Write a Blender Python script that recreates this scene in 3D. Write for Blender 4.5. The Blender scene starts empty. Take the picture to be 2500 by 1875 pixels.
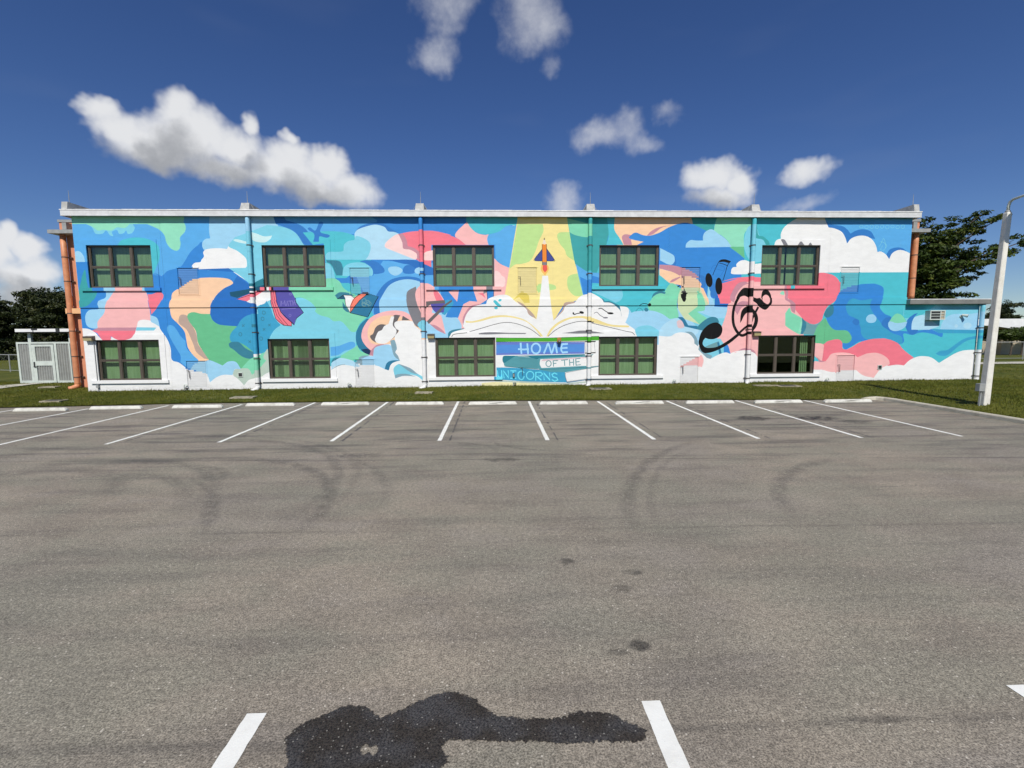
import bpy, math, random
import numpy as np
from mathutils import Vector, Matrix
from mathutils.geometry import delaunay_2d_cdt

random.seed(7)
RNG = np.random.default_rng(7)
scene = bpy.context.scene
COLL = scene.collection

# ------------------------------------------------------------------ camera
CAM_H = 2.605
cam_data = bpy.data.cameras.new('camera')
cam_data.sensor_width = 36.0
cam_data.lens = 1145.0 / 2500.0 * 36.0
cam_data.clip_start = 0.05
cam_data.clip_end = 3000.0
cam = bpy.data.objects.new('camera', cam_data)
COLL.objects.link(cam)
yaw, pitch, roll = 0.0356, 0.1018, -0.0068
cam.matrix_world = (Matrix.Translation((0, 0, CAM_H)) @ Matrix.Rotation(-yaw, 4, 'Z')
                    @ Matrix.Rotation(math.pi / 2 - pitch, 4, 'X') @ Matrix.Rotation(roll, 4, 'Z'))
scene.camera = cam

# ------------------------------------------------------------------ light
SUN_ELEV = math.radians(46.0)
SUN_AZ = math.radians(3.0)        # light travels towards +Y, a touch to +X
sun_data = bpy.data.lights.new('sun', 'SUN')
sun_data.energy = 4.4
sun_data.angle = math.radians(0.5)
sun_data.color = (1.0, 0.955, 0.88)
sun = bpy.data.objects.new('sun', sun_data)
COLL.objects.link(sun)
light_dir = Vector((math.sin(SUN_AZ) * math.cos(SUN_ELEV), math.cos(SUN_AZ) * math.cos(SUN_ELEV), -math.sin(SUN_ELEV)))
sun.rotation_euler = light_dir.to_track_quat('-Z', 'Y').to_euler()
sun.location = (0, -20, 30)

# ------------------------------------------------------------------ node helpers
class N:
    """small wrapper that wires node trees"""
    def __init__(self, tree):
        self.t = tree
    def add(self, kind, **kw):
        n = self.t.nodes.new(kind)
        for k, v in kw.items():
            setattr(n, k, v)
        return n
    def link(self, a, b):
        self.t.links.new(a, b)
    def setin(self, sock, v):
        if isinstance(v, bpy.types.NodeSocket):
            self.t.links.new(v, sock)
        else:
            sock.default_value = v
    def m(self, op, a, b=0.0, c=None, clamp=False):
        n = self.add('ShaderNodeMath', operation=op)
        n.use_clamp = clamp
        self.setin(n.inputs[0], a)
        self.setin(n.inputs[1], b)
        if c is not None:
            self.setin(n.inputs[2], c)
        return n.outputs[0]
    def vm(self, op, a, b=None):
        n = self.add('ShaderNodeVectorMath', operation=op)
        self.setin(n.inputs[0], a)
        if b is not None:
            self.setin(n.inputs[1], b)
        return n.outputs[0]
    def vdot(self, a, b):
        n = self.add('ShaderNodeVectorMath', operation='DOT_PRODUCT')
        self.setin(n.inputs[0], a); self.setin(n.inputs[1], b)
        return n.outputs['Value']
    def vlen(self, a):
        n = self.add('ShaderNodeVectorMath', operation='LENGTH')
        self.setin(n.inputs[0], a)
        return n.outputs['Value']
    def mapr(self, v, a, b, c=0.0, d=1.0, smooth=True):
        n = self.add('ShaderNodeMapRange')
        n.interpolation_type = 'SMOOTHSTEP' if smooth else 'LINEAR'
        self.setin(n.inputs[0], v)
        for i, q in enumerate((a, b, c, d)):
            self.setin(n.inputs[i + 1], q)
        return n.outputs[0]
    def noise(self, vec, scale, detail=3.0, rough=0.55, dist=0.0):
        n = self.add('ShaderNodeTexNoise')
        self.setin(n.inputs['Vector'], vec)
        n.inputs['Scale'].default_value = scale
        n.inputs['Detail'].default_value = detail
        n.inputs['Roughness'].default_value = rough
        n.inputs['Distortion'].default_value = dist
        return n.outputs['Fac']
    def mix(self, f, a, b, blend='MIX'):
        n = self.add('ShaderNodeMix', data_type='RGBA', blend_type=blend)
        self.setin(n.inputs[0], f)
        self.setin(n.inputs[6], a)
        self.setin(n.inputs[7], b)
        return n.outputs[2]
    def sep(self, v):
        n = self.add('ShaderNodeSeparateXYZ')
        self.link(v, n.inputs[0])
        return n.outputs
    def comb(self, x, y, z):
        n = self.add('ShaderNodeCombineXYZ')
        for i, q in enumerate((x, y, z)):
            self.setin(n.inputs[i], q)
        return n.outputs[0]
    def scalev(self, v, s):
        return self.vm('MULTIPLY', v, s)

def lin(c, k=1.0):
    r = []
    for v in c:
        v = v / 255.0
        r.append((v / 12.92 if v <= 0.04045 else ((v + 0.055) / 1.055) ** 2.4) * k)
    return (r[0], r[1], r[2], 1.0)

# ------------------------------------------------------------------ world: sky with fair-weather cumulus
world = bpy.data.worlds.new('World')
scene.world = world
world.use_nodes = True
world.cycles.sampling_method = 'NONE'
wt = world.node_tree
wt.nodes.clear()
w = N(wt)
sky = w.add('ShaderNodeTexSky', sky_type='NISHITA')
sky.sun_disc = False
sky.sun_elevation = SUN_ELEV
sky.sun_rotation = math.pi + SUN_AZ
sky.altitude = 600.0
sky.air_density = 1.0
sky.dust_density = 0.1
sky.ozone_density = 6.0
# cloud lobes: (azimuth, elevation, half width, half height, weight) in radians
CLOUDS = [(-0.568,0.317,0.0798,0.0475,1.0),(-0.401,0.298,0.1012,0.0418,1.0),(-0.622,0.319,0.0471,0.0358,1.0),(-0.359,0.28,0.0689,0.0353,1.0),(-0.649,0.338,0.0309,0.0266,1.0),(-0.571,0.359,0.0363,0.0406,1.0),(-0.531,0.342,0.0535,0.0391,1.0),(-0.586,0.291,0.0687,0.0325,1.0),(-0.481,0.33,0.0606,0.0407,1.0),(-0.453,0.369,0.0219,0.0208,0.9),(-0.498,0.285,0.0738,0.0274,1.0),(-0.389,0.318,0.055,0.0394,1.0),(-0.385,0.357,0.0149,0.0163,0.8),(-0.329,0.31,0.0496,0.0388,1.0),(-0.284,0.277,0.06,0.0385,1.0),(-0.339,0.266,0.0619,0.024,1.0),(-0.767,0.145,0.0148,0.0217,1.0),(-0.749,0.132,0.0234,0.0234,1.0),(-0.743,0.102,0.0303,0.0298,1.0),(-0.771,0.096,0.0246,0.029,1.0),(-0.78,0.132,0.018,0.0339,1.0),(-0.761,0.068,0.042,0.0267,0.9),(-0.092,0.575,0.0599,0.025,0.312),(-0.093,0.548,0.038,0.0174,0.234),(-0.108,0.505,0.0444,0.0323,0.3224),(0.068,0.578,0.0545,0.0251,0.26),(0.086,0.556,0.0514,0.0324,0.28600000000000003),(0.063,0.533,0.0323,0.0246,0.234),(0.112,0.493,0.0194,0.0213,0.16640000000000002),(0.211,0.374,0.0543,0.0242,0.312),(0.261,0.391,0.0375,0.0288,0.312),(0.292,0.361,0.034,0.0187,0.26),(0.352,0.408,0.0284,0.018,0.234),(0.422,0.286,0.0611,0.0372,1.0),(0.476,0.273,0.037,0.0328,1.0),(0.439,0.246,0.0605,0.024,0.9),(0.582,0.279,0.0364,0.0254,0.8),(0.145,0.27,0.0396,0.0268,0.338),(0.572,0.222,0.0346,0.0139,0.26)]
coord = w.add('ShaderNodeTexCoord')
direction = w.vm('NORMALIZE', coord.outputs['Generated'])

n1 = w.add('ShaderNodeTexNoise'); n1.inputs['Scale'].default_value = 9.0; n1.inputs['Detail'].default_value = 4.0
n1.inputs['Roughness'].default_value = 0.62
w.link(direction, n1.inputs['Vector'])
off = w.vm('SUBTRACT', n1.outputs['Color'], (0.5, 0.5, 0.5))
sw = w.sep(w.vm('ADD', direction, w.scalev(off, (0.085, 0.085, 0.075))))
sky_pos = w.comb(w.m('ARCTAN2', sw[0], sw[1]), w.m('ARCSINE', sw[2]), 0.0)
def cloud(rise, lobes):
    acc = None
    for a, e, ra, re, wgt in lobes:
        n = w.add('ShaderNodeVectorMath', operation='MULTIPLY_ADD')
        w.link(sky_pos, n.inputs[0]); n.inputs[1].default_value = (1 / ra, 1 / re, 0); n.inputs[2].default_value = (-a / ra, (rise - e) / re, 0)
        v = w.m('MULTIPLY_ADD', w.vdot(n.outputs[0], n.outputs[0]), -wgt, wgt)
        acc = v if acc is None else w.m('SMOOTH_MAX', acc, v, 0.35)
    return acc
dens = cloud(0.0, CLOUDS)
fine = w.noise(direction, 20.0, 5.0, 0.6)
dens2 = w.m('ADD', dens, w.m('MULTIPLY', w.m('SUBTRACT', fine, 0.5), 0.75))
alpha = w.mapr(dens2, -0.22, 0.95)
above = cloud(0.07, [c for c in CLOUDS if c[4] >= 0.9])     # how much cloud lies between a point and the light
lump = w.noise(direction, 18.0, 5.0, 0.62)
shade = w.mapr(w.m('ADD', above, w.m('MULTIPLY', w.m('SUBTRACT', lump, 0.5), 2.4)), -0.95, 1.35)
cloud_col = w.mix(shade, (10.0, 10.1, 10.3, 1), (4.6, 4.75, 5.05, 1))
# thin cirrus haze streaks over the whole dome
streak = w.noise(w.scalev(direction, (1.2, 1.2, 5.0)), 2.6, 2.0, 0.5, 0.0)
veil = w.m('MULTIPLY', w.mapr(streak, 0.56, 0.85), 0.05)
hs = w.add('ShaderNodeHueSaturation'); hs.inputs['Saturation'].default_value = 1.13; hs.inputs['Hue'].default_value = 0.512
w.link(sky.outputs[0], hs.inputs['Color'])
sky_col = w.mix(veil, hs.outputs[0], (5.0, 5.4, 6.2, 1))
full = w.mix(w.m('MULTIPLY', alpha, 0.96), sky_col, cloud_col)
bg = w.add('ShaderNodeBackground')
bg.inputs['Strength'].default_value = 0.080
w.link(full, bg.inputs['Color'])
wo = w.add('ShaderNodeOutputWorld')
w.link(bg.outputs[0], wo.inputs[0])

# ------------------------------------------------------------------ exposure
vs = scene.view_settings
vs.view_transform = 'Standard'
vs.look = 'None'
vs.exposure = 0.0
vs.gamma = 1.0
vs.use_curve_mapping = False

# render settings: an outdoor scene lit by sun and sky needs few bounces
cy = scene.cycles
cy.max_bounces = 5
cy.diffuse_bounces = 2
cy.glossy_bounces = 2
cy.transmission_bounces = 3
cy.transparent_max_bounces = 8
cy.caustics_reflective = False
cy.caustics_refractive = False
cy.use_adaptive_sampling = True
cy.adaptive_threshold = 0.02
cy.use_denoising = True

# ------------------------------------------------------------------ geometry helpers
class Geo:
    """collects polygons (optionally with one paint colour per face) and links them as ONE mesh object"""
    def __init__(self):
        self.v = []; self.f = []; self.c = []
    def face(self, pts, col=None):
        b = len(self.v)
        self.v.extend(pts)
        self.f.append(tuple(range(b, b + len(pts))))
        self.c.append(col)
    def box(self, x0, x1, y0, y1, z0, z1, col=None):
        self.hexa([(x0, y0, z0), (x1, y0, z0), (x1, y1, z0), (x0, y1, z0), (x0, y0, z1), (x1, y0, z1), (x1, y1, z1), (x0, y1, z1)], col)
    def hexa(self, p, col=None):
        b = len(self.v)
        self.v.extend(p)
        for q in ((0, 3, 2, 1), (4, 5, 6, 7), (0, 1, 5, 4), (1, 2, 6, 5), (2, 3, 7, 6), (3, 0, 4, 7)):
            self.f.append(tuple(b + i for i in q)); self.c.append(col)
    def bevel_box(self, x0, x1, y0, y1, z0, z1, r=0.01):
        """box with chamfered vertical and top edges"""
        ring = lambda d, z: [(x0 + d + r, y0 + d, z), (x1 - d - r, y0 + d, z), (x1 - d, y0 + d + r, z), (x1 - d, y1 - d - r, z),
                             (x1 - d - r, y1 - d, z), (x0 + d + r, y1 - d, z), (x0 + d, y1 - d - r, z), (x0 + d, y0 + d + r, z)]
        self.loft([ring(r, z0), ring(0, z0 + r), ring(0, z1 - r), ring(r, z1)])
    def loft(self, rings, caps=True, cols=None):
        b = len(self.v); n = len(rings[0])
        for r in rings:
            self.v.extend(r)
        for k in range(len(rings) - 1):
            for i in range(n):
                j = (i + 1) % n
                self.f.append((b + k * n + i, b + k * n + j, b + (k + 1) * n + j, b + (k + 1) * n + i))
                self.c.append(cols[k] if cols else None)
        if caps:
            self.f.append(tuple(b + i for i in range(n - 1, -1, -1))); self.c.append(cols[0] if cols else None)
            self.f.append(tuple(b + (len(rings) - 1) * n + i for i in range(n))); self.c.append(cols[-1] if cols else None)
    def tube(self, path, radii, n=12, cols=None, caps=True):
        """round tube along a path"""
        rings = []
        path = [Vector(p) for p in path]
        if not hasattr(radii, '__len__'):
            radii = [radii] * len(path)
        prev = None
        for i, p in enumerate(path):
            t = (path[min(i + 1, len(path) - 1)] - path[max(i - 1, 0)]).normalized()
            if prev is None:
                a = t.orthogonal().normalized()
            else:
                a = (prev - t * prev.dot(t)).normalized()
            prev = a
            b = t.cross(a)
            rings.append([tuple(p + (a * math.cos(2 * math.pi * k / n) + b * math.sin(2 * math.pi * k / n)) * radii[i]) for k in range(n)])
        self.loft(rings, caps, cols)
    def mesh(self, name):
        me = bpy.data.meshes.new(name)
        me.from_pydata(self.v, [], self.f)
        if any(c is not None for c in self.c):
            at = me.color_attributes.new('paint', 'FLOAT_COLOR', 'CORNER')
            arr = np.ones((len(me.loops), 4), dtype=np.float32)
            for p, c in zip(me.polygons, self.c):
                if c is not None:
                    arr[p.loop_start:p.loop_start + p.loop_total] = c
            at.data.foreach_set('color', arr.ravel())
        me.update()
        return me
    def build(self, name, material, parent=None, smooth=False):
        me = self.mesh(name)
        if smooth:
            me.polygons.foreach_set('use_smooth', [True] * len(me.polygons))
        return link(name, me, material, parent)

def link(name, me, material, parent=None):
    if material is not None and not me.materials:
        me.materials.append(material)
    o = bpy.data.objects.new(name, me)
    COLL.objects.link(o)
    if parent is not None:
        o.parent = parent
        o.matrix_parent_inverse = Matrix.Identity(4)
        # parts are modelled in world metres: cancel the parent's own placement
        o.matrix_basis = WORLD_OF(parent).inverted()
    return o

def WORLD_OF(o):
    m = o.matrix_basis.copy()
    p = o.parent
    while p is not None:
        m = p.matrix_basis @ m
        p = p.parent
    return m

def thing(name, label, category, loc=(0, 0, 0), group=None):
    o = bpy.data.objects.new(name, None)
    o.empty_display_size = 0.3
    COLL.objects.link(o)
    o.location = loc
    o.matrix_basis = Matrix.Translation(loc)
    return tag(o, label, category, group)

def tag(o, label=None, category=None, group=None, kind=None):
    if label: o['label'] = label
    if category: o['category'] = category
    if group: o['group'] = group
    if kind: o['kind'] = kind
    return o

# ------------------------------------------------------------------ materials
def new_mat(name):
    m = bpy.data.materials.new(name)
    m.use_nodes = True
    m.node_tree.nodes.clear()
    q = N(m.node_tree)
    b = q.add('ShaderNodeBsdfPrincipled')
    o = q.add('ShaderNodeOutputMaterial')
    q.link(b.outputs[0], o.inputs[0])
    return m, q, b, o

def bump(q, b, height, strength=0.3, dist=0.01):
    n = q.add('ShaderNodeBump')
    n.inputs['Strength'].default_value = strength
    n.inputs['Distance'].default_value = dist
    q.link(height, n.inputs['Height'])
    q.link(n.outputs[0], b.inputs['Normal'])

def objco(q):
    # positions in metres (parts are modelled in world metres, so this is where the surface stands)
    return q.add('ShaderNodeNewGeometry').outputs['Position']

def plain(name, rgb, rough=0.6, var=0.12, scale=6.0, metal=0.0, bmp=0.0, bscale=60.0, spec=None):
    m, q, b, o = new_mat(name)
    co = objco(q)
    n = q.noise(co, scale, 5.0, 0.6)
    f = q.mapr(n, 0.3, 0.7, 1.0 - var, 1.0 + var)
    c = q.vm('MULTIPLY', lin(rgb)[:3], q.comb(f, f, f))
    q.link(c, b.inputs['Base Color'])
    b.inputs['Roughness'].default_value = rough
    b.inputs['Metallic'].default_value = metal
    if spec is not None:
        b.inputs['Specular IOR Level'].default_value = spec
    if bmp:
        bump(q, b, q.noise(co, bscale, 3.0, 0.6), bmp, 0.01)
    return m

PAINT_K = 0.90
def paint_material():
    m, q, b, o = new_mat('mural_paint')
    at = q.add('ShaderNodeAttribute', attribute_name='paint')
    co = objco(q)
    roll_ = q.noise(q.scalev(co, (1.0, 1.0, 2.5)), 2.2, 6.0, 0.65)
    fine_ = q.noise(co, 40.0, 3.0, 0.7)
    f = q.m('ADD', q.mapr(roll_, 0.3, 0.7, 0.95, 1.03), q.mapr(fine_, 0.3, 0.7, -0.03, 0.03))
    c = q.vm('MULTIPLY', at.outputs['Color'], q.comb(f, f, f))
    # rain splash dirt near the ground and thin run-off streaks
    z = q.sep(co)[2]
    low = q.mapr(z, 0.1, 0.75, 1.0, 0.0)
    dn = q.noise(q.scalev(co, (1.0, 1.0, 3.0)), 5.0, 6.0, 0.7)
    dirt = q.m('MULTIPLY', q.m('MULTIPLY', low, low), q.mapr(dn, 0.42, 0.7, 0.05, 0.45))
    st = q.noise(q.scalev(co, (1.0, 1.0, 0.06)), 9.0, 4.0, 0.7)
    streaks = q.mapr(st, 0.6, 0.8, 0.0, 0.10)
    d = q.m('MAXIMUM', dirt, streaks)
    c2 = q.mix(d, c, lin((150, 146, 132)))
    q.link(c2, b.inputs['Base Color'])
    b.inputs['Roughness'].default_value = 0.62
    b.inputs['Specular IOR Level'].default_value = 0.25
    bump(q, b, q.noise(co, 55.0, 4.0, 0.7), 0.35, 0.012)
    return m
M_PAINT = paint_material()

def asphalt_material():
    m, q, b, o = new_mat('asphalt')
    co = objco(q)
    s = q.sep(co)
    big = q.noise(co, 0.16, 3.0, 0.6)
    mid = q.noise(co, 0.9, 4.0, 0.65)
    col = q.mix(q.mapr(big, 0.38, 0.62), lin((154, 144, 128)), lin((144, 138, 124)))
    hue = q.noise(co, 0.35, 3.0, 0.6)
    col = q.mix(q.m('MULTIPLY', q.mapr(hue, 0.45, 0.7), 0.6), col, lin((143, 135, 123)))
    col = q.mix(q.mapr(mid, 0.36, 0.66, 0.0, 0.38), col, lin((108, 101, 92)))
    tint = q.noise(q.scalev(co, (0.7, 1.3, 1.0)), 0.55, 3.0, 0.6)
    col = q.mix(q.mapr(tint, 0.46, 0.60, 0.0, 0.45), col, lin((134, 132, 117)))
    col = q.mix(q.mapr(tint, 0.46, 0.34, 0.0, 0.55), col, lin((146, 138, 127)))
    # long tyre smears along the parking bays and the aisle
    sm = q.noise(q.scalev(co, (0.28, 2.2, 1.0)), 1.1, 4.0, 0.62, 0.0)
    inbay = q.mapr(s[1], 8.0, 11.5, 0.40, 1.0)
    inbay = q.m('MULTIPLY', inbay, q.mapr(s[1], 17.0, 18.4, 1.0, 0.25))
    smear = q.m('MULTIPLY', q.mapr(sm, 0.44, 0.74), q.m('MULTIPLY', inbay, 0.80))
    col = q.mix(smear, col, lin((84, 80, 78)))
    # curved tyre tracks: centre, radius, mid direction, half angle
    tracks = None
    gr2_ = q.noise(co, 6.0, 2.0, 0.7)
    wob = q.m('MULTIPLY', q.m('SUBTRACT', mid, 0.5), 0.22)
    for cx, cy, R, mx, my, h, wd, k in TRACKS:
        rel = q.vm('SUBTRACT', co, (cx, cy, 0.0))
        r = q.m('ADD', q.vlen(rel), wob)
        band = q.mapr(q.m('ABSOLUTE', q.m('SUBTRACT', r, R)), wd * 0.1, wd * 1.15, 1.0, 0.0)
        an = q.vdot(q.vm('NORMALIZE', rel), (mx, my, 0.0))
        am = q.mapr(an, math.cos(h * 1.5), math.cos(h * 0.5), 0.0, k * 0.95)
        v = q.m('MULTIPLY', band, am)
        tracks = v if tracks is None else q.m('MAXIMUM', tracks, v)
    tread = q.mapr(gr2_, 0.35, 0.6, 0.35, 1.0)
    col = q.mix(q.m('MULTIPLY', tracks, tread), col, lin((64, 62, 62)))
    # paver seams
    seams = None
    for y0, wd, k, slope in SEAMS:
        yy = q.m('SUBTRACT', q.m('ADD', s[1], q.m('MULTIPLY', s[0], slope)), y0)
        yy = q.m('ADD', yy, q.m('MULTIPLY', q.m('SUBTRACT', mid, 0.5), 0.12))
        v = q.mapr(q.m('ABSOLUTE', yy), 0.0, wd, k, 0.0)
        seams = v if seams is None else q.m('MAXIMUM', seams, v)
    seams = q.m('MULTIPLY', seams, q.mapr(hue, 0.35, 0.6))
    col = q.mix(seams, col, lin((66, 64, 62)))
    # oil drips
    oil = None
    oilw = q.m('MULTIPLY', q.m('SUBTRACT', q.noise(co, 4.5, 5.0, 0.75), 0.5), 3.0)
    for cx, cy, rx, ry, k in OIL:
        dx = q.m('MULTIPLY', q.m('SUBTRACT', s[0], cx), 1.0 / rx)
        dy = q.m('MULTIPLY', q.m('SUBTRACT', s[1], cy), 1.0 / ry)
        rr = q.m('ADD', q.m('MULTIPLY', dx, dx), q.m('MULTIPLY', dy, dy))
        rr = q.m('ADD', rr, oilw)
        v = q.mapr(rr, 0.1, 1.0, k, 0.0)
        oil = v if oil is None else q.m('MAXIMUM', oil, v)
    oil = q.m('MULTIPLY', oil, q.mapr(gr2_, 0.36, 0.56, 0.3, 1.0))
    col = q.mix(oil, col, lin((38, 36, 36)))
    # aggregate: dark binder, pale stones, a few white chips
    gr = q.noise(co, 75.0, 2.0, 0.75)
    gg = q.mapr(gr, 0.3, 0.7, 0.48, 1.5)
    gr2 = q.noise(co, 20.0, 3.0, 0.75)
    gg = q.m('MULTIPLY', gg, q.mapr(gr2, 0.3, 0.7, 0.76, 1.22))
    col = q.vm('MULTIPLY', col, q.comb(gg, gg, gg))
    vo = q.add('ShaderNodeTexVoronoi'); vo.inputs['Scale'].default_value = 26.0
    q.link(co, vo.inputs['Vector'])
    rnd = q.sep(vo.outputs['Color'])
    chip = q.m('MULTIPLY', q.mapr(vo.outputs['Distance'], 0.10, 0.26, 1.0, 0.0), q.mapr(rnd[0], 0.86, 0.90))
    col = q.mix(q.m('MULTIPLY', chip, 0.8), col, lin((216, 208, 192)))
    q.link(col, b.inputs['Base Color'])
    q.link(q.mapr(oil, 0.0, 0.9, 0.88, 0.6), b.inputs['Roughness'])
    b.inputs['Specular IOR Level'].default_value = 0.3
    hh = q.m('ADD', gr, q.m('MULTIPLY', gr2, 0.6))
    bump(q, b, hh, 0.55, 0.012)
    return m
TRACKS = [(-7.47, 7.61, 4.6, 0.78, 0.63, 0.66, 0.16, 0.40), (-7.47, 7.61, 4.95, 0.78, 0.63, 0.60, 0.12, 0.25), (-6.14, 6.7, 3.51, 0.82, 0.58, 0.62, 0.17, 0.48),
          (-7.38, 6.51, 2.55, 0.35, 0.94, 0.70, 0.20, 0.35), (-8.25, 5.16, 4.36, 0.83, 0.56, 0.3, 0.16, 0.45), (9.41, 5.0, 7.63, -0.86, 0.51, 0.32, 0.17, 0.42),
          (9.41, 5.0, 7.30, -0.86, 0.51, 0.30, 0.10, 0.25), (8.61, 5.09, 4.54, -0.72, 0.69, 0.38, 0.18, 0.42), (-6.09, 8.52, 0.98, 0.67, 0.74, 0.75, 0.14, 0.45),
          (-8.0, 6.8, 3.3, 0.5, 0.86, 0.75, 0.22, 0.40), (-8.6, 7.2, 2.2, 0.3, 0.95, 1.0, 0.25, 0.34), (-5.9, 7.0, 4.1, 0.72, 0.69, 0.6, 0.13, 0.30), (-1.2, 10.0, 1.4, 0.5, 0.86, 0.5, 0.12, 0.35), (1.3, 12.0, 1.5, -0.6, -0.8, 0.5, 0.12, 0.35)]
SEAMS = [(9.75, 0.08, 0.45, 0.045), (6.12, 0.06, 0.30, 0.02), (12.9, 0.08, 0.5, 0.05), (15.85, 0.08, 0.45, 0.06), (2.83, 0.06, 0.35, 0.0)]
OIL = [(8.0, 14.2, 0.65, 0.5, 0.95), (9.95, 14.05, 0.9, 0.5, 1.0), (10.7, 13.4, 0.6, 0.4, 0.5), (0.8, 5.18, 0.12, 0.10, 0.6), (1.5, 4.9, 0.13, 0.10, 0.55), (1.29, 4.55, 0.14, 0.1, 0.4),
       (1.2, 3.68, 0.12, 0.08, 0.75), (0.98, 3.6, 0.1, 0.06, 0.5), (0.1, 9.75, 0.5, 0.2, 0.55), (-3.0, 10.3, 0.6, 0.25, 0.5), (2.6, 2.85, 0.25, 0.04, 0.5)]
M_ASPHALT = asphalt_material()

def grass_material(name='lawn_turf', blade=False):
    m, q, b, o = new_mat(name)
    co = objco(q)
    n1 = q.noise(co, 0.45, 5.0, 0.65)
    n2 = q.noise(co, 5.0, 5.0, 0.7)
    col = q.mix(q.mapr(n1, 0.35, 0.65), lin((76, 86, 23)), lin((101, 104, 37)))
    col = q.mix(q.mapr(n2, 0.42, 0.72, 0.0, 0.5), col, lin((110, 106, 46)))
    col = q.mix(q.mapr(n2, 0.55, 0.3, 0.0, 0.45), col, lin((44, 52, 12)))
    n3 = q.noise(co, 1.1, 4.0, 0.7)
    col = q.mix(q.mapr(n3, 0.58, 0.76, 0.0, 0.7), col, lin((128, 116, 66)))
    q.link(col, b.inputs['Base Color'])
    b.inputs['Roughness'].default_value = 0.7
    b.inputs['Specular IOR Level'].default_value = 0.2
    if not blade:
        bump(q, b, q.noise(co, 45.0, 4.0, 0.8), 0.9, 0.04)
    return m
M_TURF = grass_material()
M_BLADE = grass_material('grass_blades', True)

M_WHITE_LINE = None
def line_material():
    m, q, b, o = new_mat('road_paint')
    co = objco(q)
    wear = q.noise(co, 22.0, 5.0, 0.75)
    blot = q.noise(co, 3.0, 4.0, 0.6)
    col = q.mix(q.mapr(blot, 0.4, 0.7, 0.0, 0.6), lin((238, 238, 230)), lin((220, 218, 208)))
    col = q.mix(q.mapr(wear, 0.63, 0.74, 0.0, 0.75), col, lin((140, 134, 126)))
    q.link(col, b.inputs['Base Color'])
    b.inputs['Roughness'].default_value = 0.75
    bump(q, b, wear, 0.4, 0.006)
    return m
M_LINE = line_material()

def concrete_material(name, rgb, dark, scuff=0.0):
    m, q, b, o = new_mat(name)
    co = objco(q)
    n1 = q.noise(co, 3.0, 6.0, 0.65)
    n2 = q.noise(co, 50.0, 3.0, 0.7)
    col = q.mix(q.mapr(n1, 0.4, 0.72), lin(rgb), lin(dark))
    f = q.mapr(n2, 0.3, 0.7, 0.88, 1.08)
    col = q.vm('MULTIPLY', col, q.comb(f, f, f))
    if scuff:
        sc = q.noise(q.scalev(co, (0.8, 3.0, 6.0)), 2.2, 5.0, 0.7, 0.8)
        col = q.mix(q.mapr(sc, 0.60, 0.72, 0.0, scuff), col, lin((70, 66, 62)))
    q.link(col, b.inputs['Base Color'])
    b.inputs['Roughness'].default_value = 0.85
    bump(q, b, n2, 0.3, 0.008)
    return m
M_STOP = concrete_material('white_painted_concrete', (212, 211, 201), (176, 173, 162), 0.7)
M_KERB = concrete_material('kerb_concrete', (196, 190, 172), (164, 157, 138), 0.25)
M_PATH = concrete_material('path_concrete', (200, 196, 180), (170, 166, 150))
M_COVER = concrete_material('cover_concrete', (166, 158, 136), (112, 106, 88))

M_FASCIA = plain('fascia_aluminium', (206, 207, 206), 0.42, 0.10, 3.0, 0.0, 0.12, 8.0, 0.6)
M_FLASH = plain('roof_flashing', (228, 228, 226), 0.4, 0.14, 5.0)
M_CAP = plain('roof_concrete', (176, 176, 172), 0.8, 0.16, 5.0, 0.0, 0.3, 30.0)
M_ANNEX_FASCIA = plain('annex_fascia', (122, 122, 118), 0.5, 0.12, 3.0)
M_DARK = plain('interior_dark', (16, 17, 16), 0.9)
M_CEIL = plain('interior_pale', (120, 122, 116), 0.9)
M_WALLBACK = plain('stucco_white', (226, 226, 222), 0.8, 0.05, 3.0, 0.0, 0.3, 50.0)
M_BRONZE = plain('bronze_window_frame', (84, 76, 67), 0.5, 0.10, 6.0, 0.0, 0.0, 60.0, 0.4)
M_STRAP = plain('pipe_strap_metal', (78, 72, 68), 0.5, 0.15)
M_ORANGE = plain('terracotta_stucco', (205, 138, 106), 0.8, 0.07, 3.0, 0.0, 0.3, 50.0)
M_PEACH = plain('peach_stucco', (228, 178, 128), 0.8, 0.06, 3.0, 0.0, 0.3, 50.0)
M_ORANGE_PIPE = plain('terracotta_pipe', (203, 137, 98), 0.5, 0.14, 4.0)
M_GREY_METAL = plain('galvanised_steel', (150, 152, 150), 0.45, 0.12, 5.0)
M_POLE = concrete_material('pole_concrete', (230, 227, 216), (214, 210, 198))
M_WHITE_METAL = plain('white_painted_steel', (196, 204, 196), 0.45, 0.08, 4.0)
M_WHITE_ROOF = plain('white_roof_edge', (228, 229, 228), 0.5, 0.06, 2.0)
M_DARK_METAL = plain('dark_steel', (52, 54, 54), 0.5, 0.15)
M_FIXTURE = plain('wall_pack_bronze', (92, 84, 74), 0.45, 0.1)
M_LENS = plain('wall_pack_lens', (172, 160, 116), 0.25, 0.08)
M_BEIGE = plain('beige_wall', (176, 164, 142), 0.85, 0.08, 2.0)
M_BRICK = plain('brown_wall', (112, 92, 72), 0.9, 0.12, 2.0)
M_GREY_UNIT = plain('unit_grey', (176, 178, 172), 0.5, 0.08)
M_CORR = plain('corrugated_grey', (158, 160, 156), 0.45, 0.10)
M_BLACK = plain('black_plastic', (22, 22, 22), 0.35, 0.1)
M_RED_TIP = plain('brass', (170, 120, 50), 0.35, 0.1)

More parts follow.
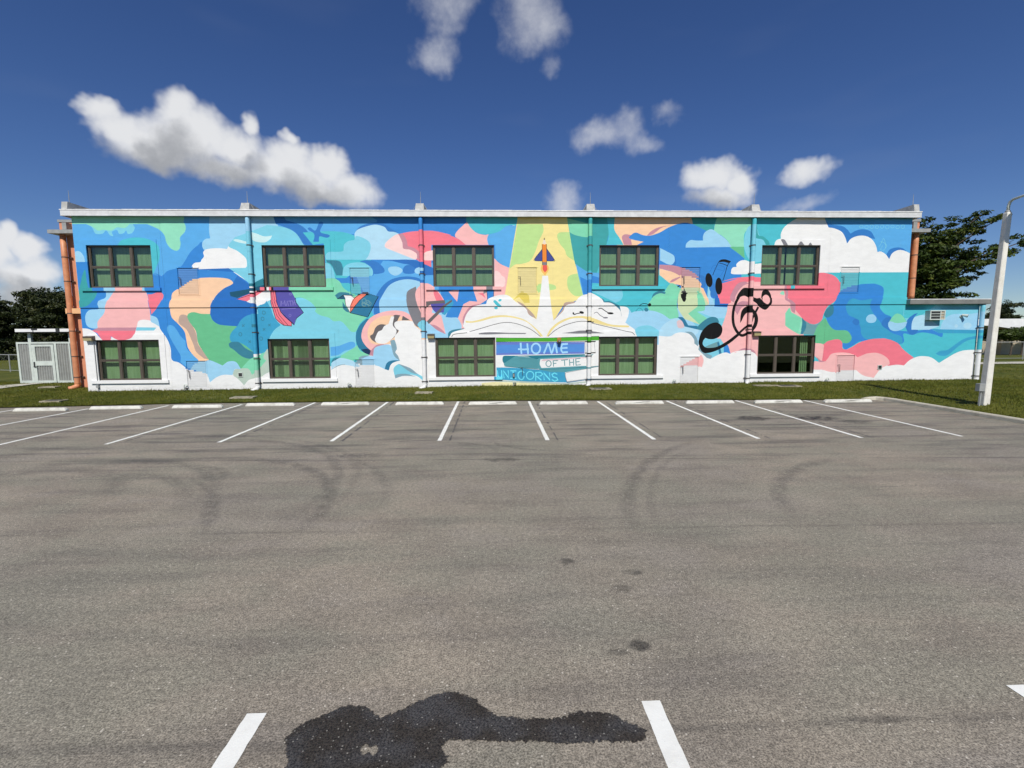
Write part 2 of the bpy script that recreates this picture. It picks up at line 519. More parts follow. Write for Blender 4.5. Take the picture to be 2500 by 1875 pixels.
def glass_material():
    m, q, b, o = new_mat('tinted_window_glass')
    q.t.nodes.remove(b)
    tr = q.add('ShaderNodeBsdfTransparent'); tr.inputs[0].default_value = (0.86, 0.93, 0.86, 1)
    gl = q.add('ShaderNodeBsdfGlossy'); gl.inputs['Color'].default_value = (0.95, 1.0, 0.98, 1); gl.inputs['Roughness'].default_value = 0.015
    lw = q.add('ShaderNodeLayerWeight'); lw.inputs[0].default_value = 0.5
    fr = q.m('MULTIPLY_ADD', q.m('POWER', lw.outputs['Facing'], 5.0), 0.9, 0.045)
    co = objco(q)
    n = q.add('ShaderNodeBump'); n.inputs['Strength'].default_value = 0.05; n.inputs['Distance'].default_value = 0.02
    q.link(q.noise(co, 1.4, 2.0, 0.5), n.inputs['Height']); q.link(n.outputs[0], gl.inputs['Normal'])
    mx = q.add('ShaderNodeMixShader')
    q.link(fr, mx.inputs[0]); q.link(tr.outputs[0], mx.inputs[1]); q.link(gl.outputs[0], mx.inputs[2])
    q.link(mx.outputs[0], o.inputs[0])
    return m
M_GLASS = glass_material()

def blind_material():
    m, q, b, o = new_mat('sage_blind_fabric')
    co = objco(q)
    n = q.noise(q.scalev(co, (6.0, 1.0, 0.3)), 3.0, 4.0, 0.6)
    col = q.mix(q.mapr(n, 0.35, 0.65), lin((160, 180, 146)), lin((140, 162, 126)))
    oi = q.add('ShaderNodeObjectInfo')
    f = q.mapr(oi.outputs['Random'], 0.0, 1.0, 0.70, 0.98, False)
    col = q.vm('MULTIPLY', col, q.comb(f, f, f))
    q.link(col, b.inputs['Base Color'])
    b.inputs['Roughness'].default_value = 0.8
    return m
M_BLIND = blind_material()

def leaf_material(name, a, b_, c):
    m, q, b, o = new_mat(name)
    at = q.add('ShaderNodeAttribute', attribute_name='tone')
    t = at.outputs['Fac']
    col = q.mix(q.mapr(t, 0.0, 0.6), lin(a), lin(b_))
    col = q.mix(q.mapr(t, 0.75, 1.0), col, lin(c))
    q.link(col, b.inputs['Base Color'])
    b.inputs['Roughness'].default_value = 0.55
    b.inputs['Specular IOR Level'].default_value = 0.3
    tl = q.add('ShaderNodeBsdfTranslucent'); q.link(col, tl.inputs[0])
    mx = q.add('ShaderNodeMixShader'); mx.inputs[0].default_value = 0.22
    q.link(b.outputs[0], mx.inputs[1]); q.link(tl.outputs[0], mx.inputs[2]); q.link(mx.outputs[0], o.inputs[0])
    return m
M_LEAF_DARK = leaf_material('dark_conifer_leaves', (29, 39, 17), (50, 59, 26), (78, 80, 42))
M_LEAF_BROAD = leaf_material('broad_leaves', (38, 54, 18), (68, 84, 28), (110, 116, 52))
M_BARK = plain('bark', (78, 66, 54), 0.9, 0.25, 6.0, 0.0, 0.6, 20.0)

# ------------------------------------------------------------------ the painted wall: shapes in metres (x along the wall, z up)
MURAL_COLOURS = [(92,174,232), (56,138,214), (42,114,192), (52,124,198), (160,212,240), (180,222,242), (128,208,228), (80,194,208), (62,164,166), (58,130,152), (148,224,192), (130,216,178), (106,192,142), (244,124,140), (248,188,186), (251,216,212), (251,208,170), (242,242,240), (246,228,152), (190,226,146), (198,142,156), (128,128,134), (106,101,102), (190,166,152), (11,11,12), (22,56,92), (90,86,168), (250,134,112), (46,122,158), (188,206,192), (132,166,180), (78,172,46), (84,144,218), (104,128,204), (42,126,142), (88,158,168), (62,162,202), (246,238,182), (166,218,250), (112,160,166), (116,228,246), (241,222,152), (242,142,52), (64,78,150), (236,92,80), (246,192,102), (236,222,200), (205,236,236), (206,222,178), (226,198,202), (226,206,98), (136,130,200), (26,86,112)]
MURAL_MOTIFS = ['mural', 'whale', 'number_symbols', 'painted_purple_book', 'painted_plane', 'painted_ring_clouds', 'painted_teal_book', 'painted_backpack', 'painted_pink_balloon', 'painted_open_book', 'painted_pencil_rocket', 'painted_book_stack', 'painted_lettering', 'painted_treble_clef', 'painted_music_notes', 'signature']
MURAL = [
('p', 0, 0, '-19.72,8.52! -12.98,8.54! -13.19,5.52! -20.02,5.53!'),
('p', 0, 7, '-8.04,5.62! -5.27,5.62! -5.36,2.82! -6.71,1.35! -8.24,1.37!'),
('p', 0, 1, '-10.28,8.55! -2.02,8.57! 1.08,8.58! -0.14,3.38! -3.11,3.34! -3.43,4.57! -10.51,4.6!'),
('p', 0, 1, '-19.63,6.15! -18.52,6.16! -18.63,4.97! -15.92,4.96! -15.9,5.55 -15.62,5.52 -15.92,5.58 -15.72,5.61 -15.5,5.52 -15.2,5.75 -14.68,5.89 -14.44,6.14 -14.13,6.59 -13.77,6.9 -13.53,6.98 -13.4,5.75! -12.43,5.83! -11.51,5.17! -11.04,3.44! -12.23,2.87! -12.65,1.7! -14.61,0.83! -15.37,1.43! -17.5,2.61! -19.75,2.63!'),
('p', 0, 1, '1.08,8.58! 13.73,8.62! 14.04,2.7! 1.05,2.78!'),
('p', 0, 7, '11.91,8.61! 20.86,8.64! 24.72,4.47! 25.12,0.44! 14.78,0.54! 12.06,5.11!'),
('p', 0, 14, '11.37,3.92! 15.15,5.1! 15.4,0.85! 11.46,1.8!'),
('p', 0, 16, '5.86,8.59! 9.5,8.6! 9.52,7.8! 7.61,7.28! 6.55,6.76! 5.89,6.76!'),
('p', 0, 7, '4.34,5.95! 8.38,5.71! 8.44,3.57! 4.36,3.59!'),
('p', 0, 4, '6.24,3.94! 11.43,3.92! 11.5,2.11! 6.27,2.15!'),
('p', 0, 0, '-10.73,8.55! -6.42,8.56! -5.47,8.06! -5.55,7.44! -10.8,7.32!'),
('p', 0, 17, '-19.85,1.64! -13.29,0.82! -8.28,0.59! -3.13,2.22! 3.83,2.58! 10.97,1.75! 16.01,1.15! 20.22,1.05! 25.39,1.07! 25.61,-1.15! -20.07,-0.59!'),
('p', 0, 8, '-18.94,5.81 -18.91,5.31 -18.86,4.94! -18.53,4.85 -18.59,4.57 -18.93,4.17 -19.33,4.06! -19.39,4.63! -19.19,5.25'),
('p', 0, 7, '-17.4,6.87! -17.15,7.14 -16.53,7.26 -15.93,7.16 -15.56,6.87 -15.55,6.31 -15.76,5.81 -15.93,5.52! -16.18,5.52! -16.07,6.87!'),
('p', 0, 4, '-19.52,6.43! -19.36,6.59 -19.19,6.65 -19.03,6.57 -18.92,6.37 -18.9,6.15! -19.49,6.15!'),
('p', 0, 10, '-19.5,8.53! -14.26,8.54! -14.3,8.01! -15.37,7.86! -19.57,7.86!'),
('p', 0, 10, '-15.98,7.86! -15.71,7.74 -15.44,7.6 -15.24,7.35 -15.18,7.04 -15.03,6.79 -14.79,6.66 -14.62,6.73 -14.54,6.98 -14.54,7.26 -14.31,7.51 -14.25,7.74 -14.33,7.99! -15.02,8.04!'),
('p', 0, 6, '-18.74,7.86! -18.48,7.73 -18.37,7.48 -18.26,7.41 -18.01,7.43 -17.84,7.57 -17.69,7.36 -17.55,7.33 -17.59,7.51 -17.36,7.59 -17.27,7.42 -17.07,7.45 -16.95,7.57 -16.88,7.42 -16.68,7.47 -16.55,7.68 -16.62,7.86!'),
('p', 0, 10, '-18.69,7.86! -16.76,7.86! -17,7.68 -17.33,7.71 -17.61,7.57 -17.94,7.6 -18.22,7.57 -18.43,7.73'),
('p', 0, 4, '-18.11,4.94! -16.34,4.93! -16.23,4.62! -17.99,3.48 -18.58,3.13 -18.92,3.11 -19.13,3.26 -19.15,3.66 -18.95,3.94 -18.5,4 -18.51,4.23 -18.41,4.4 -18.14,4.54'),
('p', 0, 14, '-18.08,4.34 -17.88,4.62 -17.69,4.85 -17.49,4.95! -16.45,4.93! -16.25,4.67 -16.2,4.27 -16.18,3.82 -16.17,3.47 -16.43,3.24! -16.83,3.11! -18.64,3.12! -18.6,3.43 -18.3,3.77 -18.2,4.05'),
('p', 0, 13, '-16.22,4.67! -16.03,4.67 -15.74,4.76 -15.54,4.7 -15.53,4.5 -15.79,4.1 -16.13,3.73! -16.16,4.04'),
('p', 0, 13, '-18.93,3! -16.84,2.98! -16.97,2.72 -17.22,2.52! -17.73,2.53 -18.05,2.73! -18.08,2.5! -18.44,2.5! -18.66,2.85'),
('p', 0, 20, '-18.61,3.13! -16.82,3.13! -16.87,2.98! -18.93,2.99!'),
('p', 0, 17, '-19.48,3.11! -19.09,3.08 -18.82,2.94 -18.62,2.74 -18.42,2.51! -18.07,2.51! -18.03,2.7! -17.79,2.57 -17.51,2.54 -17.16,2.62 -16.97,2.85 -16.84,3.19 -16.75,3.42 -16.52,3.49 -16.18,3.44 -15.86,3.24 -15.76,3.01 -15.51,2.6 -15.37,2.13 -15.36,1.6 -15.03,1.45 -14.65,1.13! -14.31,1.04 -13.86,0.88 -13.66,0.51! -13.97,-0.67! -19.84,-0.59!'),
('p', 0, 4, '-16.18,3.7! -15.88,3.56 -15.79,3.15! -16.02,3.3 -16.18,3.41'),
('p', 0, 6, '-16.86,3.14! -15.95,3.12! -16.07,2.98! -16.9,2.98!'),
('p', 0, 4, '-13.09,8.54! -10.17,8.55! -10.05,7.77 -10.58,7.43! -11.14,7.43 -11.95,7.15 -12.36,6.87 -12.61,6.48 -13.12,6.48 -13.5,6.7 -13.56,6.98 -13.41,7.18 -13.18,7.22! -13.2,7.66'),
('p', 0, 6, '-12.36,6.87 -12.05,7.27! -11.42,7.49! -10.55,7.83! -10.05,7.77 -9.54,7.65 -9.11,7.32 -8.85,6.87! -10.74,4.6! -11.51,5.14! -11.94,5.52 -12.43,5.83! -12.26,5.91! -11.58,5.97! -11.61,6.31 -11.98,6.65'),
('p', 0, 3, '-10.34,8.55! -10.14,7.87! -9.77,7.74 -9.27,7.49 -8.9,6.93! -8.48,6.92! -8.58,7.32 -8.8,7.66 -9.13,7.88 -9.52,8 -9.69,8.08 -9.89,8.55!'),
('p', 1, 47, '-11.32,7.52! -11.03,7.43 -10.7,7.31 -10.34,7.35! -10.45,7.17 -10.71,7.03 -11.16,7.09 -11.32,7.27'),
('p', 1, 47, '-12.13,7.14 -11.95,7.18 -11.53,7.07! -11.55,6.97! -11.95,7.05'),
('p', 0, 17, '-14.13,5.83! -14.08,6 -13.94,6.11 -13.71,6.14 -13.64,6.25 -13.52,6.4 -13.54,6.59 -13.39,6.72 -12.99,6.77 -12.54,6.75 -12.15,6.65 -11.82,6.45 -11.61,6.2 -11.58,5.97 -11.66,5.87! -12.37,5.86 -13.85,5.81!'),
('p', 0, 2, '-13.9,5.81! -12.43,5.86! -12.16,5.68! -13.17,5.75'),
('p', 0, 2, '-13.08,4.61 -12.72,4.92 -12.37,5.09 -12.05,5.52! -11.46,5.06! -11.34,4.25! -11.2,3.68! -11.78,3.59 -12.21,3.13! -12.67,3.16 -13.06,3.22 -13.36,3.45 -13.46,3.74! -13.37,4.09'),
('p', 0, 0, '-15.47,3.06 -15.37,3.22 -15.18,3.2 -15.02,3 -14.87,2.71 -14.66,2.48! -14.63,2.13 -14.37,1.83 -14.07,1.51! -14.59,1.14! -14.97,1.48! -14.94,1.78 -15.14,2.19 -15.38,2.71'),
('p', 0, 16, '-15.16,4.44 -15.08,4.73 -14.76,4.95 -14.22,5.29 -13.93,5.39 -13.42,5.43 -12.86,5.42 -12.46,5.36 -12.27,5.2 -12.37,5.09 -12.72,4.92 -13.08,4.61 -13.27,4.32 -13.37,4.09 -13.43,3.74! -13.77,3.72 -14.11,3.78 -14.4,3.69 -14.49,3.58 -14.42,3.35 -14.21,3.11 -14.12,2.82 -14.09,2.41 -13.89,2 -13.61,1.53! -14.07,1.52! -14.37,1.83 -14.57,2.18 -14.62,2.59 -14.68,2.94 -14.94,3.29 -15.2,3.58 -15.26,3.93 -15.25,4.21'),
('p', 0, 23, '-14.8,3.69 -14.62,3.71 -14.41,3.58 -14.27,3.17 -14.13,2.76 -14.1,2.36 -13.89,2 -13.61,1.59! -13.86,1.64! -14.19,1.95 -14.3,2.3 -14.4,2.59 -14.56,3 -14.88,3.29 -14.89,3.52'),
('p', 0, 12, '-14.49,3.63 -14.39,3.78 -14.16,3.83 -13.83,3.75 -13.43,3.74! -13.33,3.45 -13.06,3.25 -12.66,3.19 -12.24,3.16! -11.44,2.57! -11.49,1.69! -12.17,1.13! -12.44,1.4 -12.72,1.49 -13.02,1.3! -13.3,1.44 -13.64,1.58! -13.89,2 -14.09,2.41 -14.12,2.88 -14.27,3.17 -14.42,3.4'),
('p', 0, 11, '-12.17,1.13! -11.73,1.57 -11.32,1.75 -10.86,2.04! -10.57,1.68! -11.18,1.09! -11.66,0.83! -11.88,1.1'),
('p', 0, 7, '-10.14,5.17! -6.33,5.16! -6.48,1.35! -8.25,1.19! -10.74,1.68! -10.7,3.44!'),
('p', 0, 6, '-11.23,4.08! -8.83,5.16! -9.48,4.48 -9.13,4.48 -8.74,4.3 -8.49,4.01 -8.53,3.84 -8.31,3.66 -7.91,3.54 -7.68,3.37 -7.33,3.36 -7.05,3.07 -6.89,2.89 -6.65,2.89! -6.69,1.89! -7.88,1.6! -9.95,2.27! -10.81,1.98! -11.14,1.86! -11.48,1.98!'),
('p', 0, 36, '-12.21,3.16 -12.02,3.45 -11.66,3.68 -11.2,3.73! -11.21,4.02! -10.76,4.37! -10.6,4.02! -10.46,3.56 -10.18,3.2! -10.49,2.97 -10.68,2.68! -10.76,2.51! -10.83,2.1 -11.14,1.86 -11.48,1.9 -11.86,2.22 -12.2,2.4 -12.54,2.43 -12.58,2.69 -12.45,2.93'),
('p', 0, 9, '-12.65,2.34 -12.49,2.42 -12.17,2.4 -11.87,2.1 -11.37,1.86! -11.67,1.62 -12.07,1.72 -12.45,2.05 -12.62,2.17'),
('p', 0, 29, '-12.57,0.96 -12.43,1.11 -12.16,1.15 -11.82,1.13 -11.66,0.84! -11.23,1.21 -10.81,1.68! -10.72,0.97! -11.08,0.8 -11.56,0.65 -11.85,0.57 -12.07,0.34! -12.26,0.51 -12.48,0.69'),
('p', 0, 29, '-11.06,1.74 -10.89,2.04 -10.78,2.07! -10.81,1.51! -11.01,1.57'),
('p', 0, 4, '-14.56,1.1! -14.4,1.33 -14.1,1.48 -13.64,1.56 -13.3,1.44 -13.02,1.3! -12.72,1.49 -12.38,1.46 -12.17,1.12! -12.46,1.11 -12.58,0.84! -13,0.85 -13.35,0.73 -13.66,0.5! -13.8,0.88 -14.31,1.07'),
('p', 0, 17, '-13.72,0.41! -13.29,0.76 -12.88,0.86 -12.48,0.76 -12.21,0.51 -12.07,0.34! -11.85,0.58 -11.56,0.67 -11.26,0.67 -11.08,0.84 -10.72,1.02! -10.82,-0.7! -13.97,-0.67!'),
('e',2,9,[-12.089,2.779,0.07,0.082,0.0,0.032]),
('k', 2, 9, 0.032, '-11.98,3.24 -11.88,3.13'),
('k', 2, 9, 0.032, '-11.99,3.13 -11.87,3.24'),
('e',2,9,[-11.43,3.183,0.07,0.082,0.0,0.032]),
('k', 2, 9, 0.032, '-11.02,3.06 -10.91,2.95'),
('k', 2, 9, 0.032, '-11.02,2.95 -10.91,3.06'),
('e',2,9,[-10.934,3.79,0.07,0.082,0.0,0.032]),
('k', 2, 9, 0.032, '-11.73,2.48 -11.62,2.37'),
('k', 2, 9, 0.032, '-11.73,2.37 -11.62,2.48'),
('e',2,9,[-11.008,3.5,0.07,0.082,0.0,0.032]),
('e',2,9,[-11.122,2.568,0.07,0.082,0.0,0.032]),
('k', 2, 9, 0.032, '-10.76,3.26 -10.65,3.15'),
('k', 2, 9, 0.032, '-10.76,3.15 -10.65,3.27'),
('p', 3, 34, '-11.4,5.14! -10.86,5.39! -10.8,5.06! -11.35,4.94!'),
('p', 3, 52, '-12.46,4.75! -11.58,4.89! -10.86,5.08! -10.81,4.97! -12.12,4.48! -12.43,4.57!'),
('p', 3, 13, '-12.15,4.43! -10.84,4.95! -10.6,4.93! -11.56,4.3!'),
('p', 3, 17, '-11.68,4.3! -10.67,4.93! -10.55,4.93! -10.62,4.6 -10.82,4.25 -11,4.16! -11.45,4.22!'),
('p', 3, 13, '-10.58,4.95! -10.34,4.95! -10.3,4.31 -10.1,3.73 -9.66,3.35! -9.67,3.15! -10.05,3.19 -10.39,3.5 -10.54,4.13'),
('k', 3, 24, 0.019, '-10.52,4.94 -10.5,4.31 -10.34,3.67 -10.02,3.2'),
('k', 3, 24, 0.019, '-10.44,4.94 -10.4,4.31 -10.22,3.67 -9.84,3.19'),
('k', 3, 24, 0.025, '-10.57,4.94 -10.56,4.25 -10.4,3.5 -10.05,3.19 -9.67,3.15 -9.66,3.35'),
('k', 3, 24, 0.019, '-12.13,4.43 -11.48,4.63 -10.72,4.91'),
('p', 3, 26, '-10.37,4.95! -9.46,4.95! -9.45,4.59 -9.38,4.25 -9.08,3.78! -9.42,3.52 -9.54,3.2! -9.94,3.55 -10.15,3.84 -10.3,4.31'),
('k', 3, 24, 0.025, '-10.36,4.94 -10.3,4.31 -10.14,3.81 -9.54,3.2 -9.42,3.52 -9.08,3.78 -9.38,4.25 -9.47,4.65 -9.46,4.94'),
('k', 3, 51, 0.032, '-10.1,4.09 -10.07,4.33 -10,4.19 -9.92,4.35 -9.89,4.1'),
('k', 3, 51, 0.032, '-9.84,4.1 -9.79,4.33 -9.74,4.1'),
('k', 3, 51, 0.032, '-9.74,4.32 -9.57,4.33'),
('k', 3, 51, 0.032, '-9.66,4.32 -9.63,4.11'),
('k', 3, 51, 0.032, '-9.54,4.35 -9.53,4.12'),
('k', 3, 51, 0.032, '-9.53,4.23 -9.44,4.25'),
('k', 3, 51, 0.032, '-9.46,4.36 -9.42,4.13'),
('k', 3, 51, 0.025, '-10.1,3.95 -9.43,3.99'),
('e',3,51,[-9.72,3.656,0.051,0.057,0.0,0.019]),
('e',3,51,[-9.649,4.65,0.051,0.044,0.0,0.019]),
('p', 0, 7, '-8.92,7.49! -7.67,7.55 -6.98,7.49 -6.47,7.33! -5.71,6.3! -7.01,5.39! -7.88,5.39! -7.98,6.99! -8.48,6.92!'),
('p', 4, 3, '-8.69,7.67 -8.57,7.72 -8.34,7.58 -8.17,7.91 -8.07,7.98 -7.96,7.9 -8.12,7.52 -7.73,7.39 -7.7,7.3 -7.85,7.25 -8.16,7.31 -8.19,7.06! -8.45,7.06! -8.4,7.41 -8.63,7.59'),
('p', 0, 0, '-6.55,5.5! -5.74,5.5! -5.25,6.19! -2.52,6.07! -2.58,3.4! -5.8,3.65!'),
('p', 0, 5, '-7.9,6.25! -7.92,6.42 -7.77,6.59 -7.48,6.6 -7.31,6.58 -7.08,6.65 -7.04,6.93 -6.83,7.1 -6.54,7.16 -6.53,7.44 -6.35,7.64 -5.94,7.78 -5.54,7.85 -5.14,7.75 -4.97,7.55 -4.69,7.52 -4.4,7.38 -4.29,7.1 -4.28,6.76! -4.02,6.73 -3.73,6.59 -3.62,6.36 -3.71,6.24!'),
('p', 0, 3, '-6.52,7.49! -6.23,7.78 -5.65,7.94 -5.13,7.86 -4.8,7.65 -4.43,7.44! -4.69,7.52 -4.97,7.55 -5.14,7.75 -5.54,7.85 -5.94,7.78 -6.35,7.64'),
('p', 0, 6, '-7.9,6.25! -7.92,6.42 -7.77,6.59 -7.48,6.6 -7.08,6.65 -7.04,6.93 -6.83,7.1 -6.54,7.16 -6.47,7.33 -6.13,7.24 -5.85,7.04 -5.81,6.76 -5.93,6.42 -6.06,6.25!'),
('p', 0, 13, '-4.54,7.41! -3.94,7.53 -3.36,7.57 -2.78,7.56 -2.04,7.39 -2.08,7.37 -1.67,7.19 -1.33,6.92! -2.96,6.92! -2.99,5.81! -2.88,5.82! -3.22,5.93 -3.51,6.13 -3.74,6.3!'),
('p', 0, 15, '-5.15,6.87 -5.08,7.04 -4.81,7.27 -4.52,7.41 -4.35,7.16 -4.28,6.76! -3.96,6.7 -3.67,6.53 -3.61,6.36 -3.74,6.24! -4.26,6.45 -4.77,6.65 -5.06,6.77'),
('p', 0, 20, '-4.49,7.43! -4.28,7.44! -4.12,7.16 -4.07,6.87! -3.73,6.76 -3.5,6.53 -3.44,6.22! -3.63,6.27 -3.67,6.53 -3.96,6.7 -4.28,6.76 -4.32,7.04'),
('p', 0, 15, '-3.4,6.39 -3.24,6.59 -2.86,6.68! -2.87,6.2! -3.33,6.22'),
('p', 0, 9, '-7.9,6.22! -7.33,6.19 -7.16,5.96 -7.14,5.55 -7.47,5.52! -7.55,5.73 -7.68,6.02 -7.87,6.12!'),
('p', 0, 6, '-7.18,5.49! -7.11,5.85 -6.87,6.05 -6.46,6.12 -6.06,6.05 -5.78,5.82 -5.75,5.56 -5.85,5.47!'),
('p', 0, 3, '-6.35,6.16! -6.06,6.22 -5.6,6.16 -5.26,5.9 -5.21,5.67 -5.5,5.58 -5.73,5.58! -5.76,5.79 -6.01,6.05'),
('p', 0, 6, '-7.96,6.09! -7.74,6.02 -7.58,5.73 -7.53,5.38! -7.94,5.38!'),
('p', 0, 2, '-5.02,6.23! -3.97,6.24 -3.39,6.07 -2.82,5.81! -2.82,5.52! -3.41,5.54 -3.69,5.79 -3.98,5.99 -4.38,6.07'),
('p', 0, 4, '-5.03,5.79 -4.91,5.91 -4.56,5.91 -4.35,5.76 -4.46,5.59 -4.69,5.5 -4.92,5.59'),
('p', 0, 3, '-4.33,5.79 -4.21,5.96 -3.98,5.99 -3.75,5.84 -3.69,5.66! -3.93,5.58 -4.28,5.61'),
('p', 0, 4, '-3.78,5.73 -3.69,5.85 -3.46,5.89 -3.39,5.73 -3.52,5.58 -3.73,5.61'),
('p', 0, 3, '-5.77,3.68! -5.76,4.11 -5.62,4.58 -5.29,5.04 -4.87,5.33 -4.29,5.46 -3.7,5.41 -3.33,5.2! -3.46,3.4! -5.45,3.65!'),
('p', 0, 4, '-5.48,3.65! -5.49,4.23 -5.3,4.63 -5,5.04 -4.58,5.26 -4.11,5.33 -3.71,5.27 -3.36,5.14! -2.56,4.27! -2.11,4.16! -2.77,2.51! -3.49,2.51! -4.05,3.64! -4.63,3.82'),
('p', 0, 11, '-9.68,4.97! -7.88,5.38! -7.53,5.38! -7.31,5.22 -7.15,4.93 -6.81,4.7 -6.41,4.58! -6.1,3.56! -6.46,3.24 -6.65,2.88 -6.89,2.88 -7.05,3.07 -7.33,3.36 -7.68,3.37 -7.91,3.54 -8.31,3.66 -8.53,3.84 -8.49,4.01 -8.74,4.3 -9.13,4.48 -9.45,4.48!'),
('p', 0, 0, '-7.88,2.14! -7.5,2.19 -7.2,2.3 -6.91,2.39 -6.73,2.33 -6.74,2.15 -6.98,2.01 -7.22,1.95 -7.52,1.77 -7.89,1.71!'),
('p', 0, 11, '-7.4,1.74! -6.74,2.12 -6.62,2.24! -6.46,1.94 -5.99,1.76! -6.47,1.62 -6.77,1.47! -7.41,1.57'),
('p', 0, 5, '-7.88,1.35! -7.64,1.6 -7.23,1.59 -6.83,1.47! -6.48,1.2! -6.84,1.19 -7.25,1.28 -7.66,1.23 -7.89,1.05!'),
('p', 0, 9, '-7.9,1.38! -7.76,1.6 -7.45,1.64! -7.68,1.51'),
('p', 0, 30, '-7.89,1.06! -7.54,1.27 -7.2,1.31! -7.49,1.17'),
('p', 5, 28, '-6.1,3.5! -6.4,3.24 -6.62,2.89 -6.67,2.48 -6.57,2.12 -6.34,1.93! -5.96,1.74! -6.07,2.83! -5.93,3.41!'),
('p', 5, 14, '-6.39,2.77 -6.26,3.12 -5.93,3.53 -5.45,3.76 -4.92,3.86 -4.39,3.82 -4.05,3.64 -3.82,3.31! -3.49,2.51! -5.33,2.23! -5.62,2.14 -5.98,1.96! -6.21,2.18 -6.38,2.48'),
('p', 5, 16, '-6.1,2.83 -5.94,3.24 -5.57,3.53 -5.1,3.63 -4.63,3.61! -3.99,3.4! -3.54,2.93! -3.37,2.4! -5.27,2.26! -5.74,2.25 -6.03,2.41'),
('p', 5, 25, '-6.46,2! -6.16,2.05 -5.97,1.96! -6.04,1.74! -6.28,1.85'),
('p', 5, 20, '-5.98,1.96! -5.68,2.23 -5.3,2.26! -5.75,2.03 -5.88,1.69! -6.05,1.74!'),
('p', 5, 22, '-5.99,2.65 -5.84,2.77 -5.71,3.06 -5.47,3.21 -5.12,3.17! -4.93,3.41! -4.81,3.64 -4.52,3.64! -4.67,3.35 -4.71,3.05! -4.61,2.91! -4.78,2.64 -5.02,2.44! -5.55,2.56 -5.73,2.34! -5.91,2.47'),
('p', 5, 22, '-4.4,3.61! -4.05,3.39! -4.46,3.39!'),
('p', 5, 17, '-5.73,2.59 -5.6,2.85 -5.42,2.94 -5.3,3.12 -5.09,3.23! -4.96,3.58! -4.81,3.58! -4.89,3.17 -4.73,2.94 -4.78,2.7 -5.02,2.45 -5.29,2.29 -5.62,2.31 -5.76,2.44'),
('p', 5, 17, '-4.82,3.17 -4.76,3.32 -4.47,3.38 -3.94,3.34 -3.85,3.14 -3.57,2.9 -3.48,2.63 -3.38,2.4! -3.22,2.39! -2.81,2.18! -2.88,-0.8! -8.34,-0.73! -8.27,0.77! -7.89,1.05! -7.54,1.23 -7.25,1.28 -6.84,1.21! -5.89,1.24 -5.54,1.15 -5.18,0.98! -5,1.32 -4.6,1.44! -4.75,1.69 -4.65,2.05 -4.79,2.35 -4.81,2.64 -4.61,2.88 -4.74,3'),
('p', 5, 4, '-6.54,1.23! -6.47,1.47 -6.35,1.66 -5.88,1.69! -5.8,2.06 -5.5,2.2 -5.09,2.23 -4.86,1.99 -4.81,1.75 -4.6,1.45! -5,1.38 -5.31,1.03! -5.66,1.21 -5.89,1.24!'),
('p', 5, 30, '-5.04,2.42! -4.86,2.47 -4.79,2.35 -4.73,2.05 -4.81,1.87 -4.69,1.69 -4.6,1.45! -4.87,1.69 -4.98,2.11'),
('p', 5, 28, '-5.35,1.06! -5.24,1.34 -5,1.47 -4.59,1.48! -5,1.32 -5.16,0.99!'),
('p', 5, 6, '-4.93,1.02 -4.83,1.2 -4.68,1.3! -4.12,1.03 -3.45,0.62! -3.45,0.41! -3.83,0.71 -4.37,0.78 -4.85,0.6!'),
('p', 5, 30, '-4.68,1.31! -4.12,1.09 -3.74,0.77! -4.12,0.9'),
('p', 5, 30, '-4.85,0.6! -4.84,0.77 -4.36,0.82 -3.86,0.68! -4.43,0.72'),
('p', 5, 30, '-6.71,1.38! -6.47,1.68 -5.93,1.73! -6.35,1.59 -6.43,1.26!'),
('p', 6, 9, '-7.57,4.59! -7.33,4.73 -6.93,4.7 -6.67,4.58! -7.46,4.41!'),
('p', 6, 9, '-7.21,4.29! -6.91,3.77! -7.08,3.83 -7.22,3.97!'),
('p', 6, 52, '-7.47,4.41! -7.19,4.61! -7.06,4.4!'),
('p', 6, 17, '-7.16,4.6! -6.82,4.6! -6.64,4.45! -6.71,4.23 -6.9,3.78! -7.07,4.12 -7.08,4.41'),
('p', 6, 25, '-6.41,4.63! -6.17,4.77 -5.94,4.67! -6.18,4.61'),
('p', 6, 27, '-6.68,4.45 -6.41,4.63! -6.02,4.66! -6.36,4.41 -6.6,4.12 -6.89,3.76! -6.87,4.06'),
('p', 6, 28, '-6.03,4.65! -5.53,4.52! -6.06,3.55! -6.89,3.76! -6.6,4.12 -6.36,4.41'),
('k', 6, 24, 0.025, '-7.47,4.41 -7.16,4.6 -6.82,4.58 -6.65,4.45 -6.41,4.63 -6.02,4.66 -5.53,4.52 -6.06,3.55 -6.89,3.76 -7.07,4.12 -7.1,4.41'),
('k', 6, 24, 0.025, '-6.89,3.76 -6.6,4.12 -6.33,4.42 -6.02,4.66'),
('k', 6, 24, 0.019, '-6.87,3.8 -6.84,4.09 -6.65,4.45'),
('e',6,39,[-6.188,4.302,0.101,0.126,20.0,0.025]),
('e',6,39,[-6.045,4.243,0.114,0.101,0.0,0.025]),
('e',6,39,[-6.137,4.127,0.164,0.076,-20.0,0.025]),
('e',6,39,[-6.223,4.162,0.088,0.101,0.0,0.025]),
('e',6,39,[-5.971,4.184,0.101,0.088,0.0,0.025]),
('p', 0, 7, '-1.31,8.04! -1.19,8.58! 1.26,8.58! 1.13,7.8! 0.73,7.83 0.26,7.55 -0.27,7.4! -0.68,7.44 -1.03,7.64 -1.2,7.84'),
('p', 0, 0, '-0.27,7.39! 0.26,7.55 0.61,7.8 1.14,7.82! 0.74,5.81! 0.42,5.98 0.07,6.24! 0.05,6.93! -0.3,6.93! -0.33,7.19'),
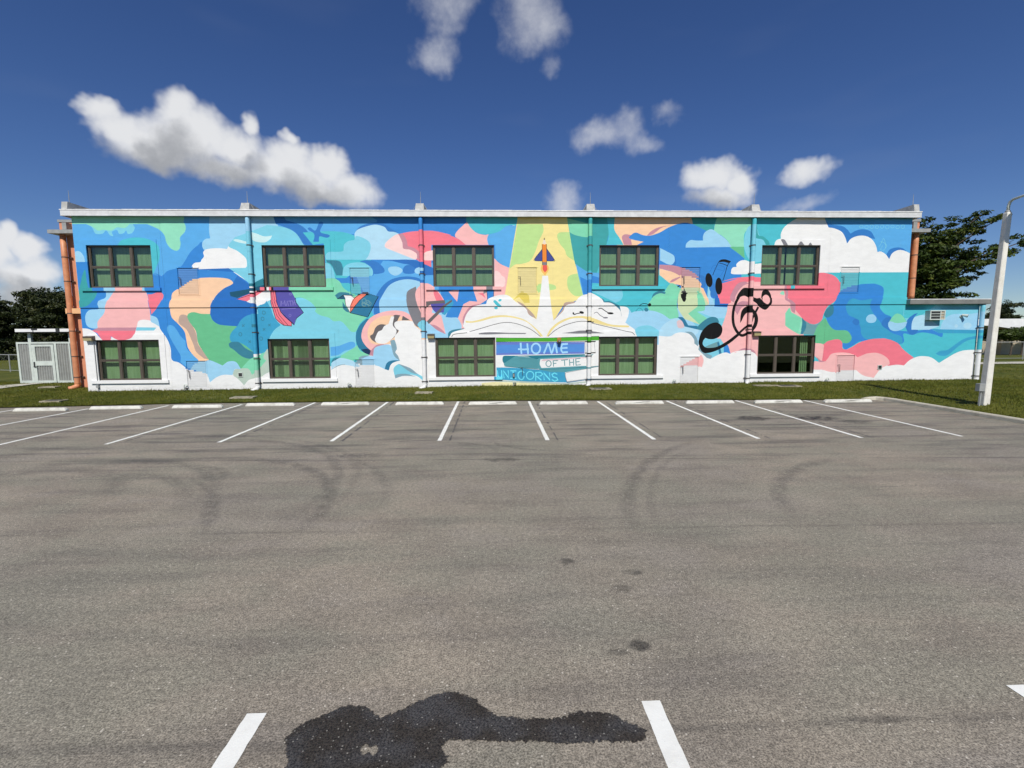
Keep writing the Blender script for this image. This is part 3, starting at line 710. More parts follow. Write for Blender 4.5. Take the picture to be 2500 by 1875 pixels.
('p', 0, 14, '-1.26,7.99! -1.08,7.7 -0.79,7.47 -0.45,7.39 -0.25,7.41! -0.32,7.19 -0.26,6.92! -1.33,6.92! -1.62,7.16 -1.83,7.32 -1.73,7.56'),
('p', 0, 14, '0.01,6.3! 0.3,6.04 0.76,5.84! 0.54,4.56! 0.11,4.53 -0.25,4.41 -0.72,4.12! -0.93,4.12! -0.83,4.27! -1.04,4.91! -0,4.94!'),
('p', 0, 15, '0.03,5.67 0.24,5.65 0.36,5.49 0.5,5.4 0.54,5.2! 0.47,4.99 0.23,4.92! 0.03,4.94!'),
('p', 0, 1, '-2.71,4.95! -1.04,4.94! -0.86,4.14! -1.2,4.29! -1.49,4.14! -1.77,3.48! -2.2,3.48! -2.15,3.8 -2.03,3.98! -1.84,4.33! -2.37,4.62!'),
('p', 0, 14, '-2.19,4.74! -1.69,4.91! -1.75,4.49! -1.79,4.26!'),
('p', 0, 4, '-2.57,3.48 -2.1,3.51 -1.74,3.48 -1.6,3.15 -1.69,2.91 -2.24,2.51! -2.89,2.51! -3.12,2.93!'),
('p', 0, 14, '-1.77,3.48! -1.49,4.14! -1.2,4.29! -0.83,4.26! -0.7,4.06! -1.32,3.77 -1.5,3.48 -1.54,3.12 -1.42,2.96! -1.63,2.91! -1.6,3.15'),
('p', 0, 36, '-2.49,4.27! -2.14,4.36 -1.96,4.21 -2.09,3.98 -2.39,3.63! -2.54,3.69!'),
('p', 7, 21, '-0.54,4.62! -0.48,4.82 -0.27,4.94 -0.03,4.91! -0.05,4.79! -0.36,4.7!'),
('p', 7, 1, '-0.36,4.78! -0.03,4.84! -0.04,4.43! -0.34,4.37!'),
('p', 7, 13, '-0.78,4.65! -0.54,4.68! -0.42,4.41! -0.6,4.56!'),
('k', 7, 24, 0.019, '-0.36,4.78 -0.34,4.37 -0.04,4.43 -0.03,4.84 -0.36,4.78'),
('p', 0, 18, '1.21,8.58! 3.42,8.59! 3.48,8.25! 4.3,4.48! 3.99,4.31! 3.33,4.07! 2.85,3.31! 2.01,3.31! 1.65,3.73! 1,4.2! 0.49,4.54!'),
('p', 0, 19, '1.13,7.89! 2.33,7.89! 2.36,7.56 2.14,7.1 1.96,6.59 1.72,6.18 1.31,6.04 1.01,6.01 0.74,5.82!'),
('p', 0, 19, '3.02,7.33 3.14,7.5 3.61,7.52! 3.85,6.18! 3.5,6.41 3.38,6.7 3.14,6.99'),
('p', 0, 19, '3.51,5.25 3.62,5.48 4.06,5.6! 4.29,4.51! 3.87,4.53 3.57,4.84'),
('p', 0, 19, '2.02,5.05! 2.43,5.13 2.91,5.02 2.94,4.84 2.55,4.78 2.07,4.67!'),
('p', 0, 8, '3.41,8.59! 5.38,8.59! 5.53,7.74 5.46,7.28 5.38,6.92! 4.77,5.13! 4.8,5.6! 4.22,5.76 3.92,5.95 3.74,6.76!'),
('p', 0, 11, '3.49,8.16! 4.56,7.91! 4.68,7.62 4.63,7.33 4.33,7.29 3.85,7.39 3.62,7.51!'),
('p', 0, 0, '3.91,6.03! 4.22,5.82 4.58,5.64 5.13,5.6! 5.14,4.6! 4.31,4.45!'),
('p', 0, 1, '4.13,5.42! 4.58,5.25 4.71,5.48! 5.13,5.36! 5.14,4.6! 4.31,4.54!'),
('p', 8, 21, '-4.2,4.57 -4.1,4.8 -3.74,4.99! -3.57,3.99! -3.29,3.4! -3.32,3.08! -3.77,3.1 -4.05,3.64 -4.18,4.11'),
('p', 8, 14, '-3.78,4.63 -3.66,4.92 -3.36,5.12 -3.07,5.09 -2.72,4.8 -2.44,4.39 -2.37,4.2! -2.92,4.16! -3.01,3.75! -2.57,3.63! -2.51,3.39 -2.37,2.73! -2.71,2.91 -3.11,3.21! -3.32,3.37! -3.57,3.81 -3.73,4.28'),
('p', 8, 20, '-3.13,3.21! -2.82,3.13 -2.53,2.92 -2.37,2.72! -2.77,2.91'),
('p', 8, 13, '-2.9,4.86! -2.67,4.68 -2.41,4.27! -2.77,4.28! -2.9,4.63'),
('p', 8, 6, '-3.71,3.17 -3.58,3.34 -3.34,3.37! -3.3,2.86! -3.53,2.96'),
('p', 8, 22, '-3.27,4.28! -2.38,4.34! -2.36,4.18! -3.03,4.15! -3.27,3.99!'),
('p', 8, 26, '-3.06,4.16! -2.37,4.19! -2.44,3.76! -2.81,3.73! -2.98,3.93'),
('p', 8, 22, '-3.26,3.34! -2.45,4.1! -2.05,4.36! -2.03,4.27! -2.39,4.01! -2.75,3.62! -3.17,3.21!'),
('p', 9, 20, '-1.48,3.02! -1.55,3.39 -1.41,3.74 -1.14,4.06 -0.72,4.15! -0.61,4.03! -1.33,3.03!'),
('p', 9, 9, '-2.26,2.53! -2.23,2.8 -1.99,2.93 -1.48,3! -1.58,2.85 -1.93,2.8 -2.1,2.53!'),
('p', 9, 23, '1.06,4.29! 1.36,4.15 1.57,3.96! 1.86,3.67 2.02,3.42! 1.59,3.67!'),
('p', 9, 23, '2.85,3.37! 3.09,3.63 3.3,3.9 3.39,4.19 3.93,4.25! 3.45,3.78!'),
('p', 9, 9, '4.6,4.71! 4.9,4.65 5.2,4.44 5.34,4.25! 5.75,4.26 6.05,4.02 6.25,3.66 6.37,3.35! 6.25,3.2! 5.63,3.94! 5.02,4.24!'),
('p', 9, 17, '6.08,4.05! 6.42,4 6.54,3.76 6.44,3.35 6.28,3.14!'),
('p', 9, 17, '-2.24,2.51! -2.14,2.68 -2.02,2.81 -1.44,2.98! -1.51,3.15 -1.38,3.62 -1.08,3.98 -0.72,4.11 -0.4,4.15! -0.31,4.38 0.05,4.53 0.41,4.59 0.7,4.53 1,4.26! 1.3,4.07 1.54,3.89 1.65,3.64 2.02,3.4! 2.15,4.14! 2.31,5.48! 2.58,5.48! 2.72,4.14! 2.85,3.34! 3.09,3.57 3.33,3.81 3.45,4.06 3.87,4.18! 4.05,4.41 4.29,4.56 4.65,4.62 4.66,4.66 4.96,4.53 5.2,4.35 5.29,4.2! 5.63,4.17 5.93,3.99 6.12,3.79 6.18,3.56 6.3,3.29! 6.49,3.14 6.86,2.86 7.01,2.53! 4.84,2.46!'),
('p', 9, 41, '-1.4,3.36! -1.09,3.33 -0.61,3.44 -0.14,3.57 0.46,3.61 1.06,3.52 1.53,3.34 1.95,3.01 2.25,2.71 2.39,2.49! 2.28,2.49! 2.01,2.86 1.59,3.25 1.05,3.45 0.46,3.53 -0.14,3.47 -0.62,3.34 -1.09,3.26 -1.4,3.27!'),
('p', 9, 41, '2.46,2.49! 2.67,2.89 2.97,3.19 3.4,3.42 3.88,3.54 4.36,3.54 4.83,3.44 5.64,3.14 6.49,3.08 6.54,2.99! 5.64,3.04 4.73,3.25 4.36,3.43 3.88,3.45 3.46,3.34 3.03,3.1 2.76,2.83 2.54,2.48!'),
('k', 9, 24, 0.025, '-1.22,2.83 -0.62,3 -0.02,3.17 0.46,3.26 0.93,3.23 1.41,3.08 1.83,2.87 2.28,2.52'),
('k', 9, 24, 0.025, '2.52,2.52 2.92,2.86 3.34,3.09 3.82,3.24 4.24,3.3 4.83,3.26 4.73,3.21 5.64,2.99 6.38,2.81 6.71,2.74 6.84,2.61'),
('k', 9, 24, 0.025, '-2.09,2.58 -1.96,2.71 -1.34,2.78'),
('p', 9, 21, '-0.78,2.75! -0.5,2.79 -0.03,2.8 0.57,2.77 1.54,2.75! 1.47,2.7! 0.45,2.71 -0.27,2.69 -0.77,2.7!'),
('p', 9, 21, '3.23,2.73! 3.76,2.79 4.18,2.85 4.67,2.83 5.34,2.71! 4.06,2.7!'),
('p', 9, 7, '-0.06,4.28 0.05,4.32 0.23,4.15 0.36,4.03! 0.22,4 0.05,4.12'),
('e',9,7,[0.263,4.322,0.082,0.057,20.0,0.0]),
('e',9,7,[0.069,3.959,0.088,0.063,0.0,0.0]),
('p', 10, 50, '0.87,4.32! 1.31,4.76! 1.66,4.55! 1.69,4.19! 1.43,4.19! 1.19,4.48!'),
('p', 10, 45, '2.27,6.01! 2.59,5.96! 2.62,5.77 2.44,5.47! 2.24,5.75'),
('p', 10, 44, '2.33,5.99! 2.52,5.99! 2.54,5.77 2.43,5.63! 2.33,5.78'),
('p', 10, 43, '2.31,6.75! 2.31,6.17! 1.96,6.18! 1.92,6.25! 2.14,6.53'),
('p', 10, 43, '2.5,6.76! 2.7,6.5 2.89,6.23! 2.85,6.17! 2.5,6.17!'),
('k', 10, 24, 0.019, '2.3,6.73 1.92,6.25 1.99,6.18 2.3,6.17'),
('k', 10, 24, 0.019, '2.51,6.76 2.89,6.23 2.84,6.17 2.51,6.17'),
('p', 10, 42, '2.3,6.96! 2.51,6.96! 2.51,6.11! 2.31,6.11!'),
('p', 10, 46, '2.4,7.26! 2.51,6.95! 2.46,6.99! 2.4,6.93! 2.35,6.99! 2.3,6.95!'),
('p', 10, 24, '2.4,7.27! 2.44,7.17! 2.37,7.17!'),
('p', 10, 21, '2.31,6.12! 2.51,6.12! 2.52,5.98! 2.31,5.98!'),
('k', 10, 24, 0.019, '2.3,6.96 2.31,5.98'),
('k', 10, 24, 0.019, '2.51,6.96 2.52,5.98'),
('p', 11, 17, '0.04,2.57! 5.1,2.58! 5.13,-0.02! 0.01,0.04!'),
('p', 11, 37, '-0.67,0.33! -0.03,0.38! 3.49,0.24! 3.49,-0.05! -0.7,-0.03!'),
('p', 11, 29, '-0.03,0.47! 3.49,0.28! 4.49,0.36! 4.49,0.3! 3.49,0.21! -0.03,0.4!'),
('p', 11, 31, '0.05,2.53! 2.36,2.51! 5.08,2.57! 5.08,2.37! 2.61,2.33! 0.05,2.34!'),
('k', 11, 24, 0.024, '0.05,2.33 1.6,2.31 3.12,2.31 4.93,2.33'),
('k', 11, 24, 0.016, '0.05,2.53 2.11,2.5 5.08,2.57'),
('p', 11, 32, '0.06,2.32! 4.38,2.29! 4.38,1.72! 0.05,1.69!'),
('p', 11, 33, '0.06,2.32! 4.38,2.29! 4.38,2.19! 0.06,2.19!'),
('p', 11, 33, '0.06,1.78! 4.38,1.82! 4.38,1.72! 0.05,1.69!'),
('k', 11, 24, 0.048, '4.39,2.31 4.91,2.31'),
('k', 11, 24, 0.048, '4.4,1.75 4.92,1.77'),
('k', 11, 24, 0.013, '4.4,2.28 4.42,1.75'),
('k', 11, 21, 0.013, '4.85,2.27 4.87,2.03 4.91,1.77'),
('p', 11, 34, '0.36,1.41 0.38,1.61 0.48,1.66! 1.14,1.65! 0.89,1.55! 0.43,1.28!'),
('p', 11, 35, '0.42,1.28! 0.99,1.64! 2.05,1.54! 2.1,1.39! 2.18,0.99! 1.44,1.02! 0.58,1.11! 0.45,1.17'),
('p', 11, 34, '0.99,1.65! 4.4,1.7! 4.4,1.64! 3.38,1.58! 2.15,1.51! 2.05,1.47! 1.6,1.6!'),
('p', 11, 35, '2.07,1.39 2.09,1.49 2.18,1.53! 4.47,1.64! 4.81,1.7! 4.78,1.65! 4.47,1.57! 2.21,1.47! 2.18,1.24 2.26,1.04! 4.48,1.13! 4.48,1.05! 3,0.98! 2.26,0.96 2.13,1.01 2.08,1.19'),
('p', 11, 17, '2.22,1.39 2.26,1.47! 4.47,1.57! 4.52,1.13! 2.28,1.05! 2.22,1.19'),
('p', 11, 49, '2.23,1.37! 2.36,1.47! 3.63,1.52! 4.47,1.56! 4.48,1.51! 3.12,1.43!'),
('k', 11, 24, 0.013, '0.45,1.13 1.09,1.08 1.98,0.99 2.26,0.96 3.38,1 4.53,1.07 5.07,1.12'),
('p', 11, 36, '-0.03,0.62! 0.06,0.62! 0.06,1.09! 0.58,1.08! 1.14,1.05! 2,0.97! 3.43,0.82! 3.43,0.64 3.54,0.31! 1.59,0.38! -0.03,0.5!'),
('p', 11, 35, '2.18,0.95! 3,0.98! 4.48,1.05! 5.07,1.12! 5.07,1.09! 4.48,0.99! 3.46,0.82! 2.74,0.84!'),
('p', 11, 17, '3.46,0.77! 4.51,0.98! 5.07,1.07! 5.09,0.65! 4.51,0.49! 3.56,0.36! 3.48,0.56'),
('k', 11, 24, 0.019, '3.44,0.79 3.44,0.62 3.52,0.35'),
('k', 11, 24, 0.016, '3.52,0.35 4.51,0.49 5.08,0.64'),
('k', 11, 28, 0.042, '3.51,0.31 4.51,0.45 5.08,0.6'),
('k', 11, 24, 0.013, '3.46,0.79 4.51,0.99 5.07,1.09'),
('k', 11, 24, 0.019, '-0.03,0.49 0.37,0.48'),
('k', 12, 38, 0.085, '1.25,2.28 1.26,2.01 1.29,1.74'),
('k', 12, 38, 0.085, '1.57,2.25 1.59,2 1.61,1.73'),
('k', 12, 38, 0.085, '1.12,1.97 1.4,1.95 1.65,1.97'),
('k', 12, 38, 0.085, '2.38,1.75 2.49,2 2.59,2.22 2.68,1.99 2.76,1.77 2.85,1.99 2.93,2.23 2.99,1.99 3.03,1.76'),
('k', 12, 38, 0.085, '3.56,2.21 3.27,2.19 3.23,2 3.24,1.89 3.3,1.79 3.56,1.81'),
('k', 12, 38, 0.085, '3.23,2 3.54,2.02'),
('e',12,38,[1.993,1.995,0.212,0.244,0.0,0.085]),
('e',12,39,[2.613,1.251,0.127,0.143,0.0,0.045]),
('k', 12, 39, 0.045, '2.86,1.1 2.84,1.39 3.08,1.4'),
('k', 12, 39, 0.045, '2.84,1.25 3,1.27'),
('k', 12, 39, 0.045, '3.23,1.41 3.57,1.44'),
('k', 12, 39, 0.045, '3.39,1.43 3.41,1.14'),
('k', 12, 39, 0.045, '3.64,1.45 3.66,1.14'),
('k', 12, 39, 0.045, '3.84,1.47 3.85,1.14'),
('k', 12, 39, 0.045, '3.64,1.29 3.85,1.31'),
('k', 12, 39, 0.045, '4.18,1.5 3.95,1.47 3.97,1.16 4.2,1.19'),
('k', 12, 39, 0.045, '3.96,1.32 4.14,1.34'),
('k', 12, 40, 0.053, '0.1,0.95 0.13,0.67 0.22,0.58 0.32,0.63 0.31,0.95'),
('k', 12, 40, 0.053, '0.09,0.58 0.36,0.58'),
('k', 12, 40, 0.053, '0.43,0.55 0.4,0.92 0.65,0.57 0.63,0.94'),
('k', 12, 40, 0.053, '0.87,0.92 0.88,0.56'),
('k', 12, 40, 0.053, '0.73,0.92 1.03,0.91'),
('k', 12, 40, 0.053, '0.73,0.55 1.03,0.55'),
('k', 12, 40, 0.053, '1.42,0.81 1.34,0.88 1.24,0.89 1.14,0.82 1.11,0.7 1.16,0.56 1.27,0.48 1.36,0.52 1.42,0.64'),
('k', 12, 40, 0.053, '1.98,0.42 1.99,0.83 2.23,0.83 2.32,0.74 2.23,0.65 2.03,0.64 2.26,0.44'),
('k', 12, 40, 0.053, '2.4,0.44 2.37,0.8 2.69,0.44 2.66,0.81'),
('k', 12, 40, 0.053, '3.04,0.72 2.91,0.79 2.78,0.72 2.83,0.61 3.02,0.55 3.07,0.45 2.92,0.38 2.77,0.47'),
('e',12,40,[1.706,0.684,0.18,0.196,0.0,0.053]),
('p', 0, 7, '5.34,8.59! 5.86,8.59! 5.76,7.85 5.85,7.51 6.15,7.22! 6.23,6.92! 5.38,6.92! 5.49,7.45'),
('p', 0, 7, '4.71,5.13! 8.1,4.91! 8.02,5.53! 8.57,5.18! 8.28,4.65! 7.68,4.53 7.63,4.05! 7.46,3.73 6.73,3.61! 6.48,3.94 6.11,4.03 5.63,4.24 5.26,4.36 4.72,4.66!'),
('p', 0, 6, '6.16,4.86! 6.23,4.53 6.11,4.3 5.87,4.18! 5.63,4.3! 5.26,4.48! 4.72,4.72! 4.71,4.86!'),
('p', 0, 16, '5.83,8.59! 9.44,8.6! 9.59,7.9! 9.16,7.94 8.86,7.91 8.56,7.83! 8.08,7.77 7.61,7.57 7.37,7.35! 7.01,7.38 6.77,7.44 6.57,7.31! 6.62,6.92! 6.21,6.92! 6,7.28 5.8,7.56 5.75,7.85'),
('p', 0, 20, '8.57,7.84! 8.08,7.74 7.67,7.45 7.31,7.32! 7.55,7.57 7.96,7.76'),
('p', 0, 20, '6.13,7.28 6.29,7.42 6.61,7.38! 6.57,7.19 6.62,6.92! 6.23,6.92!'),
('p', 0, 1, '6.57,7.19 6.62,7.42 6.83,7.5 7.13,7.39 7.49,7.36 7.97,7.51 8.38,7.74 8.86,7.91 9.28,7.96 9.76,7.8 10.1,7.62! 10.16,6.87! 11.5,6.83! 11.79,6.58! 12.17,6.26! 11.57,5.17! 10.88,4.58! 10.48,4.64! 10.22,5.17! 9.96,5.53! 9.59,5.76! 9.04,5.88! 8,5.94! 7.98,6.94!'),
('p', 0, 8, '9.35,8.6! 10.94,8.61! 10.62,7.86 10.63,7.64! 10.22,7.59! 9.76,7.81 9.57,7.9!'),
('p', 0, 10, '10.61,7.64 10.66,7.97 10.88,8.61! 12.64,8.61! 12.43,7.86 12.11,7.46 12.11,6.84! 11.38,6.84! 11.43,6.86! 11.3,7.11 10.93,7.4 10.62,7.5'),
('p', 0, 12, '11.38,6.84! 12.11,6.84! 12.17,6.29! 11.76,6.58!'),
('p', 0, 4, '9.24,6.8! 9.28,6.99 9.48,7.15 9.73,7.13 10.09,7.13! 10.08,7.34 10.19,7.54 10.49,7.66 10.86,7.43 11.24,7.16 11.5,6.83!'),
('p', 0, 4, '7.99,6.77! 8.41,6.58 8.69,6.41 8.73,6.17 8.61,6 8.37,6.02 8,6.19!'),
('p', 0, 3, '8.69,6.47! 8.8,6.17 8.76,5.94 8.49,5.94! 8.61,6 8.73,6.17'),
('p', 0, 6, '10.41,4.99! 10.22,5.17! 10.88,4.58! 10.75,4.09! 11.46,4.03! 11.32,3.41! 11.23,2.72! 9.93,2.97! 9.42,3.57! 10.44,4.1! 10.39,4.52'),
('p', 0, 4, '10.44,4.9! 10.75,4.09! 11.43,4.01! 11.3,3.41! 10.83,3.41! 9.9,3.75! 10.44,4.1!'),
('p', 0, 20, '7.98,5.99! 8.61,5.96 9.22,5.82 9.72,5.59 10.03,5.32! 9.54,5.42 9.05,5.44! 8.5,5.69 7.98,5.81!'),
('p', 0, 16, '7.98,5.81! 8.62,5.65 9.05,5.44! 9.6,5.41 9.97,5.22 10.23,4.76 10.43,4.34 10.47,4.07! 10.13,4.1! 9.28,3.93! 8.91,4.23! 9.13,5! 8.52,5.11! 7.99,5.5!'),
('p', 0, 20, '8.5,5.14! 8.63,5.28 9.05,5.44! 9.42,5.44! 9.05,5.38 8.7,5.18'),
('p', 0, 3, '9.9,5.47! 10.15,5.47 10.31,5.23 10.23,4.88 10.04,4.91! 10.1,5.17'),
('p', 0, 11, '7.59,4.29 7.8,4.59 8.22,4.65 8.37,4.88 8.58,5.11 8.88,5 9.09,4.76 8.96,4.52 8.88,4.11 9,3.57 8.93,3.42 8.56,3.36 8.07,3.67 7.58,3.73! 7.45,4.06'),
('p', 0, 9, '7.64,4.38! 7.74,4.62 8.04,4.75 8.33,4.67! 8.3,4.59! 8.04,4.63 7.8,4.53'),
('p', 0, 39, '8.88,4.17 8.93,4.41 9.06,4.64! 9.09,4.35 8.97,4.1'),
('p', 0, 48, '8.95,3.93 8.96,4.52 9.13,4.82 9.56,4.91 9.98,4.88 10.18,4.52 10.45,4.09! 9.9,3.78! 9.47,3.64! 10.06,3.11! 9.3,3.38!'),
('p', 0, 11, '9.87,4.76! 10.12,4.58 10.29,4.1! 10.27,3.8 9.9,3.73! 10.42,3.41! 10.06,3.11! 9.47,3.64! 9.92,3.98!'),
('p', 0, 2, '10.66,4.87 10.77,4.99! 10.91,4.58! 11.05,4.15! 11.53,4.2! 11.48,3.94! 10.75,3.98! 10.73,4.52'),
('p', 0, 4, '6.42,3.32 6.67,3.7 7.15,3.79 7.7,3.79 8.19,3.63 8.56,3.38! 8.99,3.41 9.31,3.05! 9.99,2.95! 10.31,2.83! 10.07,2.36! 9.82,2.59 9.2,2.72 8.59,2.54 8.03,2.56! 6.96,2.53! 6.86,2.86 6.49,3.14'),
('p', 0, 6, '6.86,2.85 7.1,3.04 7.59,3.07 8.03,2.83! 8.03,2.56! 6.96,2.53!'),
('p', 0, 5, '8.03,2.56! 8.09,2.86 8.32,3.15 8.69,3.36 8.99,3.39 9.25,3.03 9.99,2.87 9.82,2.59 9.2,2.72 8.59,2.54'),
('p', 0, 49, '8.92,3.26 9.12,3.33 9.28,3.15 9.26,2.96 9,2.96'),
('p', 0, 28, '8.94,3.48! 9.24,3.44 9.49,3.07! 9.92,3.04! 10.27,2.87! 10.12,2.83! 9.31,3.02! 9.18,3.27'),
('p', 0, 13, '10.88,4.64! 11.05,5.08! 11.85,5.32 11.14,5.2 11.75,5.35 12.42,5.4 13.04,5.37! 13.05,5.02! 15.84,5.01! 15.86,5.6! 16.24,5.58 16.68,5.45 16.98,5.15 17.04,4.73 16.82,4.26 16.46,3.96 16.27,3.59 16.19,3.29 15.89,3.09 15.51,3.16 15.19,3.39! 14.59,4.08! 11,4.12! 11.02,4.15!'),
('p', 0, 14, '11.43,4.1! 11.55,4.16! 11.65,4.69 12,5.11 12.43,5.17! 13.05,5.16! 14.17,4.95! 14.28,4.5 14.58,4.2 14.81,3.72! 14.69,3.62 14.36,3.59! 14.36,3.05! 14.72,2.8 15.08,2.57! 12.92,2.58! 13,1.55! 12.52,1.86 12.02,1.86 11.65,1.67! 11.45,2.11! 11.77,1.74! 10.94,2.35! 11.35,3.56'),
('p', 0, 20, '14.15,4.97! 14.41,4.74 14.4,4.32! 14.59,4.26 14.82,4.02 14.81,3.63! 14.62,3.77 14.52,4.13 14.26,4.31 14.29,4.62'),
('p', 0, 20, '11.51,4.34 11.65,4.75 11.88,5.08 12.21,5.18 12.45,5.08! 12.13,4.96 11.84,4.57 11.71,4.16!'),
('p', 0, 20, '11.75,3.92 12.04,4.21 12.41,4.21! 12.42,4.03! 12.12,3.91 11.92,3.56!'),
('p', 0, 10, '14,4.6! 14.12,4.71 14.23,4.68! 14.24,4.53! 14.1,4.54'),
('p', 0, 7, '14.41,5.1! 14.65,5.1! 14.65,4.89 14.54,4.85 14.45,4.91'),
('p', 0, 6, '10.19,2.42! 11.12,2.41! 11.68,1.65! 11.09,1.56! 10.63,1.41! 10.31,1.72!'),
('p', 0, 39, '10.39,2.02 11.06,2.29! 11.07,2.08! 10.65,1.84 10.4,1.87'),
('p', 0, 28, '10.97,2.23! 11.07,2.23! 11.21,1.68! 11.09,1.65!'),
('p', 0, 1, '11.31,2.02! 11.51,2.09 11.66,1.67! 11.32,1.69!'),
('p', 0, 17, '8.03,2.57! 8.59,2.54 8.89,2.69 9.2,2.73 9.57,2.64 9.82,2.36 10.03,2.03! 10.04,1.81 10.47,1.47! 10.66,1.42! 11.03,1.61 11.4,1.73 11.71,1.65 12,1.75 11.65,1.67! 11.9,1.77 12.33,1.83 12.77,1.76 13.04,1.48! 13.15,-1! 8.12,-0.94!'),
('p', 0, 30, '9.32,2.76! 9.69,2.73 9.95,2.42 10.03,2.03! 9.83,2.18! 9.79,2.42 9.57,2.64'),
('p', 0, 30, '10.04,1.87! 10.08,2.12! 10.34,1.74! 10.75,1.56! 10.66,1.41! 10.47,1.47!'),
('p', 0, 20, '12.01,1.8! 12.36,1.94 12.77,1.85 12.95,1.64! 12.65,1.78 12.33,1.83'),
('p', 0, 14, '9.05,1! 9.98,1.51! 10.19,1.6 10.32,1.35 10.25,1.01! 9.86,1.13! 9.37,1.07!'),
('p', 0, 9, '9.93,2.93 10.22,3.26 10.59,3.47 10.9,3.43 11.04,3.2! 10.54,3.11! 10.21,2.81!'),
('p', 13, 24, '11.85,4.37 11.92,4.58 12.09,4.8 12.24,4.88 12.5,4.85 12.62,4.77! 12.65,4.47! 12.81,4.37 13,4.39! 13.08,4.28! 13.08,4.44 13.12,4.69 13.24,4.79 13.39,4.77 13.54,4.58 13.6,4.33 13.6,4.11 13.45,3.9 13.32,3.81 13.15,3.86 12.94,4! 12.83,4.12 12.65,4.24! 12.63,4.4! 12.4,4.43 12.25,4.49 12.07,4.45 11.95,4.33!'),
('p', 13, 14, '13.12,4.32 13.18,4.47 13.32,4.54 13.47,4.44 13.5,4.2 13.4,4.08 13.27,4.13 13.15,4.23'),
('k', 13, 24, 0.137, '11.92,4.41 11.79,4.12 11.72,3.76 11.71,3.4 11.78,3.04 11.96,2.73 12.19,2.56 12.41,2.63 12.63,2.78'),
('k', 13, 24, 0.182, '12.59,2.74 12.81,3 12.89,3.32 12.81,3.61 12.62,3.82'),
('p', 13, 24, '12.08,3.17! 12.09,3.54 12.15,3.79 12.33,3.96 12.63,3.98! 12.78,3.74! 12.62,3.68 12.4,3.66 12.26,3.51 12.16,3.29'),
('p', 13, 24, '10.06,2.11 10.04,2.32 10.14,2.69 10.35,2.97 10.61,3.15 10.94,3.2 11.17,3.01 11.2,2.75 11.08,2.52 10.82,2.4 10.56,2.39 10.37,2.45! 10.27,2.32 10.25,2.14 10.39,1.99 10.61,1.96 10.98,2.02 11.49,2.3 11.96,2.66! 12.05,2.55! 11.57,2.16 10.99,1.84 10.47,1.7 10.21,1.79'),
('k', 13, 24, 0.106, '11.99,2.62 12.32,2.92 12.61,3.15 12.71,3.45 12.96,3.95'),
('e',14,24,[10.448,5.251,0.174,0.341,10.0,0.0]),
('e',14,24,[10.943,4.962,0.174,0.41,3.0,0.0]),
('k', 14, 24, 0.027, '10.62,5.48 10.73,5.76 10.9,6.13'),
('k', 14, 24, 0.03, '11.13,5.2 11.22,5.51 11.34,5.96 11.48,6.14'),
('p', 14, 24, '10.87,6.12! 10.99,6.22 11.22,6.24 11.5,6.15! 11.41,6.06! 11.15,6.12 10.95,6.11!'),
('k', 14, 24, 0.03, '10.92,6.07 11.12,6.02 11.33,5.94'),
('k', 14, 2, 0.019, '10.48,5.65 10.69,5.97 11.2,5.85 11,5.44'),
('k', 14, 2, 0.019, '10.65,5.83 11.14,5.69'),
('e',14,3,[10.615,4.91,0.152,0.228,0.0,0.0]),
('e',14,3,[10.699,4.625,0.167,0.265,0.0,0.0]),
('e',14,24,[10.448,5.251,0.174,0.341,10.0,0.0]),
('e',14,24,[10.943,4.962,0.174,0.41,3.0,0.0]),
('k', 14, 24, 0.051, '8.9,4.93 9.05,5 9.2,4.92 9.28,4.71'),
('p', 14, 24, '9.08,4.52 9.13,4.73 9.25,4.79 9.35,4.67 9.35,4.48 9.3,4.26 9.22,4.21 9.14,4.3'),
('k', 14, 24, 0.038, '5.04,3.89 5.18,3.92 5.36,3.8 5.57,3.68'),
('e',14,24,[5.634,3.677,0.152,0.051,-3.0,0.0]),
('k', 14, 21, 0.032, '4.82,3.68 4.97,3.73 5.12,3.59 5.33,3.47'),
('e',14,21,[5.395,3.464,0.126,0.038,0.0,0.0]),
('k', 14, 24, 0.038, '3.83,3.73 3.86,3.63 4,3.67 4.19,3.7'),
('e',14,24,[4.225,3.726,0.114,0.057,-15.0,0.0]),
('e',14,24,[4.219,3.72,0.107,0.057,-15.0,0.0]),
('k', 14, 24, 0.038, '3.8,3.73 3.82,3.64 4,3.67 4.18,3.7'),
('k', 14, 24, 0.032, '7.04,4.04 7.2,4.13 7.39,4.12 7.52,4.03'),
('e',14,24,[7.539,4.073,0.076,0.082,20.0,0.0]),
('k', 14, 9, 0.025, '6.87,3.76 7,3.91 7.14,3.89 7.24,3.76'),
('e',14,9,[7.392,3.841,0.101,0.088,-30.0,0.0]),
('p', 0, 6, '12.12,6.81 12.12,7.28 12.25,7.72 12.46,7.89! 12.68,7.8 12.82,7.4! 13.33,6.96! 13.02,6.92! 13,6.14! 12.63,6.09 12.35,6.29'),
('p', 0, 8, '12.58,7.89! 12.7,7.86 12.79,7.4 13.06,7.31 13.32,7.08 13.36,6.92! 13.18,6.92! 13.01,7.17 12.7,7.25 12.57,7.46'),
('p', 0, 0, '15.83,8.62! 20.68,8.63! 20.49,6.43! 18.67,6.43! 17.21,6.87! 16.22,7.75!'),
('p', 0, 3, '15.95,8.25! 16.25,7.9! 16.59,7.87 16.96,7.81 17.22,7.64 17.37,7.46! 17.65,7.61 18.02,7.67 18.4,7.55 18.64,7.2! 18.17,7.29! 17.23,6.99! 16.92,7.52! 16.26,7.74!'),
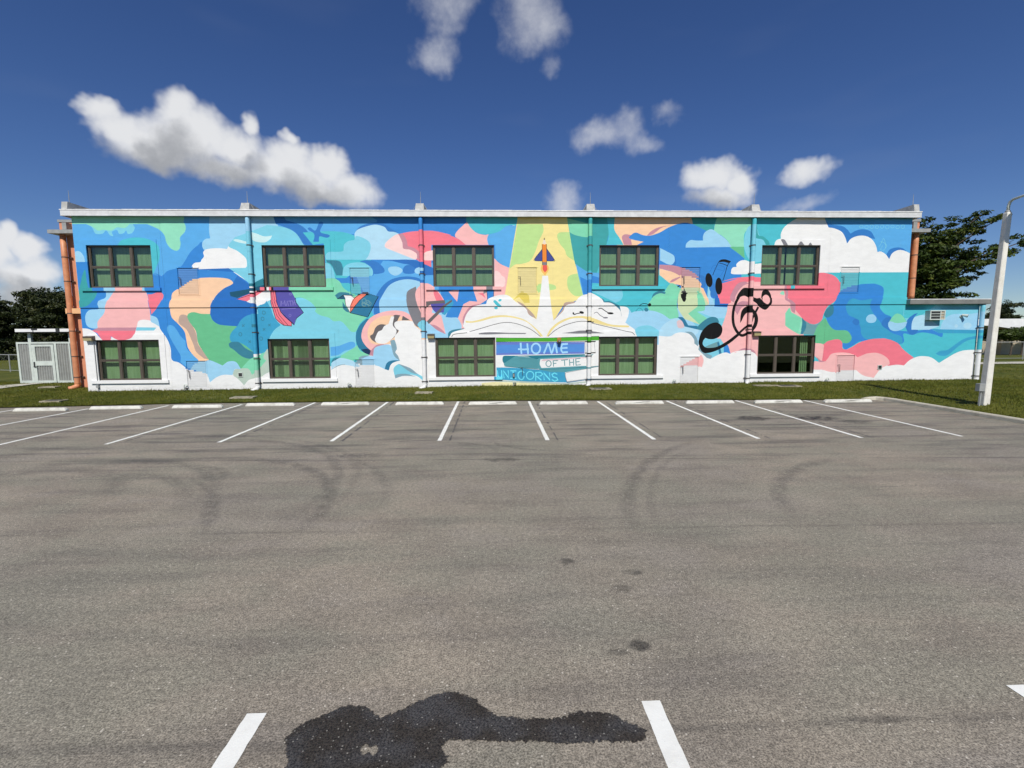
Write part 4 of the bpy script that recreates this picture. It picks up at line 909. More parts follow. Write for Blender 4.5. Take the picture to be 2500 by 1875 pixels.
('p', 0, 17, '13.59,6.9! 13.66,7.11 13.8,7.19 13.92,7.22! 13.91,7.46 14.05,7.75 14.37,8.01 14.67,8.18! 14.78,8.62! 15.85,8.62! 16.08,8.1 16.26,7.75! 16.54,7.71 16.92,7.55 17.12,7.28 17.23,6.99! 17.43,7.23 17.79,7.36 18.17,7.34 18.49,7.17 18.7,6.87 18.79,6.58! 18.97,6.61 19.23,6.46 19.41,6.24! 19.54,6.52 19.84,6.68 20.16,6.64 20.58,6.46! 20.46,5.61! 16.55,5.6! 15.85,5.59! 15.82,6.9!'),
('p', 0, 3, '19.25,6.46! 19.4,6.7 19.71,6.8 20.02,6.78 20.25,6.64! 19.84,6.68 19.54,6.52 19.41,6.24!'),
('p', 0, 21, '13.9,7.18! 14.08,7.18 14.28,6.9! 14.06,6.9!'),
('p', 0, 21, '14.75,6.9! 14.91,7.09 15.1,6.9!'),
('p', 0, 21, '15.28,6.9! 15.38,7.03 15.49,6.9!'),
('e',15,6,[17.893,7.795,0.088,0.063,0.0,0.019]),
('e',15,6,[18.155,7.772,0.088,0.076,0.0,0.019]),
('e',15,6,[18.413,7.795,0.088,0.088,0.0,0.019]),
('e',15,6,[18.675,7.772,0.088,0.063,0.0,0.019]),
('e',15,6,[18.933,7.796,0.088,0.076,0.0,0.019]),
('e',15,6,[19.196,7.773,0.088,0.088,0.0,0.019]),
('e',15,6,[19.454,7.797,0.088,0.063,0.0,0.019]),
('e',15,6,[19.717,7.774,0.088,0.076,0.0,0.019]),
('e',15,6,[19.976,7.798,0.088,0.088,0.0,0.019]),
('k', 15, 6, 0.019, '18.83,6.81 18.94,6.99 19.05,7.23 19.16,6.99 19.15,6.7 18.94,6.7 19.04,6.9'),
('k', 15, 6, 0.019, '18.91,7.08 19.07,7.04 19.23,6.9 19.18,6.76'),
('p', 0, 17, '11.53,5.67 11.6,5.85 11.79,5.88! 11.78,6.02 11.96,6.17 12.2,6.2 12.45,6.11! 12.64,6.02 13,6.05! 13.03,5.56! 11.68,5.53'),
('p', 0, 1, '16.37,3.5! 16.71,4.07 17.04,4.67 17.4,4.88 17.96,5.02 18.58,5.06 18.84,5.04 19.2,4.88 19.25,4.55 19.16,4.19 19.12,3.88 19.39,3.58 19.72,3.42 19.69,3.03 20.09,2.78 20.86,2.71 21.87,2.84! 22.47,2.64! 22.42,2.41 22.02,2.55 21.37,2.65 20.87,2.53 20.42,2.59 20.4,2.1 19.06,1.99! 18.22,2.24! 17.49,1.79! 17.21,2.13! 16.51,3.17!'),
('p', 0, 36, '17.38,3.89 17.45,4.19 17.69,4.34 18.07,4.25 18.67,4.32! 18.59,4.07 18.74,3.7 19.21,3.15 19.78,2.66 20.3,2.47 20.42,2.19! 20.33,2.07! 19.81,2.23 18.86,2.27! 18.46,2.36 18.25,2.61 18.2,2.91 17.95,3.34 17.56,3.53'),
('p', 0, 4, '18.45,3.37 18.57,3.53 18.82,3.55 18.98,3.37 18.91,3.18 18.66,3.14 18.49,3.22'),
('p', 0, 3, '17.75,3.19 17.89,3.34 18.08,3.28 18.12,3.1 17.94,3.03'),
('p', 0, 9, '16.29,3.53 16.41,3.83 16.68,4.07! 16.77,3.89 16.74,3.59 16.5,3.41'),
('p', 0, 39, '15.23,2.6! 15.4,2.99! 15.25,3.33! 15.64,3.11 15.96,3.07! 16.22,3.29! 16.03,2.93 15.83,2.56!'),
('p', 0, 11, '14.33,3.63! 14.53,3.9 14.64,3.69 14.86,3.57! 15.19,3.39! 15.21,3.05 15.12,2.57! 14.72,2.78 14.36,3.03!'),
('p', 0, 10, '15.15,3.42! 15.21,3.11 15.16,2.6! 14.98,2.63! 15.09,2.93'),
('p', 0, 9, '15.18,3.42! 15.4,3.17 15.41,2.9 15.24,2.6! 15.14,2.6! 15.21,3.11'),
('p', 0, 12, '15.79,2.14! 15.83,2.62! 15.99,2.99 16.33,3.38 16.44,3.29 16.65,2.98 16.92,2.8 17.48,2.77 17.72,2.55 17.77,2.31 17.59,2.14 17.27,2.16! 17.08,2.28! 16.57,2.22 16.33,2.07!'),
('p', 0, 13, '15.76,2.17! 16.33,2.1 16.57,2.25 17.07,2.34 17.3,2.19 17.35,1.88 17.55,1.82! 17.86,1.97 18.22,2.18 18.78,2.33 19.27,2.36 19.48,2.36 19.87,2.26 20.2,2.1 20.42,1.86 20.69,1.64 21.06,1.39! 20.79,1.17 20.58,1! 20.22,1.04 19.78,0.99! 18.94,1.19! 18.17,1.13! 16.33,1.15! 15.91,1.71!'),
('p', 0, 14, '15.76,2.17! 16.33,2.1 16.38,1.82 16.33,1.24! 15.99,1.45 15.79,1.71!'),
('p', 0, 14, '15.77,0.84! 15.94,1.27! 16.32,1.21! 16.51,1.24! 16.63,1.39 16.8,1.61 17.24,1.68 17.75,1.63 18.16,1.43! 18.46,1.56 18.65,1.62 19.09,1.65 19.48,1.52 19.76,1.3 19.84,1.07! 19.41,0.86 19.17,0.56 19.06,0.39! 18.73,0.45 18.47,0.49! 19.05,0.43! 18.6,0.49 18.33,0.62 18.06,0.81 17.55,0.78 16.92,0.7 16.35,0.83!'),
('p', 0, 20, '15.97,1.53! 16.25,1.3 16.52,1.24! 16.2,1.2!'),
('p', 0, 17, '20.58,1! 20.85,1.26 21.22,1.43 21.6,1.46 21.99,1.38 22.4,1.11! 22.77,1.34 23.2,1.59 23.7,1.74 24.73,1.76! 25.02,-1.14! 20.26,-1.08! 20.1,1.02!'),
('p', 0, 6, '20.33,4.12! 25.08,4.1! 24.91,2.6! 22.27,2.61! 21.8,2.83! 20.85,2.75! 20.49,3.27! 20.35,3.51!'),
('p', 0, 7, '20.33,4.12! 22.14,4.11! 21.3,3.51! 20.55,3.36! 20.39,3.36!'),
('p', 0, 4, '22.31,2.8! 22.36,3.07 22.52,3.35 22.83,3.53 23.21,3.56 23.85,3.56! 24.32,3.64! 24.31,2.75!'),
('e',0,5,[23.712,2.973,0.215,0.152,0.0,0.0]),
('e',0,5,[23.123,2.958,0.088,0.088,0.0,0.0]),
('p', 0, 36, '21.82,2.83! 22.32,2.8! 24.7,2.74! 24.72,2.57! 22.27,2.61!'),
('p', 0, 36, '22.18,1.58! 22.41,1.72 22.79,1.77 23.22,2.08 23.71,2.36 24.66,2.52! 24.67,2.37! 23.85,2.25 23.36,1.96 22.94,1.59 22.69,1.47 22.37,1.49'),
('p', 0, 3, '20.5,2.96 20.61,3.33 20.91,3.57! 21.09,3.61! 20.88,3.33 20.84,2.9! 21.18,2.76! 21,2.55 20.74,2.58'),
('p', 0, 5, '20.82,2.79! 20.82,3.14 20.93,3.39 21.24,3.51 21.46,3.49! 22.24,2.95! 21.74,2.78!'),
('p', 0, 3, '19.26,3.06 19.41,3.36 19.75,3.44! 19.65,3.09 19.8,2.79! 20.04,2.71! 19.64,2.78'),
('p', 0, 11, '19.69,3.27 19.96,3.58 20.28,3.5 20.54,3.18! 20.06,3.11 19.71,3.2'),
('p', 0, 4, '19.61,3 19.67,3.21 20.06,3.12 20.58,3.19! 20.46,2.9 20.09,2.73 19.77,2.78')]

def parse(s):
    pts = []
    for t in s.split():
        c = t.endswith('!')
        x, z = t.rstrip('!').split(',')
        pts.append((float(x), float(z), c))
    return pts

def smooth_closed(pts, n=5):
    """closed Catmull-Rom through the points; points marked ! stay sharp"""
    P = [np.array(p[:2]) for p in pts]; C = [p[2] for p in pts]; L = len(P); out = []
    for i in range(L):
        p1, p2 = P[i], P[(i + 1) % L]
        if C[i] and C[(i + 1) % L]:
            out.append(tuple(p1)); continue
        p0 = P[i - 1] if not C[i] else 2 * p1 - p2
        p3 = P[(i + 2) % L] if not C[(i + 1) % L] else 2 * p2 - p1
        for k in range(n):
            t = k / n
            q = 0.5 * (2 * p1 + (p2 - p0) * t + (2 * p0 - 5 * p1 + 4 * p2 - p3) * t * t + (3 * p1 - p0 - 3 * p2 + p3) * t ** 3)
            out.append((float(q[0]), float(q[1])))
    return out

def smooth_open(pts, n=5):
    P = [np.array(p[:2]) for p in pts]
    if len(P) == 2:
        return [tuple(p) for p in P]
    out = []
    for i in range(len(P) - 1):
        p1, p2 = P[i], P[i + 1]
        p0 = P[i - 1] if i else 2 * p1 - p2
        p3 = P[i + 2] if i + 2 < len(P) else 2 * p2 - p1
        for k in range(n):
            t = k / n
            q = 0.5 * (2 * p1 + (p2 - p0) * t + (2 * p0 - 5 * p1 + 4 * p2 - p3) * t * t + (3 * p1 - p0 - 3 * p2 + p3) * t ** 3)
            out.append(tuple(q))
    out.append(tuple(P[-1]))
    return out

LETTER = MURAL_MOTIFS.index('painted_lettering')
SHARP = [MURAL_MOTIFS.index(n_) for n_ in ('painted_teal_book', 'painted_purple_book', 'painted_backpack')]
PAINT_POLYS = []          # (motif, colour, [points])
for item in MURAL:
    kind, motif, colour = item[:3]
    if kind == 'p':
        PAINT_POLYS.append((motif, colour, smooth_closed(parse(item[3]))))
    elif kind == 'k':
        wd = item[3] / 2
        raw = parse(item[4])
        line = [p[:2] for p in raw] if motif in SHARP or motif == LETTER and len(raw) > 2 and len(raw) != 9 else smooth_open(raw, 4)
        left, right = [], []
        L = len(line)
        for i, p in enumerate(line):
            a = np.array(line[max(i - 1, 0)]); c = np.array(line[min(i + 1, L - 1)])
            t = (c - a) / (np.linalg.norm(c - a) + 1e-9)
            nrm = np.array((-t[1], t[0])); k = wd
            if 0 < i < L - 1:
                t0 = np.array(p) - a; t1 = c - np.array(p)
                cosang = float(np.dot(t0, t1) / (np.linalg.norm(t0) * np.linalg.norm(t1) + 1e-9))
                k = wd / max(0.55, math.sqrt(max(0.0, (1 + cosang) / 2)))
            left.append(np.array(p) + nrm * k); right.append(np.array(p) - nrm * k)
        for i in range(L - 1):
            PAINT_POLYS.append((motif, colour, [tuple(left[i]), tuple(left[i + 1]), tuple(right[i + 1]), tuple(right[i])]))
    else:
        x, z, rx, rz, rot, wd = item[3]
        a = math.radians(rot)
        def ell(rx_, rz_, n=26):
            return [(x + math.cos(a) * rx_ * math.cos(2 * math.pi * k / n) - math.sin(a) * rz_ * math.sin(2 * math.pi * k / n),
                     z + math.sin(a) * rx_ * math.cos(2 * math.pi * k / n) + math.cos(a) * rz_ * math.sin(2 * math.pi * k / n)) for k in range(n)]
        if wd <= 0:
            PAINT_POLYS.append((motif, colour, ell(rx, rz)))
        else:
            o_, i_ = ell(rx + wd / 2, rz + wd / 2), ell(rx - wd / 2, rz - wd / 2)
            for k in range(26):
                j = (k + 1) % 26
                PAINT_POLYS.append((motif, colour, [o_[k], o_[j], i_[j], i_[k]]))

PAL = np.array([lin(c, PAINT_K) for c in MURAL_COLOURS], dtype=np.float32)
POLY_NP = []
for motif, colour, pts in PAINT_POLYS:
    a = np.array(pts)
    POLY_NP.append((motif, colour, a, a.min(0), a.max(0)))

def mural_at(xs, zs):
    """colour and motif index painted at each wall point, topmost coat wins"""
    xs = np.asarray(xs, float); zs = np.asarray(zs, float)
    col = np.full(len(xs), MURAL_WHITE, int); mot = np.zeros(len(xs), int)
    for motif, colour, a, lo, hi in POLY_NP:
        idx = np.nonzero((xs >= lo[0]) & (xs <= hi[0]) & (zs >= lo[1]) & (zs <= hi[1]))[0]
        if not len(idx):
            continue
        x, z = xs[idx], zs[idx]
        inside = np.zeros(len(idx), bool)
        b = np.roll(a, -1, 0)
        for (x1, z1), (x2, z2) in zip(a, b):
            if z1 == z2:
                continue
            c = ((z1 > z) != (z2 > z)) & (x < (x2 - x1) * (z - z1) / (z2 - z1) + x1)
            inside ^= c
        sel = idx[inside]
        col[sel] = colour; mot[sel] = motif
    return col, mot
MURAL_WHITE = [i for i, c in enumerate(MURAL_COLOURS) if c == (242, 242, 240)][0]
def paint_at(x, z):
    return PAL[mural_at([x], [z])[0][0]]

# ------------------------------------------------------------------ setting: ground, lot, lawn, path
WY = 22.87                # plane of the painted wall
LOT_EDGE = [(-60, 17.4), (-19, 18.46), (-15.7, 18.71), (-11.9, 19.1), (-6.3, 19.0), (0, 18.82), (7.4, 18.41), (10.4, 18.15), (14.78, 17.85), (15.3, 17.85)]
def lot_edge(x):
    return float(np.interp(x, [p[0] for p in LOT_EDGE], [p[1] for p in LOT_EDGE]))
def sstep(a, b, v):
    t = np.clip((v - a) / (b - a), 0, 1)
    return t * t * (3 - 2 * t)
def lawn_z(x, y):
    base = 0.105 + 0.0030 * (np.clip(x, -20, 26) + 19) + 0.15 * sstep(22.5, 26.0, y) + 0.012 * np.sin(x * 0.9 + y * 0.5) * np.sin(y * 0.7 - x * 0.3)
    rise = sstep(-0.1, 2.6, y - np.interp(x, [p[0] for p in LOT_EDGE], [p[1] for p in LOT_EDGE]))
    side = sstep(15.3, 17.0, x)
    k = np.maximum(rise, side)
    return 0.03 + (base - 0.03) * k + 0.09 * side * (1 - sstep(17.0, 30.0, x)) * (1 - sstep(19, 24, y))

def grid_sheet(name, xs, yfun, nv, mat, zfun):
    nx = len(xs); v = []; f = []
    X = np.zeros((nx, nv)); Y = np.zeros((nx, nv))
    for i, x in enumerate(xs):
        X[i] = x; Y[i] = yfun(x, nv)
    Z = zfun(X, Y)
    v = np.stack([X, Y, Z], -1).reshape(-1, 3).tolist()
    for i in range(nx - 1):
        for j in range(nv - 1):
            f.append((i * nv + j, (i + 1) * nv + j, (i + 1) * nv + j + 1, i * nv + j + 1))
    me = bpy.data.meshes.new(name); me.from_pydata(v, [], f)
    me.polygons.foreach_set('use_smooth', [True] * len(me.polygons))
    return link(name, me, mat)

g = Geo(); g.face([(-900, -900, -0.12), (900, -900, -0.12), (900, 900, -0.12), (-900, 900, -0.12)])
tag(g.build('ground', M_TURF), kind='structure')

lot = Geo()
xs = [-60] + list(np.arange(-40, 15.31, 0.5)) + [15.3]
for a, b in zip(xs[:-1], xs[1:]):
    if b - a < 1e-6: continue
    lot.face([(a, -40, 0), (b, -40, 0), (b, lot_edge(b) + 0.03 * math.sin(b * 7.3), 0), (a, lot_edge(a) + 0.03 * math.sin(a * 7.3), 0)])
parking_lot = tag(lot.build('parking_lot', M_ASPHALT), kind='structure')

def ys_main(x, nv):
    e = lot_edge(x) - 0.02
    t = np.linspace(0, 1, nv) ** 2.6
    return e + t * (160 - e)
lawn1 = grid_sheet('lawn', [-120, -100, -80] + list(np.arange(-60, 15.3, 0.6)) + [15.32], ys_main, 60, M_TURF, lawn_z)
tag(lawn1, kind='structure')
lawn2 = grid_sheet('lawn', [15.32 + 60 * t ** 2.2 for t in np.linspace(0, 1, 50)] + [110, 160],
                   lambda x, nv: np.concatenate([np.linspace(-40, 8, 10), np.linspace(8.5, 30, 50), np.linspace(31, 160, nv - 60)]), 84, M_TURF, lawn_z)
tag(lawn2, kind='structure')

# concrete kerb round the end bay
def kerb_path():
    p = [(14.44, 17.92), (14.75, 17.95), (15.02, 17.86), (15.18, 17.6), (15.22, 17.2)]
    for y in np.arange(16.6, -40, -0.6):
        p.append((15.20 - 0.012 * max(0, 16.5 - y) * (1 if y > 11 else 0) - (0.066 if y <= 11 else 0), y))
    return p
kp = kerb_path()
kg = Geo(); rings = []
for i, (x, y) in enumerate(kp):
    a = Vector(kp[max(i - 1, 0)] + (0,)); b = Vector(kp[min(i + 1, len(kp) - 1)] + (0,))
    t = (b - a).normalized(); n = Vector((-t.y, t.x, 0))   # n points into the lawn
    h = 0.13 if i > 1 else (0.03 if i == 0 else 0.09)
    c = Vector((x, y, 0))
    if n.x < 0 and abs(n.x) > 0.5: n = -n
    if i < 2: n = Vector((0, 1, 0))
    rings.append([tuple(c - n * 0.09 + Vector((0, 0, -0.02))), tuple(c - n * 0.075 + Vector((0, 0, h - 0.03))), tuple(c - n * 0.05 + Vector((0, 0, h))),
                  tuple(c + n * 0.07 + Vector((0, 0, h + 0.005))), tuple(c + n * 0.10 + Vector((0, 0, -0.02)))])
kg.loft(rings)
tag(kg.build('kerb', M_KERB), kind='structure')

# concrete path to the enclosure, and the far path and road on the right
def strip(name, pts, mat, dz=0.035):
    gg = Geo()
    for (a, b), (c, d) in zip(pts[:-1], pts[1:]):
        n = 8
        for i in range(n):
            q = []
            for t in (i / n, (i + 1) / n):
                L = np.array(a) * (1 - t) + np.array(c) * t; R = np.array(b) * (1 - t) + np.array(d) * t
                q.append((L, R))
            P = [q[0][0], q[0][1], q[1][1], q[1][0]]
            gg.face([(float(p[0]), float(p[1]), float(lawn_z(np.array([p[0]]), np.array([p[1]]))[0]) + dz) for p in P])
    return tag(gg.build(name, mat), kind='structure')
strip('path', [((-24.6, 25.85), (-23.9, 25.95)), ((-25.9, 24.6), (-24.6, 24.0)), ((-32, 20.6), (-31.0, 19.9))], M_PATH)
strip('path', [((30, 31.5), (30, 33.4)), ((46, 32.2), (46, 34.6)), ((90, 34), (90, 37))], M_PATH)
strip('path', [((34, 51.0), (34, 53)), ((90, 51.0), (90, 53))], M_PATH)

# ------------------------------------------------------------------ school building
building = thing('school_building', 'two-storey school building with a colourful cloud and open-book mural across its long front', 'building', (0.5, WY, 0.0))
X_L, X_R, X_A = -19.34, 20.44, 24.25
Z_TOP, Z_ANNEX = 8.2, 4.05
WIN_W = 2.90
WIN_X = [-18.80 + 7.95 * i for i in range(5)]
UP = (4.97, 6.91); LOW = (0.64, 2.55)
BELT = (4.05, 4.39)
WINDOWS = [(x, x + WIN_W, UP[0], UP[1]) for x in WIN_X] + [(x + 0.02, x + WIN_W + 0.02, LOW[0], LOW[1]) for x in WIN_X]
SURROUND = [(x - 0.34, x + WIN_W + 0.27, z0 - 0.02, z1 + 0.26) for x, _, z0, z1 in WINDOWS]
PANELS = [(x + 4.02, x + 4.94, 4.64, 5.87) for x in WIN_X] + [(x + 4.10, x + 5.00, 0.28, 1.53) for x in WIN_X]
JOINTS = [x + 3.38 for x in WIN_X]
JOINT_W = 0.016

# mural: one constrained triangulation of every painted outline, split at the relief of the wall
verts, edges = [], []
def add_loop(pts):
    b = len(verts)
    n = len(pts)
    verts.extend(Vector((p[0], p[1])) for p in pts)
    edges.extend((b + i, b + (i + 1) % n) for i in range(n))
def rect(x0, x1, z0, z1):
    return [(x0, z0), (x1, z0), (x1, z1), (x0, z1)]
for motif, colour, pts in PAINT_POLYS:
    add_loop(pts)
for r in WINDOWS + SURROUND + PANELS:
    add_loop(rect(*r))
add_loop(rect(X_L, X_R, 0.0, Z_TOP)); add_loop(rect(X_R, X_A, 0.0, Z_ANNEX)); add_loop(rect(X_L, X_R, *BELT))
for x in JOINTS:
    add_loop(rect(x - JOINT_W / 2, x + JOINT_W / 2, 0.0, Z_TOP))
cv, ce, cf, _, _, _ = delaunay_2d_cdt(verts, edges, [], 0, 1e-4)
cv = np.array([(v.x, v.y) for v in cv]); cf = np.array(cf)
cen = cv[cf].mean(1)
cx_, cz_ = cen[:, 0], cen[:, 1]
def inside(r):
    return (cx_ > r[0]) & (cx_ < r[1]) & (cz_ > r[2]) & (cz_ < r[3])
keep = inside((X_L, X_R, 0.0, Z_TOP)) | inside((X_R, X_A, 0.0, Z_ANNEX))
for r in WINDOWS:
    keep &= ~inside(r)
cf, cen = cf[keep], cen[keep]; cx_, cz_ = cen[:, 0], cen[:, 1]
colour_i, motif_i = mural_at(cx_, cz_)
depth = np.zeros(len(cf))                      # towards the viewer is negative y
for x in JOINTS:
    depth[(np.abs(cx_ - x) < JOINT_W / 2)] = 0.006
for r in SURROUND:
    depth[inside(r)] = -0.026
depth[inside((X_L, X_R, *BELT))] = -0.045
panel_id = np.full(len(cf), -1)
for k, r in enumerate(PANELS):
    s_ = inside(r); panel_id[s_] = k; depth[s_] = 0.022 if k != 7 else 0.004

def paint_sheet(name, sel, parent, dim=1.0):
    tris = cf[sel]; d = depth[sel]; ci = colour_i[sel]
    P = cv[tris]                               # n,3,2
    n = len(tris)
    V = np.zeros((n, 3, 3)); V[:, :, 0] = P[:, :, 0]; V[:, :, 1] = WY + d[:, None]; V[:, :, 2] = P[:, :, 1]
    a = P[:, 1] - P[:, 0]; b = P[:, 2] - P[:, 0]
    flip = (a[:, 0] * b[:, 1] - a[:, 1] * b[:, 0]) < 0
    V[flip] = V[flip][:, ::-1]
    me = bpy.data.meshes.new(name)
    me.from_pydata(V.reshape(-1, 3).tolist(), [], np.arange(n * 3).reshape(-1, 3).tolist())
    at = me.color_attributes.new('paint', 'FLOAT_COLOR', 'CORNER')
    c = np.repeat(PAL[ci], 3, 0).copy(); c[:, :3] *= dim
    at.data.foreach_set('color', c.astype(np.float32).ravel())
    return link(name, me, M_PAINT, parent)

on_wall = panel_id < 0
mural = paint_sheet('mural', on_wall & (motif_i == 0), building)
mural['label'] = 'painted field of blue, turquoise, pink and white cloud shapes'
MOTIF_LABELS = {'painted_purple_book': 'flying purple book marked MATH', 'painted_teal_book': 'open teal book with an orange page edge', 'painted_open_book': 'giant open white book with cloud smoke',
                'painted_pencil_rocket': 'orange pencil rocket with blue fins', 'painted_book_stack': 'stack of blue and teal books', 'painted_lettering': 'lettering HOME OF THE UNICORNS',
                'painted_treble_clef': 'large black treble clef', 'painted_music_notes': 'black music notes', 'painted_pink_balloon': 'pink balloon shape with a purple book', 'painted_ring_clouds': 'pink ring with white cloud shapes'}
RENAME = {'whale': 'painted_fish', 'number_symbols': 'painted_symbols', 'signature': 'painted_signature'}
def components(sel):
    """split the selected triangles into connected painted pieces"""
    ids = np.nonzero(sel)[0]; par = {}
    def find(i):
        while par.setdefault(i, i) != i:
            par[i] = par[par[i]]; i = par[i]
        return i
    for t in ids:
        r = find(int(cf[t][0]))
        for q_ in cf[t][1:]:
            par[find(int(q_))] = r
    groups = {}
    for t in ids:
        groups.setdefault(find(int(cf[t][0])), []).append(t)
    return sorted(groups.values(), key=lambda m_: min(cen[t][0] for t in m_))
for k, nm in enumerate(MURAL_MOTIFS):
    if k == 0: continue
    sel = on_wall & (motif_i == k)
    if not sel.any(): continue
    name = RENAME.get(nm, nm)
    if nm in ('signature', 'number_symbols', 'whale'):
        tag(paint_sheet(name, sel, mural), kind='stuff')
        continue
    for piece in components(sel):
        o = paint_sheet('painted_letter' if nm == 'painted_lettering' else name, np.array(piece), mural)
        if nm in MOTIF_LABELS and len(piece) > 12: o['label'] = MOTIF_LABELS[nm] if nm != 'painted_lettering' else 'pale letter of HOME OF THE UNICORNS'

# solid wall behind the paint, with real window openings
def wall_cells(x0, x1, z0, z1, holes):
    xs = sorted({x0, x1} | {h[0] for h in holes} | {h[1] for h in holes}); zs = sorted({z0, z1} | {h[2] for h in holes} | {h[3] for h in holes})
    for a, b in zip(xs[:-1], xs[1:]):
        run = None
        for c, d in zip(zs[:-1], zs[1:]):
            mx, mz = (a + b) / 2, (c + d) / 2
            if any(h[0] < mx < h[1] and h[2] < mz < h[3] for h in holes):
                if run: yield (a, b, run[0], run[1])
                run = None
            else:
                run = (run[0], d) if run else (c, d)
        if run: yield (a, b, run[0], run[1])
wg = Geo()
T = 0.26
for a, b, c, d in wall_cells(X_L, X_R, -0.1, Z_TOP, WINDOWS):
    wg.box(a, b, WY + 0.032, WY + T, c, d)
wg.box(X_R, X_A, WY + 0.032, WY + T, -0.1, Z_ANNEX)
wg.box(X_L, X_L + 0.2, WY + T, WY + 9.0, -0.1, Z_TOP); wg.box(X_R - 0.2, X_R, WY + T, WY + 9.0, -0.1, Z_TOP)
wg.box(X_A - 0.2, X_A, WY + T, WY + 8.0, -0.1, Z_ANNEX)
wg.box(X_L + 0.2, X_R - 0.2, WY + 8.8, WY + 9.0, -0.1, Z_TOP)
wall = wg.build('wall', M_WALLBACK, building)
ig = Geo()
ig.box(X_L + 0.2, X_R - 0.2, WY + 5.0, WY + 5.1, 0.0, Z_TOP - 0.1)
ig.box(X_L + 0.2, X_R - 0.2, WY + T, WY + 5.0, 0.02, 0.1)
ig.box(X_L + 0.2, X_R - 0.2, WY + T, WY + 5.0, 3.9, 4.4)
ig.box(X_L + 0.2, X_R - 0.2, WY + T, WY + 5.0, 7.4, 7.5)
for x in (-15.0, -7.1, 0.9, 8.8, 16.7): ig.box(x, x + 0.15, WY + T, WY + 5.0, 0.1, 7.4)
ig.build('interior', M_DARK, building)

# painted relief that wraps its edges: sills, belt course, window surrounds
def painted_bar(gg, x0, x1, y0, y1, z0, z1, step=0.12, plain_white=False):
    n = max(1, int((x1 - x0) / step))
    xs = np.linspace(x0, x1, n + 1)
    ci, _ = mural_at((xs[:-1] + xs[1:]) / 2, np.full(n, (z0 + z1) / 2))
    if plain_white: ci[:] = MURAL_WHITE
    for i in range(n):
        c = PAL[ci[i]]; a, b = xs[i], xs[i + 1]
        gg.face([(a, y0, z0), (b, y0, z0), (b, y0, z1), (a, y0, z1)], c)
        gg.face([(a, y0, z1), (b, y0, z1), (b, y1, z1), (a, y1, z1)], c)
        gg.face([(a, y1, z0), (b, y1, z0), (b, y0, z0), (a, y0, z0)], c)
    c0, c1 = PAL[ci[0]], PAL[ci[-1]]
    gg.face([(x0, y1, z0), (x0, y0, z0), (x0, y0, z1), (x0, y1, z1)], c0)
    gg.face([(x1, y0, z0), (x1, y1, z0), (x1, y1, z1), (x1, y0, z1)], c1)
def painted_post(gg, x0, x1, y0, y1, z0, z1, step=0.12):
    n = max(1, int((z1 - z0) / step)); zs = np.linspace(z0, z1, n + 1)
    ci, _ = mural_at(np.full(n, (x0 + x1) / 2), (zs[:-1] + zs[1:]) / 2)
    for i in range(n):
        c = PAL[ci[i]]; a, b = zs[i], zs[i + 1]
        gg.face([(x0, y1, a), (x0, y0, a), (x0, y0, b), (x0, y1, b)], c)
        gg.face([(x1, y0, a), (x1, y1, a), (x1, y1, b), (x1, y0, b)], c)
        gg.face([(x0, y0, a), (x1, y0, a), (x1, y0, b), (x0, y0, b)], c)
bg_ = Geo(); painted_bar(bg_, X_L, X_R, WY - 0.043, WY + 0.03, BELT[0], BELT[1])
bg_.build('belt_course', M_PAINT, building)
for k, (x0, x1, z0, z1) in enumerate(SURROUND):
    wx0, wx1, wz0, wz1 = WINDOWS[k]
    sg = Geo()
    painted_bar(sg, x0, x1, WY - 0.024, WY + 0.03, wz1, z1)
    painted_post(sg, x0, wx0, WY - 0.024, WY + 0.2, z0, wz1)
    painted_post(sg, wx1, x1, WY - 0.024, WY + 0.2, z0, wz1)
    sg.face([(wx0, WY - 0.026, wz1), (wx1, WY - 0.026, wz1), (wx1, WY + 0.2, wz1 - 0.001), (wx0, WY + 0.2, wz1 - 0.001)], paint_at((wx0 + wx1) / 2, wz1 + 0.1))
    sg.build('window_surround', M_PAINT, building)
    sl = Geo()
    painted_bar(sl, x0 - 0.02, x1 + 0.06, WY - 0.085, WY + 0.2, wz0 - 0.145, wz0 - 0.002, 0.1, k == 8)
    sl.build('window_sill', M_PAINT, building)

